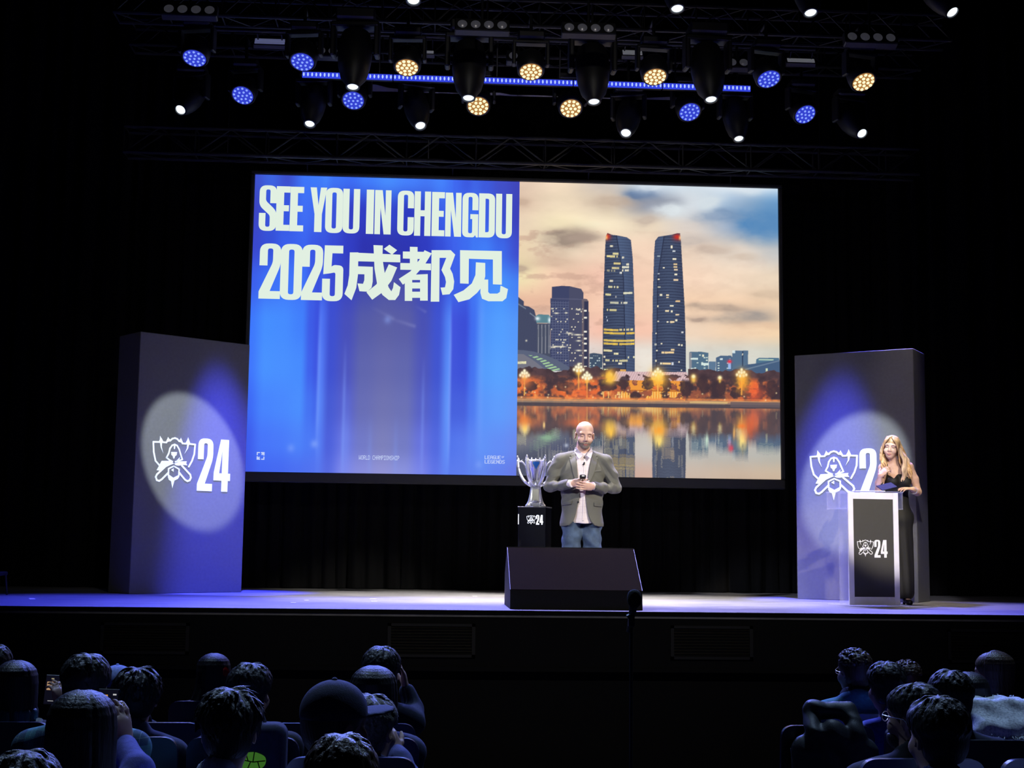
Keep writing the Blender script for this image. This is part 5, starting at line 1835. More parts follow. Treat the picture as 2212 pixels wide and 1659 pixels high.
def side_rot(yaw, pitch=0.0, roll=0.0):
    """head or limb axes: yaw about z, then nod, then tilt; local -y is the facing direction"""
    return np.array((Matrix.Rotation(yaw, 3, 'Z') @ Matrix.Rotation(pitch, 3, 'X') @ Matrix.Rotation(roll, 3, 'Y')))


def skull(s, c, R, k=1.0, female=False, face=True, ears=True):
    """a head added to the field: cranium, jaw, brow, nose, lips, lids, ears; c is the middle of the head"""
    P = lambda x, y, z: c + R @ (np3((x, y, z)) * k)
    f = 0.94 if female else 1.0
    s.ell(P(0, 0.012, 0.040), np3((0.080 * f, 0.098, 0.083)) * k, R, 0.02)
    s.ell(P(0, -0.025, -0.045), np3((0.063 * f, 0.068, 0.076)) * k, R, 0.035)
    s.ell(P(0, -0.060, -0.100), np3((0.030 * f, 0.026, 0.022)) * k, R, 0.03)
    if ears:
        for sx in (-1, 1):
            s.ell(P(sx * 0.083 * f, 0.015, -0.012), np3((0.010, 0.021, 0.033)) * k, R @ side_rot(sx * 0.35), 0.008)
            s.ell(P(sx * 0.092 * f, 0.010, -0.008), np3((0.006, 0.012, 0.020)) * k, R, 0.006, True)
    if face:
        s.cap(P(-0.045, -0.074, 0.022), P(0.045, -0.074, 0.022), 0.013 * k, None, 0.02)
        for sx in (-1, 1):
            s.ell(P(sx * 0.033, -0.092, 0.000), np3((0.020, 0.014, 0.012)) * k, R, 0.014, True)
            s.ell(P(sx * 0.033, -0.071, 0.000), np3((0.014, 0.012, 0.012)) * k, R, 0.004)
            s.ell(P(sx * 0.042, -0.060, -0.040), np3((0.026, 0.026, 0.024)) * k, R, 0.025)
        s.cap(P(0, -0.084, 0.008), P(0, -0.104, -0.034), 0.007 * k, 0.012 * k, 0.012)
        for sx in (-1, 1):
            s.ell(P(sx * 0.013, -0.094, -0.040), np3((0.009, 0.011, 0.008)) * k, R, 0.008)
        s.ell(P(0, -0.082, -0.068), np3((0.024, 0.012, 0.007)) * k, R, 0.008)
        s.ell(P(0, -0.080, -0.080), np3((0.020, 0.012, 0.008)) * k, R, 0.008)
        s.ell(P(0, -0.096, -0.0735), np3((0.022, 0.010, 0.0028)) * k, R, 0.003, True)
    return P


class Surf:
    """front surface lookup of a field, to lay patches (lapels, brows, lips) on it"""

    def __init__(s, sdf):
        from mathutils.bvhtree import BVHTree
        V, Q = sdf.mesh()
        s.t = BVHTree.FromPolygons([tuple(v) for v in V], [tuple(int(i) for i in q) for q in Q])

    def hit(s, o, d):
        r = s.t.ray_cast(Vector(o), Vector(d), 2.0)
        return r[0]


def patch(name, surf, poly, off, material, parent, y0=-1.0, seg=0.008, d=(0, 1, 0), to3=None, thick=0.004):
    """polygon in (x, z) laid on the surface seen along d; to3 maps (x, z) to the ray start"""
    import bmesh
    if to3 is None:
        to3 = lambda x, z: (x, y0, z)
    xs = [p[0] for p in poly]
    zs = [p[1] for p in poly]
    b = bmesh.new()
    tri = tessellate_polygon([[Vector((p[0], p[1], 0)) for p in poly]])
    vs = [b.verts.new((p[0], p[1], 0)) for p in poly]
    for t in tri:
        try:
            b.faces.new([vs[i] for i in t])
        except ValueError:
            pass
    for _ in range(7):
        es = [e for e in b.edges if e.calc_length() > seg]
        if not es or len(b.verts) > 4000:
            break
        bmesh.ops.subdivide_edges(b, edges=es, cuts=1)
        bmesh.ops.triangulate(b, faces=[f for f in b.faces if len(f.verts) > 4])
    dv = Vector(d).normalized()
    last = None
    bad = []
    for v in b.verts:
        o = to3(v.co.x, v.co.y)
        h = surf.hit(o, dv)
        if h is None:
            bad.append(v)
            continue
        v.co = h - dv * off
    bmesh.ops.delete(b, geom=bad, context='VERTS')
    me = bpy.data.meshes.new(name)
    b.to_mesh(me)
    b.free()
    o = link(name, me, material, parent, 'all')
    sol = o.modifiers.new('thickness', 'SOLIDIFY')
    sol.thickness = thick
    sol.offset = 0
    return o


def finger(s, pts, r0, r1, k=0.004):
    n = len(pts)
    for i in range(n - 1):
        s.cap(pts[i], pts[i + 1], r0 + (r1 - r0) * i / (n - 1), r0 + (r1 - r0) * (i + 1) / (n - 1), k)


def hand(s, wrist, fdir, back, size=1.0, curl=(0.5, 0.6, 0.7, 0.8), thumb=1, spread=0.06, thumb_dir=None):
    """palm and five fingers: fdir points to the knuckles, back is the back of the hand, thumb=+-1 picks the side"""
    f = np3(fdir) / np.linalg.norm(fdir)
    b = np3(back) - f * (np3(back) @ f)
    b /= np.linalg.norm(b)
    sd = np.cross(f, b) * thumb            # towards the thumb
    w = np3(wrist)
    z = size
    ax = np.stack([f, sd, b], 1)
    s.ell(w + f * 0.050 * z, np3((0.052, 0.041, 0.017)) * z, ax, 0.012)
    s.ell(w + f * 0.012 * z, np3((0.03, 0.027, 0.019)) * z, ax, 0.014)
    for i in range(4):
        off = (0.030 - 0.020 * i) * z
        base = w + f * (0.088 - 0.004 * abs(i - 1)) * z + sd * off
        L = np3([0.040, 0.045, 0.042, 0.033]) * z
        a = 0.0
        p = base
        pts = [w + f * 0.06 * z + sd * off * 0.9, base]
        for j, l in enumerate((L[i], L[i] * 0.62, L[i] * 0.5)):
            a += curl[i] * (0.7, 1.1, 0.7)[j]
            d = f * math.cos(a) - b * math.sin(a) + sd * spread * (1.5 - i) * 0.4
            p = p + d * l
            pts.append(p)
        finger(s, pts, 0.0098 * z, 0.0072 * z)
    tb = w + f * 0.022 * z + sd * 0.026 * z
    td = np3(thumb_dir) / np.linalg.norm(thumb_dir) if thumb_dir is not None else (f * 0.75 + sd * 0.6 - b * 0.3)
    td = td / np.linalg.norm(td)
    p1 = tb + (td * 0.6 + sd * 0.4) * 0.030 * z
    finger(s, [tb, p1, p1 + td * 0.032 * z, p1 + td * 0.032 * z + (td * 0.8 + f * 0.3) * 0.024 * z], 0.0125 * z, 0.0085 * z, 0.008)


def skin_mat(name, col, sub=0.0):
    return mat(name, col, 0.5, noise=0.06, nscale=40)


M['skin_man'] = skin_mat('light skin', (0.54, 0.32, 0.245))
M['skin_woman'] = skin_mat('fair skin', (0.58, 0.36, 0.26))
M['jacket'] = mat('grey wool jacket', (0.100, 0.096, 0.083), 0.85, noise=0.18, nscale=500, bump=0.15, bscale=600)
M['shirt'] = mat('pale pink checked shirt', (0.72, 0.62, 0.62), 0.8, noise=0.05)
M['jeans'] = mat('blue denim', (0.044, 0.070, 0.125), 0.85, noise=0.4, nscale=14, bump=0.15, bscale=500)
M['shoe'] = mat('dark leather', (0.02, 0.016, 0.014), 0.4)
M['beard'] = mat('grizzled beard', (0.20, 0.15, 0.12), 0.9, noise=0.5, nscale=160)
M['brow'] = mat('brown brow', (0.22, 0.12, 0.08), 0.9)
M['lip'] = mat('lip', (0.42, 0.14, 0.12), 0.5)
M['eye_dark'] = mat('lash line', (0.05, 0.025, 0.02), 0.6)
M['black_plastic'] = mat('black plastic', (0.012, 0.012, 0.014), 0.3)


def shirt_check(m):
    nt = m.node_tree
    b = nt.nodes['Principled BSDF']
    tc = nt.nodes.new('ShaderNodeTexCoord')
    mp = nt.nodes.new('ShaderNodeSeparateXYZ')
    nt.links.new(tc.outputs['Object'], mp.inputs[0])
    tot = None
    for ax, per in (('X', 0.013), ('Z', 0.06)):
        a = nt.nodes.new('ShaderNodeMath')
        a.operation = 'PINGPONG'
        a.inputs[1].default_value = per / 2
        nt.links.new(mp.outputs[ax], a.inputs[0])
        c = nt.nodes.new('ShaderNodeMath')
        c.operation = 'LESS_THAN'
        c.inputs[1].default_value = 0.0016
        nt.links.new(a.outputs[0], c.inputs[0])
        if tot is None:
            tot = c
        else:
            q = nt.nodes.new('ShaderNodeMath')
            q.operation = 'MAXIMUM'
            nt.links.new(tot.outputs[0], q.inputs[0])
            nt.links.new(c.outputs[0], q.inputs[1])
            tot = q
    mx = nt.nodes.new('ShaderNodeMix')
    mx.data_type = 'RGBA'
    mx.inputs[6].default_value = (0.72, 0.63, 0.64, 1)
    mx.inputs[7].default_value = (0.56, 0.44, 0.48, 1)
    nt.links.new(tot.outputs[0], mx.inputs[0])
    nt.links.new(mx.outputs[2], b.inputs['Base Color'])


shirt_check(M['shirt'])


# ------------------------------------------------------------------ the man on the stage
def build_man():
    MYY = 1.70
    x0 = onY(1257, 1100, MYY).x
    t = thing('person', 'bald bearded man in grey blazer, pale shirt and jeans, hands clasped around a black clicker', 'person', (x0, MYY, SZ))
    Hc = np3((0.022, -0.02, 1.688))
    R = side_rot(0.03, 0.20, 0.03)
    h = 0.0042
    lo, hi = (-0.47, -0.36, -0.02), (0.47, 0.22, 1.86)
    # the body, head to feet, one surface
    s = Sdf(lo, hi, h)
    P = skull(s, Hc, R, 1.10)
    s.cap((0.015, 0.035, 1.60), (0.005, 0.035, 1.44), 0.066, 0.078, 0.03)
    s.ell((0, 0.03, 1.30), (0.170, 0.09, 0.20), None, 0.03)
    s.ell((0, 0.02, 1.06), (0.165, 0.10, 0.18), None, 0.08)
    s.ell((0, 0.03, 0.92), (0.155, 0.10, 0.10), None, 0.06)
    EL, ER = np3((-0.330, 0.03, 1.165)), np3((0.345, 0.03, 1.155))
    WL, WR = np3((-0.135, -0.215, 1.185)), np3((0.085, -0.215, 1.165))
    for S, E, W in (((-0.205, 0.03, 1.42), EL, WL), ((0.210, 0.03, 1.42), ER, WR)):
        s.chain([S, E], [0.042, 0.033], 0.02)
        s.chain([E, W], [0.033, 0.026], 0.02)
    for sx in (-1, 1):
        s.chain([(sx * 0.09, 0.03, 0.88), (sx * 0.105, 0.01, 0.50), (sx * 0.115, 0.045, 0.09)], [0.078, 0.052, 0.035], 0.03)
        s.chain([(sx * 0.115, 0.05, 0.05), (sx * 0.125, -0.10, 0.035)], [0.035, 0.028], 0.02)
    # clasped hands: his right one behind and above, his left one folded over it
    hand(s, WL, (0.80, -0.42, 0.12), (-0.35, -0.75, -0.25), 1.05, (0.30, 0.36, 0.42, 0.50), 1, 0.05, (0.55, -0.25, 0.85))
    hand(s, WR + np3((0, -0.03, -0.01)), (-0.85, -0.34, 0.05), (0.35, -0.80, -0.20), 1.05, (0.34, 0.38, 0.42, 0.46), -1, 0.05, (-0.50, -0.10, 0.95))
    body = s.obj('body', M['skin_man'], t)
    sf = Surf(s)
    fd = R @ np3((0, 1, 0))
    to3 = lambda x, z: tuple(P(x, -0.30, z))

    def fp(name, poly, off, m, th=0.0025):
        return patch(name, sf, poly, off, m, body, d=tuple(fd), to3=to3, seg=0.005, thick=th)
    # grizzled beard along jaw and chin, moustache
    bd = [(-0.074, -0.030), (-0.066, -0.060), (-0.050, -0.092), (-0.026, -0.116), (0, -0.122), (0.026, -0.116), (0.050, -0.092), (0.066, -0.060), (0.074, -0.030), (0.062, -0.045), (0.047, -0.066), (0.030, -0.062), (0.012, -0.056), (0, -0.058), (-0.012, -0.056), (-0.030, -0.062), (-0.047, -0.066), (-0.062, -0.045)]
    fp('beard', bd, 0.003, M['beard'], 0.004)
    fp('mouth', [(-0.026, -0.072), (-0.012, -0.070), (0.012, -0.070), (0.026, -0.072), (0.014, -0.084), (0, -0.087), (-0.014, -0.084)], 0.0058, M['lip'], 0.003)
    fp('smile_line', [(-0.028, -0.0705), (0, -0.0735), (0.028, -0.0705), (0.028, -0.0725), (0, -0.0765), (-0.028, -0.0725)], 0.0085, M['eye_dark'], 0.002)
    for sx in (-1, 1):
        q = lambda L: [(sx * a, b) for a, b in L]
        fp('eyebrow', q([(0.014, 0.019), (0.034, 0.026), (0.054, 0.018), (0.034, 0.020)]), 0.002, M['brow'])
        fp('eyelid_line', q([(0.018, -0.003), (0.033, -0.008), (0.049, -0.003), (0.033, -0.0045)]), 0.0015, M['eye_dark'], 0.002)
    # shirt
    s = Sdf((-0.30, -0.30, 0.70), (0.30, 0.22, 1.62), 0.005)
    s.ell((0, 0.02, 1.28), (0.212, 0.125, 0.22), None, 0.05)
    s.ell((0, -0.005, 1.06), (0.190, 0.140, 0.22), None, 0.08)
    s.cap((0, 0.01, 0.94), (0, 0.01, 0.82), 0.165, 0.165, 0.05, flat=((0, 1, 0), 0.82))
    s.cap((0.010, 0.036, 1.50), (0.006, 0.030, 1.43), 0.080, 0.092, 0.03)
    s.cap((0.012, 0.030, 1.515), (0.02, 0.0, 1.64), 0.066, 0.070, 0.005, True)
    s.cap((0.014, -0.07, 1.48), (0.014, -0.06, 1.60), 0.012, 0.06, 0.01, True)
    s.keep(lambda X, Y, Z: 0.795 - Z + 0 * X + 0 * Y)
    s.warp(lambda X, Y, Z: 0.003 * np.sin(38 * X + 9 * Z) * np.sin(14 * Z + 5 * X) + 0 * Y)
    shirt = s.obj('shirt', M['shirt'], t)
    ss = Surf(s)
    M['placket'] = mat('shirt edge', (0.60, 0.50, 0.52), 0.8)
    patch('placket', ss, [(0.008, 1.46), (0.026, 1.46), (0.006, 0.82), (-0.012, 0.82)], 0.002, M['shirt'], shirt, thick=0.003)
    # collar points, raised off the neck
    for sx in (-1, 1):
        m = MB()
        X = lambda a: 0.014 + sx * a
        A = [(X(0.084), 0.045, 1.545), (X(0.088), 0.0, 1.515), (X(0.070), -0.070, 1.470), (X(0.058), -0.115, 1.440), (X(0.014), -0.098, 1.472), (X(0.030), -0.078, 1.500), (X(0.066), -0.040, 1.545), (X(0.080), 0.0, 1.565)]
        m.add(A, [(0, 1, 6, 7), (1, 2, 5, 6), (2, 3, 4, 5)])
        o = m.obj('collar', M['shirt'], shirt)
        sol = o.modifiers.new('thickness', 'SOLIDIFY')
        sol.thickness = 0.005
    # jacket
    s = Sdf((-0.47, -0.34, 0.70), (0.47, 0.24, 1.62), 0.005)
    s.ell((0, 0.025, 1.28), (0.232, 0.140, 0.215), None, 0.05)
    s.ell((0, 0.005, 1.06), (0.205, 0.158, 0.22), None, 0.09)
    s.cap((0, 0.012, 0.98), (0, 0.016, 0.80), 0.190, 0.222, 0.06, flat=((0, 1, 0), 0.78))
    s.cap((-0.10, 0.035, 1.475), (-0.215, 0.03, 1.435), 0.055, 0.062, 0.04)
    s.cap((0.12, 0.035, 1.475), (0.235, 0.03, 1.435), 0.055, 0.062, 0.04)
    s.cap((0.01, 0.05, 1.50), (0.005, 0.045, 1.42), 0.088, 0.105, 0.04)
    for S, E, W in (((-0.222, 0.03, 1.425), EL, WL), ((0.240, 0.03, 1.425), ER, WR)):
        mid = (np3(S) + E) / 2 + np3((0.008 * np.sign(S[0]), 0.005, 0.0))
        s.chain([S, mid, E], [0.072, 0.063, 0.055], 0.022)
        W2 = E + (W - E) * 0.96
        s.chain([E, (E + W2) / 2 + np3((0, 0, -0.006)), W2], [0.056, 0.050, 0.047], 0.018)
        d = (W - E) / np.linalg.norm(W - E)
        s.cap(W2 + d * 0.006, W2 + d * 0.06, 0.043, 0.043, 0.003, True)

    def folds(X, Y, Z):
        out = 0
        rid = lambda a: 1 - 2 * np.abs(np.mod(a / (2 * pi), 1) - 0.5) * 2
        for E, W, sg in ((EL, WL, -1), (ER, WR, 1)):
            r2 = ((X - E[0] * 0.80) / 0.15) ** 2 + ((Y + 0.07) / 0.18) ** 2 + ((Z - E[2] - 0.01) / 0.09) ** 2
            out = out + 0.011 * rid(70 * (X * sg * 0.9 + (Z - E[2]) * 0.45) + 1.5 * np.sin(30 * Z)) * np.exp(-r2)
            r3 = ((X - E[0] * 0.86) / 0.09) ** 2 + ((Z - 1.31) / 0.12) ** 2
            out = out + 0.011 * rid(58 * (Z * 0.8 + X * sg * 0.7) + 1.2 * np.sin(25 * X)) * np.exp(-r3)
        r4 = ((np.abs(X - 0.005) - 0.17) / 0.06) ** 2 + ((Z - 1.08) / 0.12) ** 2
        out = out + 0.007 * rid(52 * (Z + 0.5 * np.abs(X))) * np.exp(-r4)
        return out + 0.0026 * np.sin(21 * X + 6 * Z) * np.sin(11 * Z + 3)
    s.warp(folds)
    # front opening: narrow V to the hands, open skirts with rounded corners below
    op = [(0.092, 1.60), (0.092, 1.49), (0.060, 1.36), (0.040, 1.24), (0.024, 1.14), (0.018, 1.05), (0.030, 0.96), (0.050, 0.875), (0.075, 0.815), (0.115, 0.775), (0.16, 0.765), (0.16, 0.70)]
    opl = [(-0.062, 1.60), (-0.062, 1.49), (-0.062, 1.36), (-0.052, 1.24), (-0.036, 1.14), (-0.040, 1.05), (-0.060, 0.96), (-0.078, 0.875), (-0.100, 0.82), (-0.140, 0.785), (-0.18, 0.775), (-0.18, 0.70)]
    zs = [p[1] for p in op][::-1]
    xr = [p[0] for p in op][::-1]
    xl = [p[0] for p in opl][::-1]

    def opening(X, Y, Z):
        a = np.interp(Z, zs, xr)
        b = np.interp(Z, zs, xl)
        inside = np.minimum(np.minimum(a - X, X - b), -0.02 - Y)
        return inside
    s.keep(opening)
    s.keep(lambda X, Y, Z: 0.762 + 0.02 * np.abs(X) - Z + 0 * Y)
    s.cap((0.012, 0.03, 1.525), (0.02, 0.0, 1.64), 0.078, 0.09, 0.006, True)
    jk = s.obj('jacket', M['jacket'], t)
    for E, W in ((EL, WL), (ER, WR)):
        d = (W - E) / np.linalg.norm(W - E)
        q = E + (W - E) * 0.96
        MB().tube([tuple(q - d * 0.03), tuple(q + d * 0.030), tuple(q + d * 0.033)], [0.040, 0.0395, 0.034], 20).obj('cuff', M['shirt'], shirt, True)
    sj = Surf(s)
    M['lapel'] = mat('grey wool lapel', (0.115, 0.110, 0.097), 0.8, noise=0.15, nscale=500)
    patch('lapel', sj, [(0.100, 1.505), (0.150, 1.478), (0.133, 1.462), (0.156, 1.455), (0.110, 1.30), (0.052, 1.185), (0.030, 1.15), (0.044, 1.24), (0.064, 1.36)], 0.006, M['lapel'], jk, thick=0.007)
    patch('lapel', sj, [(-0.072, 1.505), (-0.128, 1.478), (-0.113, 1.464), (-0.136, 1.457), (-0.104, 1.30), (-0.072, 1.185), (-0.045, 1.15), (-0.056, 1.24), (-0.066, 1.36)], 0.006, M['lapel'], jk, thick=0.007)
    patch('pocket_flap', sj, [(0.105, 1.005), (0.195, 1.000), (0.197, 0.965), (0.108, 0.968)], 0.006, M['jacket'], jk, thick=0.008)
    patch('pocket_flap', sj, [(-0.115, 1.02), (-0.205, 1.005), (-0.207, 0.972), (-0.120, 0.985)], 0.006, M['jacket'], jk, thick=0.008)
    patch('breast_pocket', sj, [(0.105, 1.325), (0.185, 1.335), (0.187, 1.318), (0.107, 1.308)], 0.004, M['lapel'], jk, thick=0.006)
    h_ = sj.hit((-0.055, -1, 1.005), (0, 1, 0))
    if h_ is not None:
        MB().lathe([(0.009, -0.003), (0.010, 0.0), (0.006, 0.003)], 12, Matrix.Translation(h_ - Vector((0, 0.003, 0))) @ Matrix.Rotation(pi / 2, 4, 'X')).obj('button', M['black_plastic'], jk)
    # jeans
    s = Sdf((-0.30, -0.22, 0.02), (0.30, 0.24, 1.00), 0.0055)
    s.ell((0, 0.02, 0.90), (0.178, 0.128, 0.11), None, 0.04)
    for sx in (-1, 1):
        s.chain([(sx * 0.092, 0.02, 0.86), (sx * 0.108, 0.0, 0.50), (sx * 0.118, 0.04, 0.07)], [0.112, 0.090, 0.078], 0.02)
    s.warp(lambda X, Y, Z: 0.010 * np.sin(34 * (Z + 0.9 * np.abs(X))) * np.sin(11 * Z + 14 * X) + 0.005 * np.sin(55 * Z + 30 * X) * np.clip((0.75 - Z) * 4, 0, 1))
    s.keep(lambda X, Y, Z: 0.05 - Z + 0 * X + 0 * Y)
    s.obj('jeans', M['jeans'], t)
    for sx in (-1, 1):
        s = Sdf((sx * 0.125 - 0.08, -0.20, -0.01), (sx * 0.125 + 0.08, 0.13, 0.13), 0.005)
        s.chain([(sx * 0.118, 0.07, 0.05), (sx * 0.125, -0.02, 0.048), (sx * 0.130, -0.12, 0.035)], [0.048, 0.046, 0.036], 0.02)
        s.keep(lambda X, Y, Z: 0.0005 - Z + 0 * X + 0 * Y)
        s.obj('shoe', M['shoe'], t)
    # the clicker he holds and the clip microphone on his shirt
    c = MB()
    c.box((0, 0, 0), (0.062, 0.05, 0.040), bev=0.012)
    o = c.obj('clicker', M['black_plastic'])
    o.location = Vector((x0 - 0.026, MYY - 0.300, SZ + 1.248))
    o.rotation_euler = (math.radians(-25), 0, 0)
    tag(o, 'black clicker held between the bald man\'s hands', 'clicker')
    MB().box((0.0, -0.027, -0.002), (0.026, 0.004, 0.010), bev=0.0015).obj('light_bar', mat('pale indicator', (0.7, 0.65, 0.65), 0.4), o)
    hm = ss.hit((0.008, -1, 1.395), (0, 1, 0))
    c = MB()
    c.lathe([(0.004, -0.014), (0.0075, -0.008), (0.0075, 0.010), (0.004, 0.014)], 10, Matrix.Rotation(math.radians(20), 4, 'Y'))
    c.box((-0.006, 0.0, -0.012), (0.022, 0.008, 0.008), bev=0.002)
    o = c.obj('clip_microphone', M['mic'])
    o.parent = t
    o.location = hm - Vector((0, 0.011, 0))
    c = MB()
    c.tube(curve_pts([(-0.004, 0, -0.012), (-0.012, 0.0, -0.03), (-0.018, 0.004, -0.055)], 4), 0.0012, 5)
    c.obj('cable', M['mic'], o)
    o['label'] = 'tiny black clip-on microphone'


build_man()


# ------------------------------------------------------------------ the woman at the lectern
M['dress'] = mat('black dress cloth', (0.006, 0.006, 0.006), 0.65, noise=0.2, nscale=60, spec=0.4)
M['hair_blonde'] = mat('blonde hair', (0.46, 0.27, 0.12), 0.45, noise=0.5, nscale=30, stretch=(1, 1, 0.15))
M['hair_pale'] = mat('pale blonde hair', (0.56, 0.40, 0.27), 0.45, noise=0.45, nscale=30, stretch=(1, 1, 0.15))


def build_woman():
    WY = 2.17
    x0 = onY(1947, 1200, WY).x
    t = thing('person', 'woman with long blonde hair in a black V-neck dress standing behind the lectern', 'person', (x0, WY, SZ))
    k = 14.22 / FPX
    px = lambda x: (x - 1947) * k
    pz = lambda y: 1.757 - (y - 940.3) * k * 0.995
    zx = lambda x: px(1860 + x / 9.22)
    zz = lambda y: pz(930 + y / 9.22)
    Hc = np3((zx(625), -0.03, zz(310)))
    R = side_rot(-0.50, 0.02, 0.12)
    lo, hi = (-0.40, -0.44, -0.02), (0.33, 0.24, 1.80)
    s = Sdf(lo, hi, 0.0042)
    P = skull(s, Hc, R, 0.97, True)
    nb = np3((zx(680), 0.02, zz(640)))
    s.cap(Hc + np3((0.015, 0.03, -0.06)), nb, 0.048, 0.054, 0.025)
    sh_r, sh_l = np3((zx(1010), 0.03, zz(690))), np3((zx(480), 0.03, zz(720)))
    s.cap(nb + np3((0, 0.01, -0.02)), sh_r, 0.050, 0.050, 0.03)
    s.cap(nb + np3((0, 0.01, -0.02)), sh_l, 0.050, 0.046, 0.03)
    s.ell((zx(745), 0.03, 1.32), (0.150, 0.095, 0.15), None, 0.05)
    for sx in (-1, 1):
        s.ell((zx(745) + sx * 0.065, -0.055, 1.285), (0.062, 0.055, 0.062), None, 0.03)
    s.ell((zx(745), 0.03, 1.10), (0.120, 0.085, 0.16), None, 0.06)
    s.ell((zx(760), 0.03, 0.93), (0.150, 0.105, 0.13), None, 0.06)
    for sx in (-1, 1):
        s.chain([(zx(760) + sx * 0.07, 0.03, 0.86), (zx(770) + sx * 0.06, 0.02, 0.48), (zx(775) + sx * 0.06, 0.05, 0.09)], [0.078, 0.050, 0.034], 0.03)
        s.chain([(zx(775) + sx * 0.06, 0.06, 0.075), (zx(765) + sx * 0.065, -0.09, 0.03)], [0.032, 0.026], 0.02)
    # her left arm down to the lectern
    el = np3((zx(1205), 0.06, zz(1195)))
    wl = np3((zx(960), -0.15, zz(1185) + 0.012))
    s.chain([sh_r, (sh_r + el) / 2 + np3((0.012, 0, 0)), el], [0.048, 0.046, 0.040], 0.02)
    s.chain([el, (el + wl) / 2 + np3((0.0, 0.0, -0.004)), wl], [0.041, 0.036, 0.026], 0.02)
    hand(s, wl, (-1.0, -0.30, 0.10), (0.05, -0.25, 1.0), 0.93, (0.25, 0.3, 0.35, 0.4), 1, 0.05)
    # her right arm raised to her hair
    e2 = np3((zx(320), -0.08, zz(1190)))
    w2 = np3((zx(275), -0.20, zz(900)))
    s.chain([sh_l, e2], [0.046, 0.038], 0.02)
    s.chain([e2, (e2 + w2) / 2 + np3((-0.010, 0, 0)), w2], [0.040, 0.036, 0.025], 0.02)
    hand(s, w2, (0.62, 0.02, 0.62), (-0.55, -0.65, 0.45), 0.93, (0.40, 0.48, 0.56, 0.62), -1, 0.05)
    body = s.obj('body', M['skin_woman'], t)
    sf = Surf(s)
    fd = R @ np3((0, 1, 0))
    to3 = lambda x, z: tuple(P(x, -0.30, z))

    def fp(name, poly, off, m, th=0.002):
        return patch(name, sf, poly, off, m, body, d=tuple(fd), to3=to3, seg=0.005, thick=th)
    fp('mouth', [(-0.024, -0.074), (-0.010, -0.068), (0, -0.070), (0.010, -0.068), (0.024, -0.074), (0.012, -0.083), (0, -0.085), (-0.012, -0.083)], 0.005, M['lip'], 0.003)
    for sx in (-1, 1):
        q = lambda L: [(sx * a, b) for a, b in L]
        fp('eyebrow', q([(0.016, 0.020), (0.034, 0.027), (0.052, 0.020), (0.034, 0.0225)]), 0.002, M['brow'])
        fp('eye', q([(0.018, -0.003), (0.026, 0.001), (0.035, 0.0015), (0.049, -0.001), (0.036, -0.005), (0.026, -0.0055)]), 0.0015, M['eye_dark'])
    # dress
    s = Sdf((-0.30, -0.26, 0.03), (0.30, 0.26, 1.48), 0.005)
    cx = zx(745)
    s.ell((cx, 0.03, 1.30), (0.160, 0.106, 0.155), None, 0.04)
    for sx in (-1, 1):
        s.ell((cx + sx * 0.066, -0.055, 1.285), (0.068, 0.062, 0.066), None, 0.03)
    s.ell((cx, 0.03, 1.10), (0.130, 0.095, 0.16), None, 0.06)
    s.ell((zx(765), 0.03, 0.93), (0.160, 0.118, 0.14), None, 0.06)
    s.cap((zx(770), 0.03, 0.86), (zx(790), 0.035, 0.13), 0.150, 0.140, 0.06, flat=((0, 1, 0), 0.85))
    s.keep(lambda X, Y, Z: 0.065 - Z + 0 * X + 0 * Y)
    vb = zz(945)
    vx = zx(612)

    def neckline(X, Y, Z):
        top = np.where(X < vx, vb + (vx - X) * 1.15, vb + (X - vx) * 0.80)
        top = np.minimum(top, zz(870) + 0.01 + 0 * X)
        return Z - np.where(Y < 0.06, top, zz(900)) + 0 * Y
    s.keep(neckline)
    s.warp(lambda X, Y, Z: (0.004 * np.sin(70 * X + 5 * Z) + 0.003 * np.sin(40 * X - 30 * Y)) * np.clip((1.0 - Z) * 2, 0, 1))
    dr = s.obj('dress', M['dress'], t)
    for (a, b) in (((zx(525), zz(880)), (zx(545), zz(640))), ((zx(880), zz(885)), (zx(865), zz(640)))):
        pts = []
        for q in range(9):
            u = q / 8
            hh = sf.hit((a[0] + (b[0] - a[0]) * u, -1, a[1] + (b[1] - a[1]) * u), (0, 1, 0))
            if hh is not None:
                pts.append(hh - Vector((0, 0.003, 0)))
        MB().tube(pts, 0.0055, 6).obj('strap', M['dress'], dr, True)
    # hair: a cap and many waved locks
    rg = random.Random(11)
    s = Sdf((-0.26, -0.26, 1.18), (0.30, 0.26, 1.80), 0.0045)
    s.ell(P(0, 0.018, 0.052), np3((0.086, 0.102, 0.084)), R, 0.01)
    s.ell(P(0, -0.075, -0.035), np3((0.058, 0.07, 0.074)), R, 0.012, True)
    ctr = P(0, 0.02, 0.05)
    ends = []
    for i in range(100):
        a = -1.15 + 2.30 * (i / 99)                   # around the back of the head from ear to ear
        ca, sa = math.cos(a * 1.45), math.sin(a * 1.45)
        root = P(0.055 * sa, 0.015 + 0.06 * ca - 0.02, 0.115 - 0.01 * rg.random())
        mid = P(0.092 * sa, 0.03 + 0.075 * ca, 0.03)
        right = sa > 0 - 0.2
        L = rg.uniform(0.34, 0.43) if sa > -0.5 else rg.uniform(0.24, 0.32)
        wide = 0.055 if sa > 0.2 else 0.0
        p3 = P(0.105 * sa, 0.02 + 0.05 * ca, -0.06) + np3((wide * 0.7, 0, 0))
        tip = np3((p3[0] + wide * rg.uniform(0.2, 1.0) + rg.uniform(-.02, .02), p3[1] - (0.06 if abs(sa) > .55 else 0.0) - 0.02 * rg.random(), p3[2] - L * 0.62))
        pts = curve_pts([root, mid, p3, (p3 + tip) / 2 + np3((rg.uniform(-.012, .012), 0, 0)), tip], 5)
        ph = rg.uniform(0, 6.28)
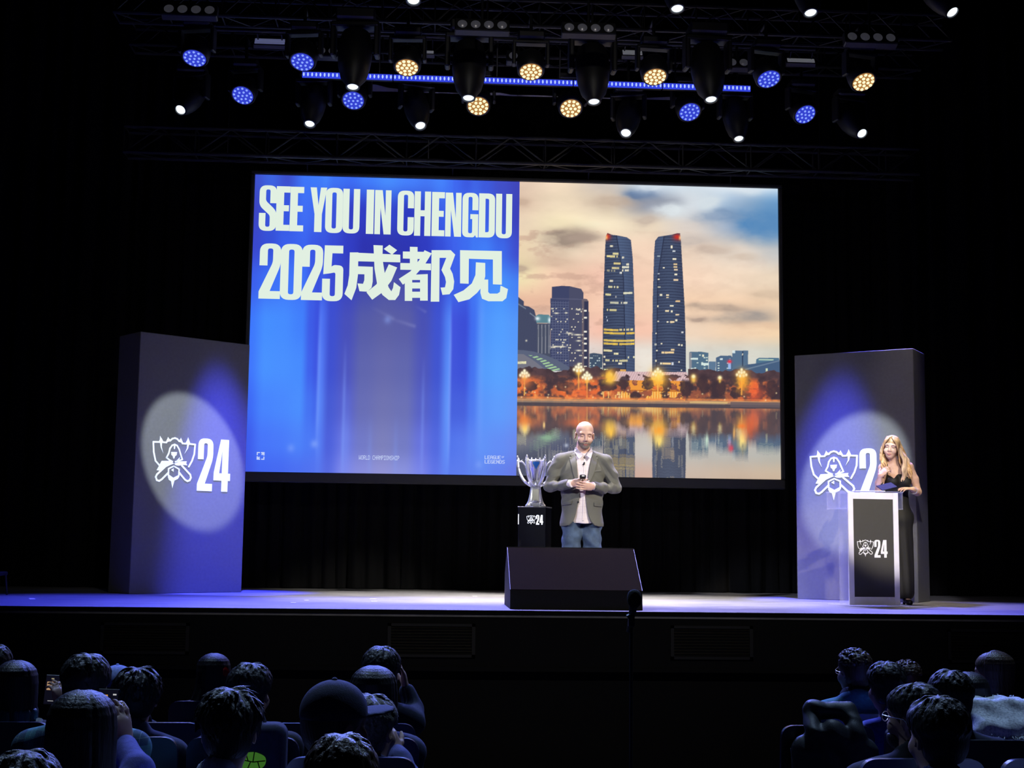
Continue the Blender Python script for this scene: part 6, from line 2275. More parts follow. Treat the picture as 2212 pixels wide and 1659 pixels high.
        pts = [np3(p) + np3((math.cos(q * 0.9 + ph), math.sin(q * 0.9 + ph), 0)) * 0.006 * min(q / 8, 1) for q, p in enumerate(pts)]
        n = len(pts)
        s.chain(pts, [0.0085 + 0.003 * math.sin(pi * q / n) - 0.007 * max(0, (q / n - .7) / .3) for q in range(n)], 0.003)
    # parted fringe over the brow, sweeping to both sides
    for i in range(20):
        u = i / 19
        a0 = P(-0.012 + 0.02 * u, -0.035 - 0.03 * u, 0.126 - 0.006 * u)
        sx = 1 if i % 3 else -1
        b1 = P(sx * (0.03 + 0.03 * u), -0.092 + 0.02 * u, 0.085 - 0.01 * u)
        c1 = P(sx * (0.066 + 0.014 * u), -0.074 + 0.03 * u, 0.030)
        d1 = P(sx * (0.085 + 0.01 * u), -0.045 + 0.03 * u, -0.045)
        e1 = d1 + np3((0.012 * sx, 0.01, -0.10 - 0.05 * u))
        pts = curve_pts([a0, b1, c1, d1, e1], 5)
        n = len(pts)
        s.chain(pts, [0.0078 - 0.004 * max(0, (q / n - .6) / .4) for q in range(n)], 0.003)
    hr = s.obj('hair', M['hair_blonde'], t)
    # front locks over her left shoulder
    s = Sdf((-0.20, -0.30, 1.16), (0.30, 0.16, 1.72), 0.0042)
    for i in range(34):
        u = i / 33
        root = P(0.078 + 0.006 * u, -0.04 + 0.06 * u, 0.00)
        tip = np3((zx(760 + 190 * u) + rg.uniform(-.008, .008), -0.115 + 0.05 * u, zz(960 + 60 * rg.random())))
        m1 = root * 0.65 + tip * 0.35 + np3((0.030 + 0.02 * u, -0.015, 0))
        m2 = root * 0.3 + tip * 0.7 + np3((0.016, -0.02, 0))
        pts = curve_pts([root, m1, m2, tip], 7)
        ph = rg.uniform(0, 6.28)
        pts = [np3(p) + np3((math.cos(q * 0.75 + ph), math.sin(q * 0.75 + ph), 0)) * 0.007 for q, p in enumerate(pts)]
        n = len(pts)
        s.chain(pts, [0.0085 - 0.006 * max(0, (q / n - .55) / .45) for q in range(n)], 0.003)
    s.obj('front_locks', M['hair_pale'], hr)
    # shoes
    for sx in (-1, 1):
        fx = zx(765) + sx * 0.065
        s = Sdf((fx - 0.07, -0.20, -0.01), (fx + 0.07, 0.14, 0.12), 0.0045)
        s.chain([(fx + 0.005, 0.07, 0.062), (fx, -0.01, 0.045), (fx, -0.10, 0.024)], [0.036, 0.034, 0.030], 0.015)
        s.cap((fx + 0.005, 0.085, 0.05), (fx + 0.005, 0.09, 0.0), 0.018, 0.012, 0.01)
        s.ell((fx, -0.055, 0.075), (0.024, 0.055, 0.03), None, 0.006, True)
        s.keep(lambda X, Y, Z: 0.0005 - Z + 0 * X + 0 * Y)
        s.obj('shoe', M['shoe'], t)
    # watch and bracelet
    wc = (e2 * 0.55 + w2 * 0.45) + np3((-0.005, 0, 0))
    d = (w2 - e2) / np.linalg.norm(w2 - e2)
    q = Vector(d).to_track_quat('Z', 'Y').to_matrix().to_4x4()
    MT = Matrix.Translation(Vector(wc)) @ q
    m = MB()
    ring = [(0.040 * math.cos(a), 0.040 * math.sin(a), 0) for a in [2 * pi * i / 28 for i in range(29)]]
    m.tube(ring, 0.0045, 6, MT)
    o = m.obj('wristwatch', M['black_plastic'])
    o.parent = t
    o['label'] = 'black wristwatch'
    fv = Vector((0.35, -0.93, 0))
    fc = MB()
    fc.box((0, 0, 0), (0.028, 0.010, 0.038), Matrix.Translation(Vector(wc) + fv * 0.040) @ Matrix.Rotation(math.radians(20), 4, 'Z'), bev=0.004)
    fc.obj('dial', M['black_plastic'], o)
    wc = el * 0.22 + wl * 0.78
    d = (wl - el) / np.linalg.norm(wl - el)
    q = Vector(d).to_track_quat('Z', 'Y').to_matrix().to_4x4()
    m = MB()
    m.tube([(0.036 * math.cos(a), 0.036 * math.sin(a), 0.004 * math.sin(2 * a)) for a in [2 * pi * i / 28 for i in range(29)]], 0.003, 6, Matrix.Translation(Vector(wc) + Vector((0, 0, -0.006))) @ q @ Matrix.Rotation(0.25, 4, 'X'))
    m.tube([(0.036 * math.cos(a), 0.036 * math.sin(a), 0.012) for a in [2 * pi * i / 28 for i in range(29)]], 0.003, 6, Matrix.Translation(Vector(wc) + Vector((0, 0, -0.006))) @ q)
    o = m.obj('bracelet', M['chrome'])
    o.parent = t
    o['label'] = 'thin silver bracelet'


build_woman()

# ================================================================== the stalls
ROWD.append(3.8)
FLOORZ.append(0.0)
M['skin_dim'] = skin_mat('audience skin', (0.50, 0.32, 0.25))
M['hair_black'] = mat('black hair', (0.014, 0.012, 0.014), 0.48, noise=0.5, nscale=60, stretch=(1, 1, 0.12), bump=0.35, bscale=160, spec=0.45)
M['hair_brown'] = mat('brown hair', (0.06, 0.038, 0.024), 0.4, noise=0.5, nscale=60, stretch=(1, 1, 0.12), bump=0.35, bscale=160, spec=0.4)
M['hair_grey'] = mat('grey hair', (0.12, 0.11, 0.10), 0.5, noise=0.6, nscale=70, bump=0.5, bscale=160)
M['hair_teal'] = mat('teal dyed hair', (0.03, 0.16, 0.20), 0.34, noise=0.5, nscale=60, stretch=(1, 1, 0.12), bump=0.35, bscale=160, spec=0.45)
M['trouser'] = mat('dark trousers', (0.02, 0.02, 0.03), 0.8)
CL = {}


def cloth(name, col, **k):
    if name not in CL:
        CL[name] = mat(name, col, k.pop('rough', 0.85), noise=k.pop('noise', 0.2), nscale=k.pop('nscale', 60), bump=0.2, bscale=300, **k)
    return CL[name]


def plaid():
    m = cloth('teal plaid flannel', (0.08, 0.26, 0.30))
    nt = m.node_tree
    b = nt.nodes['Principled BSDF']
    tc = nt.nodes.new('ShaderNodeTexCoord')
    sp = nt.nodes.new('ShaderNodeSeparateXYZ')
    nt.links.new(tc.outputs['Object'], sp.inputs[0])
    vals = []
    for ax, per, wd in (('X', 0.09, 0.4), ('Z', 0.09, 0.4), ('X', 0.045, 0.06), ('Z', 0.045, 0.06)):
        a = nt.nodes.new('ShaderNodeMath')
        a.operation = 'PINGPONG'
        a.inputs[1].default_value = per / 2
        nt.links.new(sp.outputs[ax], a.inputs[0])
        c = nt.nodes.new('ShaderNodeMath')
        c.operation = 'LESS_THAN'
        c.inputs[1].default_value = per / 2 * wd
        nt.links.new(a.outputs[0], c.inputs[0])
        vals.append(c)
    base = (0.05, 0.12, 0.20, 1)
    prev = None
    for c, colr, f in ((vals[0], (0.10, 0.38, 0.42, 1), 0.6), (vals[1], (0.12, 0.40, 0.42, 1), 0.6), (vals[2], (0.3, 0.5, 0.45, 1), 0.5), (vals[3], (0.25, 0.4, 0.35, 1), 0.5)):
        mx = nt.nodes.new('ShaderNodeMix')
        mx.data_type = 'RGBA'
        ml = nt.nodes.new('ShaderNodeMath')
        ml.operation = 'MULTIPLY'
        ml.inputs[1].default_value = f
        nt.links.new(c.outputs[0], ml.inputs[0])
        nt.links.new(ml.outputs[0], mx.inputs[0])
        if prev is None:
            mx.inputs[6].default_value = base
        else:
            nt.links.new(prev, mx.inputs[6])
        mx.inputs[7].default_value = colr
        prev = mx.outputs[2]
    nt.links.new(prev, b.inputs['Base Color'])
    return m


def seat_protos():
    t = thing('theatre_seat', 'navy theatre seat', 'seat', (0, 0, 0), 0, 'theatre seats in the stalls')
    A = rounded([(-0.232, 0.36), (-0.240, 1.0, 0.07), (0.240, 1.0, 0.07), (0.232, 0.36)], 6)
    tl = math.radians(-7)
    pl = lambda x, z: Vector((x, -0.165 + math.sin(tl) * (z - 0.4), z))
    m = MB()
    m.poly([A], pl, 0.030, Vector((0, -1, 0)))
    m.obj('back_shell', M['seat_shell'], t, True)
    A = rounded([(-0.215, 0.42), (-0.22, 0.955, 0.06), (0.22, 0.955, 0.06), (0.215, 0.42)], 6)
    m = MB()
    m.poly([A], lambda x, z: pl(x, z) + Vector((0, 0.026, 0)), 0.026, Vector((0, -1, 0)))
    m.obj('backrest', M['seat'], t, True)
    MB().box((0, 0.06, 0.395), (0.42, 0.46, 0.075), bev=0.025).obj('cushion', M['seat'], t, True)
    for s in (-1, 1):
        m = MB()
        m.box((s * 0.243, 0.02, 0.563), (0.020, 0.34, 0.03), bev=0.01)
        m.box((s * 0.243, -0.06, 0.275), (0.018, 0.16, 0.55))
        m.obj('armrest', M['seat_shell'], t)
    MB().box((0, -0.02, 0.18), (0.20, 0.10, 0.36)).obj('pedestal', M['steel'], t)
    return t


SEAT0 = seat_protos()
seat_used = []


def put_seat(px, row, label):
    Y = row_y_(row)
    X = onY(px, 1500, Y).x
    o = SEAT0 if not seat_used else copy_tree(SEAT0)
    seat_used.append(o)
    o.location = (X, Y, FLOORZ[row])
    o['label'] = label
    return o


def row_y_(i):
    return CAM.y + ROWD[i]


def sitter(hx, hy, row, label, hair='short', hmat='hair_black', top=None, yaw=0.0, nod=0.0, lean=0.0, seat=None, seat_label=None, k=1.0, w=1.0, hood=False, glasses=False, arm=None, side='R', beard=False, capm=None, h=0.0105, extra=None):
    Y = row_y_(row)
    crown = onY(hx, hy, Y + 0.03)
    fz = FLOORZ[row]
    seatx = onY(seat if seat is not None else hx, 1500, Y).x
    t = thing('person', label, 'person', (seatx, Y, fz), 0, 'seated audience')
    zt = crown.z - fz
    hxl = crown.x - seatx
    hairt = 0.012 if hair != 'bald' else 0.0
    Hc = np3((hxl, 0.035, zt - 0.125 * k - hairt))
    R = side_rot(pi + yaw, nod, lean)
    zs = Hc[2] - 0.192 * k
    sx0 = hxl * 0.5
    s = Sdf((min(-0.42, hxl - 0.3), -0.24, -0.02), (max(0.42, hxl + 0.3), 0.72, zt + 0.06), h if not arm else 0.0075)
    P = skull(s, Hc, R, k, False, True)
    s.cap(Hc + np3((0, -0.012, -0.05)), (hxl * 0.85, -0.01, zs + 0.02), 0.054, 0.062, 0.03)
    s.ell((sx0, -0.0, zs - 0.20), np3((0.180 * w, 0.105, 0.24)), None, 0.05)
    s.ell((0, 0.0, 0.56), (0.165 * w, 0.115, 0.12), None, 0.06)
    for q in (-1, 1):
        s.cap((hxl * 0.7, -0.01, zs + 0.02), (sx0 + q * 0.175 * w, 0.0, zs - 0.045), 0.050, 0.055, 0.03)
    S = {q: np3((sx0 + q * 0.185 * w, 0.0, zs - 0.055)) for q in (-1, 1)}
    E, W = {}, {}
    for q in (-1, 1):
        E[q] = np3((sx0 * 0.6 + q * 0.182 * w, 0.11, max(zs - 0.285, 0.665)))
        W[q] = np3((q * 0.09, 0.29, 0.645))
    aq = 1 if side == 'R' else -1
    if arm is not None:
        E[aq], W[aq] = np3(arm[0]) + np3((-seatx, -Y, -fz)), np3(arm[1]) + np3((-seatx, -Y, -fz))
    for q in (-1, 1):
        s.chain([S[q], E[q]], [0.046, 0.038], 0.02)
        s.chain([E[q], W[q]], [0.038, 0.027], 0.02)
        if arm is not None and q == aq:
            hand(s, W[q], arm[2], arm[3], 1.0, arm[4], arm[5], 0.05, arm[6] if len(arm) > 6 else None)
        else:
            hand(s, W[q], (-q * 0.3, 0.9, -0.25), (0, 0.2, 1), 1.0, (0.4, 0.4, 0.4, 0.4), -q if q > 0 else 1)
        s.chain([(q * 0.09, 0.05, 0.525), (q * 0.115, 0.36, 0.540)], [0.080, 0.060], 0.03)
        s.chain([(q * 0.115, 0.37, 0.52), (q * 0.12, 0.34, 0.09)], [0.056, 0.038], 0.02)
        s.chain([(q * 0.12, 0.32, 0.045), (q * 0.125, 0.46, 0.035)], [0.036, 0.030], 0.02)
    s.keep(lambda X, Yy, Z: np.where(Yy < 0.28, 0.4365 - Z, -1.0) + 0 * X)
    body = s.obj('body', M['skin_dim'], t)
    sf = None
    # garment
    s = Sdf((min(-0.44, hxl - 0.3), -0.26, 0.36), (max(0.44, hxl + 0.3), 0.58, zs + 0.16), 0.010)
    s.ell((sx0, -0.0, zs - 0.20), np3((0.200 * w, 0.125, 0.255)), None, 0.05)
    s.cap((0, 0.0, 0.60), (0, 0.0, 0.53), 0.185 * w, 0.185 * w, 0.06, flat=((0, 1, 0), 0.70))
    for q in (-1, 1):
        s.cap((hxl * 0.7, -0.012, zs + 0.015), (sx0 + q * 0.185 * w, 0.0, zs - 0.045), 0.062, 0.072, 0.03)
        s.chain([S[q], (S[q] + E[q]) / 2, E[q]], [0.070, 0.064, 0.056], 0.02)
        s.chain([E[q], E[q] + (W[q] - E[q]) * 0.90], [0.055, 0.043], 0.02)
    if hood:
        s.ell((hxl * 0.7, -0.055, zs + 0.025), (0.125, 0.085, 0.085), None, 0.03)
        s.ell((hxl * 0.7, 0.02, zs + 0.115), (0.082, 0.075, 0.06), None, 0.03, True)
    else:
        s.cap((hxl * 0.75, -0.012, zs + 0.03), (hxl * 0.8, -0.006, zs + 0.068), 0.074, 0.070, 0.02)
        s.ell((hxl * 0.8, 0.015, zs + 0.105), (0.066, 0.06, 0.045), None, 0.01, True)
    rr = rnd.uniform(0, 6)
    s.warp(lambda X, Yy, Z: 0.0045 * np.sin(32 * X + 14 * Z + rr) * np.sin(19 * Z - 9 * X + 11 * Yy))
    s.keep(lambda X, Yy, Z: 0.442 - Z + 0 * X + 0 * Yy)
    g = s.obj('top', top or cloth('dark navy top', (0.02, 0.024, 0.05)), t)
    s = Sdf((-0.26, -0.16, 0.05), (0.26, 0.58, 0.68), 0.0125)
    s.ell((0, 0.0, 0.55), (0.175 * w, 0.125, 0.10), None, 0.04)
    for q in (-1, 1):
        s.chain([(q * 0.09, 0.05, 0.525), (q * 0.115, 0.36, 0.540)], [0.090, 0.074], 0.03)
        s.chain([(q * 0.115, 0.37, 0.52), (q * 0.12, 0.34, 0.11)], [0.070, 0.055], 0.02)
    s.keep(lambda X, Yy, Z: np.where(Yy < 0.30, 0.4345 - Z, -1.0) + 0 * X)
    s.obj('trousers', M['trouser'], t)
    for q in (-1, 1):
        s = Sdf((q * 0.12 - 0.07, 0.24, -0.015), (q * 0.12 + 0.07, 0.58, 0.14), 0.010)
        s.chain([(q * 0.12, 0.31, 0.055), (q * 0.122, 0.40, 0.045), (q * 0.125, 0.50, 0.036)], [0.050, 0.046, 0.040], 0.02)
        s.keep(lambda X, Yy, Z: 0.001 - Z + 0 * X + 0 * Yy)
        s.obj('shoe', M['shoe'], t)
    # hair
    if hair != 'bald':
        rg = random.Random(int(hx * 7 + hy))
        hh = 0.0048
        long = hair in ('long', 'longside')
        s = Sdf(Hc + np3((-0.19, -0.20, -0.50 if long else -0.16)), Hc + np3((0.19, 0.19, 0.19)), hh)
        s.ell(P(0, 0.016, 0.045), np3((0.091, 0.108, 0.090)) * k, R, 0.01)
        if hair in ('short', 'spiky', 'crop', 'long', 'longside', 'bob'):
            s.ell(P(0, 0.040, -0.015), np3((0.082, 0.080, 0.084)) * k, R, 0.03)
        # clear the face and the ears
        s.ell(P(0, -0.105, -0.045), np3((0.066, 0.085, 0.105)) * k, R, 0.012, True)
        if not long and hair != 'bob':
            for q in (-1, 1):
                s.ell(P(q * 0.100, 0.012, -0.045), np3((0.034, 0.030, 0.055)) * k, R, 0.008, True)
            s.ell(P(0, 0.06, -0.135), np3((0.12, 0.09, 0.05)) * k, R, 0.02, True)
        def scalp(u, th, lift=0.0):
            d0 = np3((math.sin(th) * math.sin(u), math.sin(th) * math.cos(u), math.cos(th)))
            return P(*(d0 * (np3((0.090, 0.107, 0.089)) + lift) + np3((0, 0.016, 0.045))))
        n = {'short': 260, 'spiky': 240, 'crop': 240, 'long': 90, 'longside': 90, 'bob': 90, 'cap': 0}.get(hair, 0)
        if capm:
            n = 0
        for i in range(n):
            if long or hair == 'bob':
                a = rg.uniform(-1.85, 1.85)
                sa, ca = math.sin(a), math.cos(a)
                L = (rg.uniform(0.24, 0.33) if long else rg.uniform(0.02, 0.05))
                r2 = P(0.100 * sa, 0.018 + 0.098 * ca, -0.07)
                tip = r2 + np3((rg.uniform(-.025, .025) + (-0.06 if hair == 'longside' else 0), -0.01, -L))
                pts = curve_pts([scalp(a, 0.15 + rg.random() * 0.2), scalp(a, 0.75, 0.004), scalp(a, 1.35, 0.007), r2, (r2 + tip) / 2 + np3((rg.uniform(-.014, .014), rg.uniform(-.01, .006), 0)), tip], 3)
                m_ = len(pts)
                s.chain(pts, [0.010 - 0.007 * max(0, (q / m_ - .6) / .4) for q in range(m_)], 0.004)
            else:
                u, th = rg.uniform(-2.6, 2.6), 1.45 * math.sqrt(rg.random())
                if abs(u) > 1.7:
                    th = min(th, 1.0)
                lf = {'spiky': 0.024, 'short': 0.005, 'crop': 0.003}[hair]
                du = rg.uniform(-.35, .35)
                ln = rg.uniform(.45, .85) if hair != 'crop' else rg.uniform(.10, .18)
                pts = [scalp(u, th, -0.002), scalp(u + du * .5, th + ln * .5, 0.006 + lf * .25), scalp(u + du, th + ln, lf * rg.uniform(.3, 1.2))]
                s.chain(curve_pts(pts, 2), [0.0070, 0.0068, 0.006, 0.0048, 0.0032], 0.0025)
        hobj = s.obj('hair', M[hmat], t)
        if hair == 'long' and hmat == 'hair_teal_ends':
            pass
    if beard:
        s = Sdf(Hc + np3((-0.13, -0.16, -0.19)), Hc + np3((0.13, 0.16, 0.04)), 0.0055)
        s.ell(P(0, -0.045, -0.085), np3((0.066, 0.062, 0.050)) * k, R, 0.01)
        s.ell(P(0, -0.045, -0.04), np3((0.06, 0.075, 0.04)) * k, R, 0.01, True)
        s.obj('beard', M['hair_grey' if beard == 'grey' else 'hair_black'], t)
    if capm:
        s = Sdf(Hc + np3((-0.24, -0.24, -0.03)), Hc + np3((0.24, 0.24, 0.20)), 0.006)
        s.ell(P(0, 0.014, 0.040), np3((0.097, 0.114, 0.100)) * k, R, 0.01)
        s.keep(lambda X, Yy, Z: Hc[2] + 0.022 + 0.10 * (Yy - Hc[1]) * 0 - Z + 0 * X)
        s.ell(P(0, -0.135, 0.030), np3((0.074, 0.085, 0.010)) * k, R @ side_rot(0, -0.12), 0.006)
        c = s.obj('cap', capm, t)
        MB().lathe([(0.009, -0.003), (0.010, 0.002), (0.004, 0.006)], 10, Matrix.Translation(Vector(P(0, 0.014, 0.141)))).obj('cap_button', capm, c, True)
    if glasses:
        m = MB()
        for q in (-1, 1):
            c = P(q * 0.034, -0.100, -0.002)
            ux, uz = R @ np3((1, 0, 0)), R @ np3((0, 0, 1))
            m.tube([tuple(c + ux * 0.024 * math.cos(a) + uz * 0.019 * math.sin(a)) for a in [2 * pi * i / 16 for i in range(17)]], 0.002, 5)
            m.tube([tuple(P(q * 0.058, -0.098, 0.004)), tuple(P(q * 0.092, -0.04, 0.004)), tuple(P(q * 0.098, 0.02, 0.0)), tuple(P(q * 0.096, 0.035, -0.015))], 0.0024, 5)
        m.tube([tuple(P(-0.010, -0.102, 0.002)), tuple(P(0.010, -0.102, 0.002))], 0.002, 5)
        m.obj('spectacles', M['chrome'] if glasses == 'silver' else M['black_plastic'], t)
    sl = seat_label or ('navy theatre seat of the ' + label.split(' in ')[0].replace('person ', 'person '))
    return dict(t=t, P=P, Hc=Hc, R=R, base=Vector((seatx, Y, fz)), zs=zs, hx=hxl, body=body, top=g, seatx=seat if seat is not None else hx, row=row)


def blk(n, c, **k):
    return cloth(n, c, **k)


AUD = []


def add(*a, **k):
    r = sitter(*a, **k)
    AUD.append((r, a[3]))
    return r


navy = blk('dark navy jacket', (0.018, 0.024, 0.06))
black = blk('black jacket', (0.012, 0.013, 0.020))
# ---- left block
add(-10, 1392, 1, 'person cut by the left edge of the picture with dark hair', hair='short', top=black)
ph1 = onY(112, 1490, row_y_(2) + 0.39)
a2 = add(38, 1428, 2, 'person at the far left with long dark hair fading to teal, raising a phone', hair='long', top=blk('black and white strapped top', (0.02, 0.02, 0.03)), arm=(
    (onY(112, 1590, row_y_(2) + 0.18)), onY(131, 1526, row_y_(2) + 0.33), (-0.25, 0.15, 1.0), (0.75, -0.65, 0.0), (0.5, 0.55, 0.6, 0.65), 1, (-0.5, -0.2, 0.8)), side='R')
a3 = add(189, 1411, 4, 'person in a teal plaid shirt with thick dark hair, at the left', hair='short', top=plaid(), seat=182, k=0.93)
add(257, 1437, 1, 'person in a pale blue baseball cap between two dark heads', hair='crop', hmat='hair_black', top=black, capm=blk('pale blue cap cloth', (0.30, 0.38, 0.72)), yaw=-0.5)
add(298, 1441, 3, 'person with spiky dark hair and dark jacket right of the blue cap', hair='spiky', top=navy, yaw=0.15, seat=293, w=0.92)
ph2 = onY(231, 1536, row_y_(5) + 0.48)
a6 = add(182, 1493, 5, 'person with long straight black hair holding up a phone in front', hair='long', top=blk('blue fleece', (0.07, 0.08, 0.34)), arm=(
    onY(296, 1668, row_y_(5) + 0.16), onY(268, 1608, row_y_(5) + 0.36), (-0.16, 0.20, 1.0), (0.80, -0.6, 0.0), (0.35, 0.42, 0.5, 0.6), 1, (-0.6, -0.1, 0.8)), side='R', k=1.02, seat=69, w=0.85)
add(58, 1618, 6, 'person whose dark hair just enters the lower left corner', hair='short', top=black)
a8 = add(463, 1413, 0, 'person with long dark hair and a red flower clip', hair='longside', hmat='hair_black', top=blk('dark brown top', (0.05, 0.03, 0.025)), nod=0.05)
a9 = add(543, 1431, 3, 'person with thinning dark hair left of the aisle, behind the one in white', hair='short', hmat='hair_black', top=black, yaw=-0.25, seat=545, w=0.92)
a10 = add(499, 1487, 5, 'person in a white jacket with dark tousled hair, front of the left block', hair='spiky', top=blk('white jacket', (0.72, 0.76, 0.80)), seat=404, w=0.82)
# ---- centre group by the aisle
c11 = add(826, 1396, 2, 'person with short dark hair by the aisle holding a hand to the ear', hair='short', top=navy, yaw=-0.2, arm=(
    onY(893, 1535, row_y_(2) + 0.10), onY(876, 1490, row_y_(2) + 0.13), (-0.15, 0.05, 1.0), (0.8, 0.1, 0.2), (0.35, 0.4, 0.45, 0.5), 1), side='R', seat=800)
add(808, 1440, 3, 'person with a dark fringe by the aisle in a dark blue coat', hair='bob', top=blk('dark blue coat', (0.02, 0.026, 0.08)), seat=793)
c14 = add(806, 1499, 4, 'person beside the aisle resting the chin on a hand', hair='short', hmat='hair_grey', top=blk('blue jumper', (0.03, 0.04, 0.15)), yaw=-0.5, arm=(
    onY(862, 1648, row_y_(4) + 0.14), onY(855, 1628, row_y_(4) + 0.18), (-0.35, 0.25, 0.9), (0.65, -0.75, 0.1), (0.8, 0.9, 1.0, 1.0), 1), side='R', seat=770)
c13 = add(730, 1470, 5, 'person in a dark cap with a pale fur collar left of the aisle', hair='crop', top=black, capm=blk('dark navy cap cloth', (0.02, 0.024, 0.075)), yaw=-0.85, k=1.04, seat=758, w=0.82)
add(740, 1584, 6, 'person with short brown hair at the bottom edge left of the aisle', hair='short', hmat='hair_brown', top=black)
# ---- right block
b1 = add(1843, 1401, 1, 'person with cropped hair and glasses in a dark hood and teal jacket', hair='crop', hmat='hair_brown', top=blk('teal padded jacket', (0.10, 0.32, 0.38)), hood=True, glasses='silver', yaw=0.3)
add(1957, 1426, 0, 'person far off whose brown head shows between two dark heads at the right', hair='crop', hmat='hair_brown', top=blk('dusky jumper', (0.10, 0.08, 0.12)))
b2 = add(1912, 1429, 2, 'person in a bright blue shirt with black hair', hair='short', top=blk('bright blue shirt', (0.16, 0.19, 0.62)), yaw=0.1, seat=1973, w=0.9)
b6 = add(2140, 1407, 1, 'person in red seen in profile facing left, long dark hair, at the right edge', hair='long', hmat='hair_brown', top=blk('coral red top', (0.50, 0.14, 0.12)), yaw=1.0)
b5 = add(2092, 1453, 2, 'person with streaked hair in a white fur coat at the right', hair='long', hmat='hair_black', top=blk('white fur', (0.80, 0.86, 0.90), noise=0.4, nscale=90), yaw=-0.2, w=0.84, seat=2185)
add(2050, 1447, 3, 'person with swept back black hair before the white fur coat', hair='short', top=navy, yaw=0.15, seat=2072)
add(1970, 1474, 4, 'person with glasses and a dark beard turned to the left, right block', hair='short', top=black, yaw=0.7, glasses='silver', beard='dark', seat=1940)
b8 = add(2022, 1503, 5, 'person with a big dark head and dark blue shirt, nearest in the right block', hair='short', hmat='hair_black', top=blk('dark blue shirt', (0.024, 0.032, 0.13)), yaw=0.25)
add(2290, 1478, 3, 'person mostly outside the right edge, dark shoulder showing', hair='short', top=navy, seat=2320)
add(2345, 1510, 5, 'person outside the right edge, white shoulder in the lower right corner', hair='short', top=CL['white jacket'], seat=2362)

for r, lb in AUD:
    put_seat(r['seatx'], r['row'], 'navy seat of the ' + ' '.join(lb.split(',')[0].split()[:12]))
put_seat(355, 2, 'empty navy theatre seat behind the spiky dark hair, its top edge catching light')
put_seat(584, 2, 'empty navy theatre seat whose lit top shows left of the dark cap')
aisle = put_seat(1757, 2, 'navy theatre seat on the aisle with the black puffer coat over its back')
put_seat(2229, 4, 'empty navy theatre seat in the lower right corner, rounded top catching light')

# the long hair of the far-left sitter ends in teal
rg = random.Random(3)
s = Sdf(a2['Hc'] + np3((-0.17, -0.20, -0.52)), a2['Hc'] + np3((0.17, 0.16, -0.10)), 0.006)
for i in range(34):
    a = rg.uniform(-1.5, 1.5)
    p0 = a2['P'](0.106 * math.sin(a), 0.02 + 0.098 * math.cos(a), -0.11)
    p1 = p0 + np3((rg.uniform(-.02, .02), -0.012, -rg.uniform(0.25, 0.34)))
    s.chain(curve_pts([p0, (p0 + p1) / 2 + np3((rg.uniform(-.01, .01), -0.008, 0)), p1], 4), [0.016] * 6 + [0.012, 0.008, 0.005], 0.005)
s.obj('dyed_hair_ends', M['hair_teal'], a2['t'])
# pale straps of her top
sfp = MB()
b = a2['base']
zs = a2['zs']
for q in (-1, 1):
    sfp.tube([(q * 0.10, -0.118, zs - 0.16), (q * 0.13, -0.085, zs - 0.03), (q * 0.12, -0.02, zs + 0.042)], 0.018, 8)
sfp.obj('strap', CL['white jacket'], a2['t'], True)

# red flower clip
fl = MB()
c = a8['P'](-0.080, 0.092, 0.030)
for i in range(9):
    an = 2 * pi * i / 9
    for rr_, zz_ in ((0.020, 0.0), (0.010, 0.010)):
        d = Vector((math.cos(an + rr_ * 30) * rr_, 0, math.sin(an + rr_ * 30) * rr_))
        fl.lathe([(0.002, -0.006), (0.013, 0.0), (0.002, 0.006)], 8, Matrix.Translation(Vector(c) + d + Vector((0, -zz_, 0))) @ Matrix.Rotation(pi / 2 + 0.5 * math.cos(an), 4, 'X'))
fl.obj('flower_clip', mat('red silk flower', (0.75, 0.02, 0.03), 0.7), a8['t'])

# pale fur collar of the man in the dark cap, fur of the white coat
def fur(r, name, m, zones, n, ln, seed):
    g = random.Random(seed)
    mb = MB()
    sv = Surf_obj(r['top'])
    for _ in range(n):
        x0, x1, z0, z1 = g.choice(zones)
        x, z = g.uniform(x0, x1), g.uniform(z0, z1)
        h = sv((x, -1, z), (0, 1, 0)) if g.random() < .6 else sv((x, g.uniform(-.10, .10), 2), (0, 0, -1))
        if h is None:
            continue
        p, nn = h
        d = (nn + Vector((g.uniform(-.6, .6), g.uniform(-.6, .6), g.uniform(-.5, .5)))).normalized()
        mb.tube([p - nn * 0.004, p + d * ln * 0.6, p + d * ln + Vector((0, 0, -ln * .3))], [0.005, 0.0035, 0.0006], 4)
    mb.obj(name, m, r['t'], True)


def Surf_obj(o):
    from mathutils.bvhtree import BVHTree
    me = o.data
    t = BVHTree.FromPolygons([v.co.copy() for v in me.vertices], [tuple(p.vertices) for p in me.polygons])

    def f(o_, d):
        r = t.ray_cast(Vector(o_), Vector(d), 4.0)
        return None if r[0] is None else (r[0], r[1] if r[1].dot(Vector(d)) < 0 else -r[1])
    return f


zs = c13['zs']
fur(c13, 'fur_collar', blk('pale fur trim', (0.55, 0.62, 0.75)), [(-0.24, -0.10, zs - 0.20, zs + 0.06), (-0.2, 0.06, zs - 0.02, zs + 0.08)], 700, 0.035, 5)
zs = b5['zs']
s = Sdf((b5['hx'] - 0.34, -0.48, 0.60), (b5['hx'] + 0.34, 0.2, 1.22), 0.010)
for q in (-2, -1, 0, 1, 2):
    x = b5['hx'] + 0.05 + q * 0.065
    s.chain([(x, -0.05, max(zs, 1.0)), (x, -0.13, 1.085), (x, -0.235, 1.085), (x, -0.355, 0.99), (x, -0.36, 0.84)], [0.05, 0.045, 0.045, 0.045, 0.05], 0.03)
s.warp(lambda X, Y, Z: 0.006 * np.sin(45 * X + 20 * Z) * np.sin(50 * Z - 10 * X))
b5['coat'] = s.obj('fur_coat', CL['white fur'], b5['t'])
b5t = dict(b5)
b5t['top'] = b5['coat']
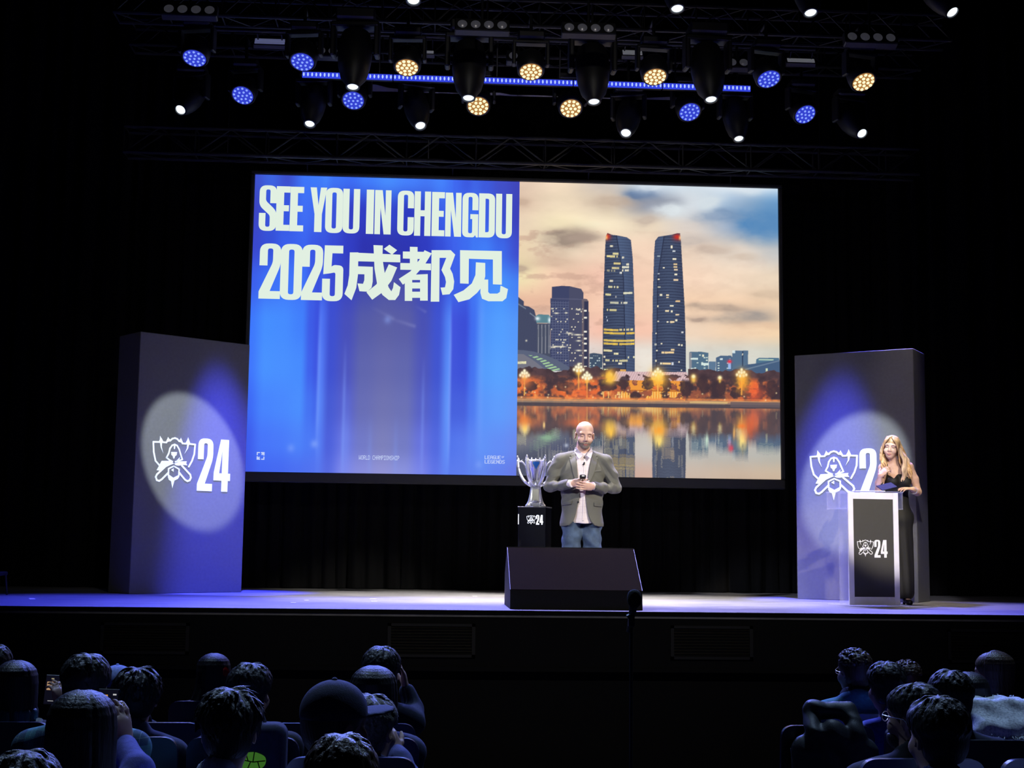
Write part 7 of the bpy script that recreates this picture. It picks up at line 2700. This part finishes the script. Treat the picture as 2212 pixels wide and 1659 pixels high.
fur(b5t, 'fur_pile', CL['white fur'], [(b5['hx'] - 0.2, b5['hx'] + 0.3, 0.80, zs + 0.06)], 1500, 0.026, 9)
fur(b5, 'fur_pile', CL['white fur'], [(b5['hx'] - 0.3, b5['hx'] + 0.3, zs - 0.30, zs + 0.06)], 1300, 0.028, 6)

# hood of the man in the teal jacket is black knit
s = Sdf((b1['hx'] - 0.18, -0.2, b1['zs'] - 0.06), (b1['hx'] + 0.18, 0.16, b1['zs'] + 0.17), 0.008)
s.ell((b1['hx'] * 0.8, -0.03, b1['zs'] + 0.055), (0.100, 0.090, 0.070), None, 0.02)
s.ell((b1['hx'] * 0.9, 0.02, b1['zs'] + 0.135), (0.070, 0.066, 0.05), None, 0.02, True)
s.obj('hood', black, b1['t'])

# collar tab of the white jacket
cb = MB().box((-0.085, -0.115, a10['zs'] + 0.045), (0.05, 0.035, 0.075), bev=0.014)
cb.obj('collar_tab', CL['white jacket'], a10['t'], True)


# ---- phones
def phone(name, loc, rot, label, rows):
    t = thing('phone', label, 'phone', tuple(loc))
    t.rotation_euler = rot
    MB().box((0, 0, 0), (0.074, 0.0085, 0.155), bev=0.004).obj('case', M['black_plastic'], t)
    m = MB().box((0, -0.0048, 0), (0.068, 0.001, 0.148))
    sc = m.obj('display', mat_emit('phone display dark', (0.004, 0.004, 0.010), 1.0), t)
    for i, (x, z, w, h_, col, nm) in enumerate(rows):
        MB().box((x, -0.0056, z), (w, 0.0008, h_)).obj(nm, mat_emit('phone display colour', lin(col), 1.0), sc)


phone('phone', ph1, (math.radians(-6), math.radians(3), math.radians(6)), 'phone with a small bright picture held up at the far left', [(-0.004, 0.020, 0.046, 0.044, (176, 140, 104), 'picture'), (0.012, 0.006, 0.018, 0.022, (40, 32, 34), 'picture'), (0.0, 0.058, 0.014, 0.006, (150, 140, 110), 'icon'), (0.0, -0.058, 0.03, 0.004, (150, 150, 150), 'icon')])
phone('phone', ph2, (math.radians(-10), math.radians(2), math.radians(4)), 'larger phone held up by the long black hair, showing a yellow picture', [(0.008, -0.030, 0.046, 0.044, (150, 104, 48), 'picture'), (-0.004, 0.012, 0.052, 0.018, (36, 40, 120), 'picture'), (0.004, -0.028, 0.004, 0.024, (50, 30, 20), 'picture'), (0.012, -0.028, 0.004, 0.024, (50, 30, 20), 'picture'),
                                                                                                                                                          (-0.010, 0.052, 0.016, 0.010, (210, 150, 70), 'icon'), (0.022, 0.058, 0.012, 0.005, (190, 190, 190), 'icon'), (0.020, -0.062, 0.008, 0.008, (200, 190, 190), 'icon')])

# ---- puffer coat over the aisle seat
sx = aisle.location.x
sy = aisle.location.y
sz = aisle.location.z
s = Sdf((-0.30, -0.42, 0.50), (0.36, 0.10, 1.16), 0.008)
for (cx, cz, rx, rz) in [(-0.13, 0.86, 0.09, 0.12), (0.00, 0.95, 0.09, 0.10), (0.10, 0.90, 0.09, 0.13), (0.17, 0.84, 0.07, 0.12), (-0.05, 0.84, 0.10, 0.13), (0.08, 0.78, 0.10, 0.13), (-0.10, 0.72, 0.09, 0.11), (0.02, 0.68, 0.10, 0.11), (0.13, 0.72, 0.09, 0.12)]:
    s.ell((cx, -0.195 - 0.122 * (cz - 0.4) - 0.084, cz), (rx, 0.062, rz), None, 0.012)
s.chain([(-0.10, -0.345, 0.97), (-0.08, -0.25, 1.075), (0.10, -0.25, 1.073), (0.13, -0.345, 0.97)], [0.048, 0.050, 0.052, 0.046], 0.02)
s.chain([(-0.05, -0.25, 1.075), (0.0, -0.14, 1.06), (0.10, -0.25, 1.075)], [0.045, 0.040, 0.045], 0.02)
s.warp(lambda X, Y, Z: 0.008 * np.abs(np.sin(26 * Z + 8 * X)) + 0.003 * np.sin(60 * X + 30 * Z))
o = s.obj('puffer_coat', blk('black quilted nylon', (0.022, 0.026, 0.034), rough=0.5))
o.location = (sx, sy - 0.004, sz)
tag(o, 'black puffer coat slung over the back of the aisle seat, right block', 'coat')
zp = MB()
zp.tube(curve_pts([(-0.215, -0.34, 0.90), (-0.20, -0.345, 0.80), (-0.165, -0.345, 0.72)], 5), 0.003, 5)
zp.obj('zip', M['chrome'], o)

# ---- dark bag with a neon green print hung behind a seat
bY = row_y_(3) - 0.40
q = onY(552, 1634, bY)
bg = thing('backpack', 'dark backpack with a neon green print between two seated heads, left block', 'bag', (q.x, bY, q.z - 0.14))
s = Sdf((-0.17, -0.12, -0.02), (0.17, 0.12, 0.32), 0.008)
s.box((0, 0, 0.14), (0.13, 0.075, 0.14), 0.05)
s.obj('bag_body', navy, bg)
gm = MB()
gp = rounded([(-0.055, 0.105), (-0.06, 0.155, 0.03), (0.0, 0.175, 0.03), (0.055, 0.15, 0.03), (0.05, 0.11, 0.02), (0.01, 0.095, 0.02)], 4)
gm.poly([gp], lambda x, z: Vector((x, -0.082, z)), 0.006, BK)
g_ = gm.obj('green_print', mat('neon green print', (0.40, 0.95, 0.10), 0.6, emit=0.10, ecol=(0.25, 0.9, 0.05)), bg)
gm = MB()
for (a, b_) in (((-0.05, 0.14), (0.0, 0.13)), ((0, 0.13), (0.05, 0.135)), ((0, 0.13), (0.005, 0.17)), ((-0.02, 0.135), (-0.03, 0.165)), ((0.02, 0.13), (0.03, 0.10)), ((-0.01, 0.13), (-0.02, 0.105))):
    gm.tube([(a[0], -0.084, a[1]), (b_[0], -0.084, b_[1])], 0.0022, 4)
gm.obj('line_drawing', M['black_plastic'], g_)
m = MB()
m.tube(curve_pts([(-0.04, 0.0, 0.27), (0.0, 0.03, 0.33), (0.04, 0.0, 0.27)], 5), 0.008, 6)
m.obj('handle', navy, bg)
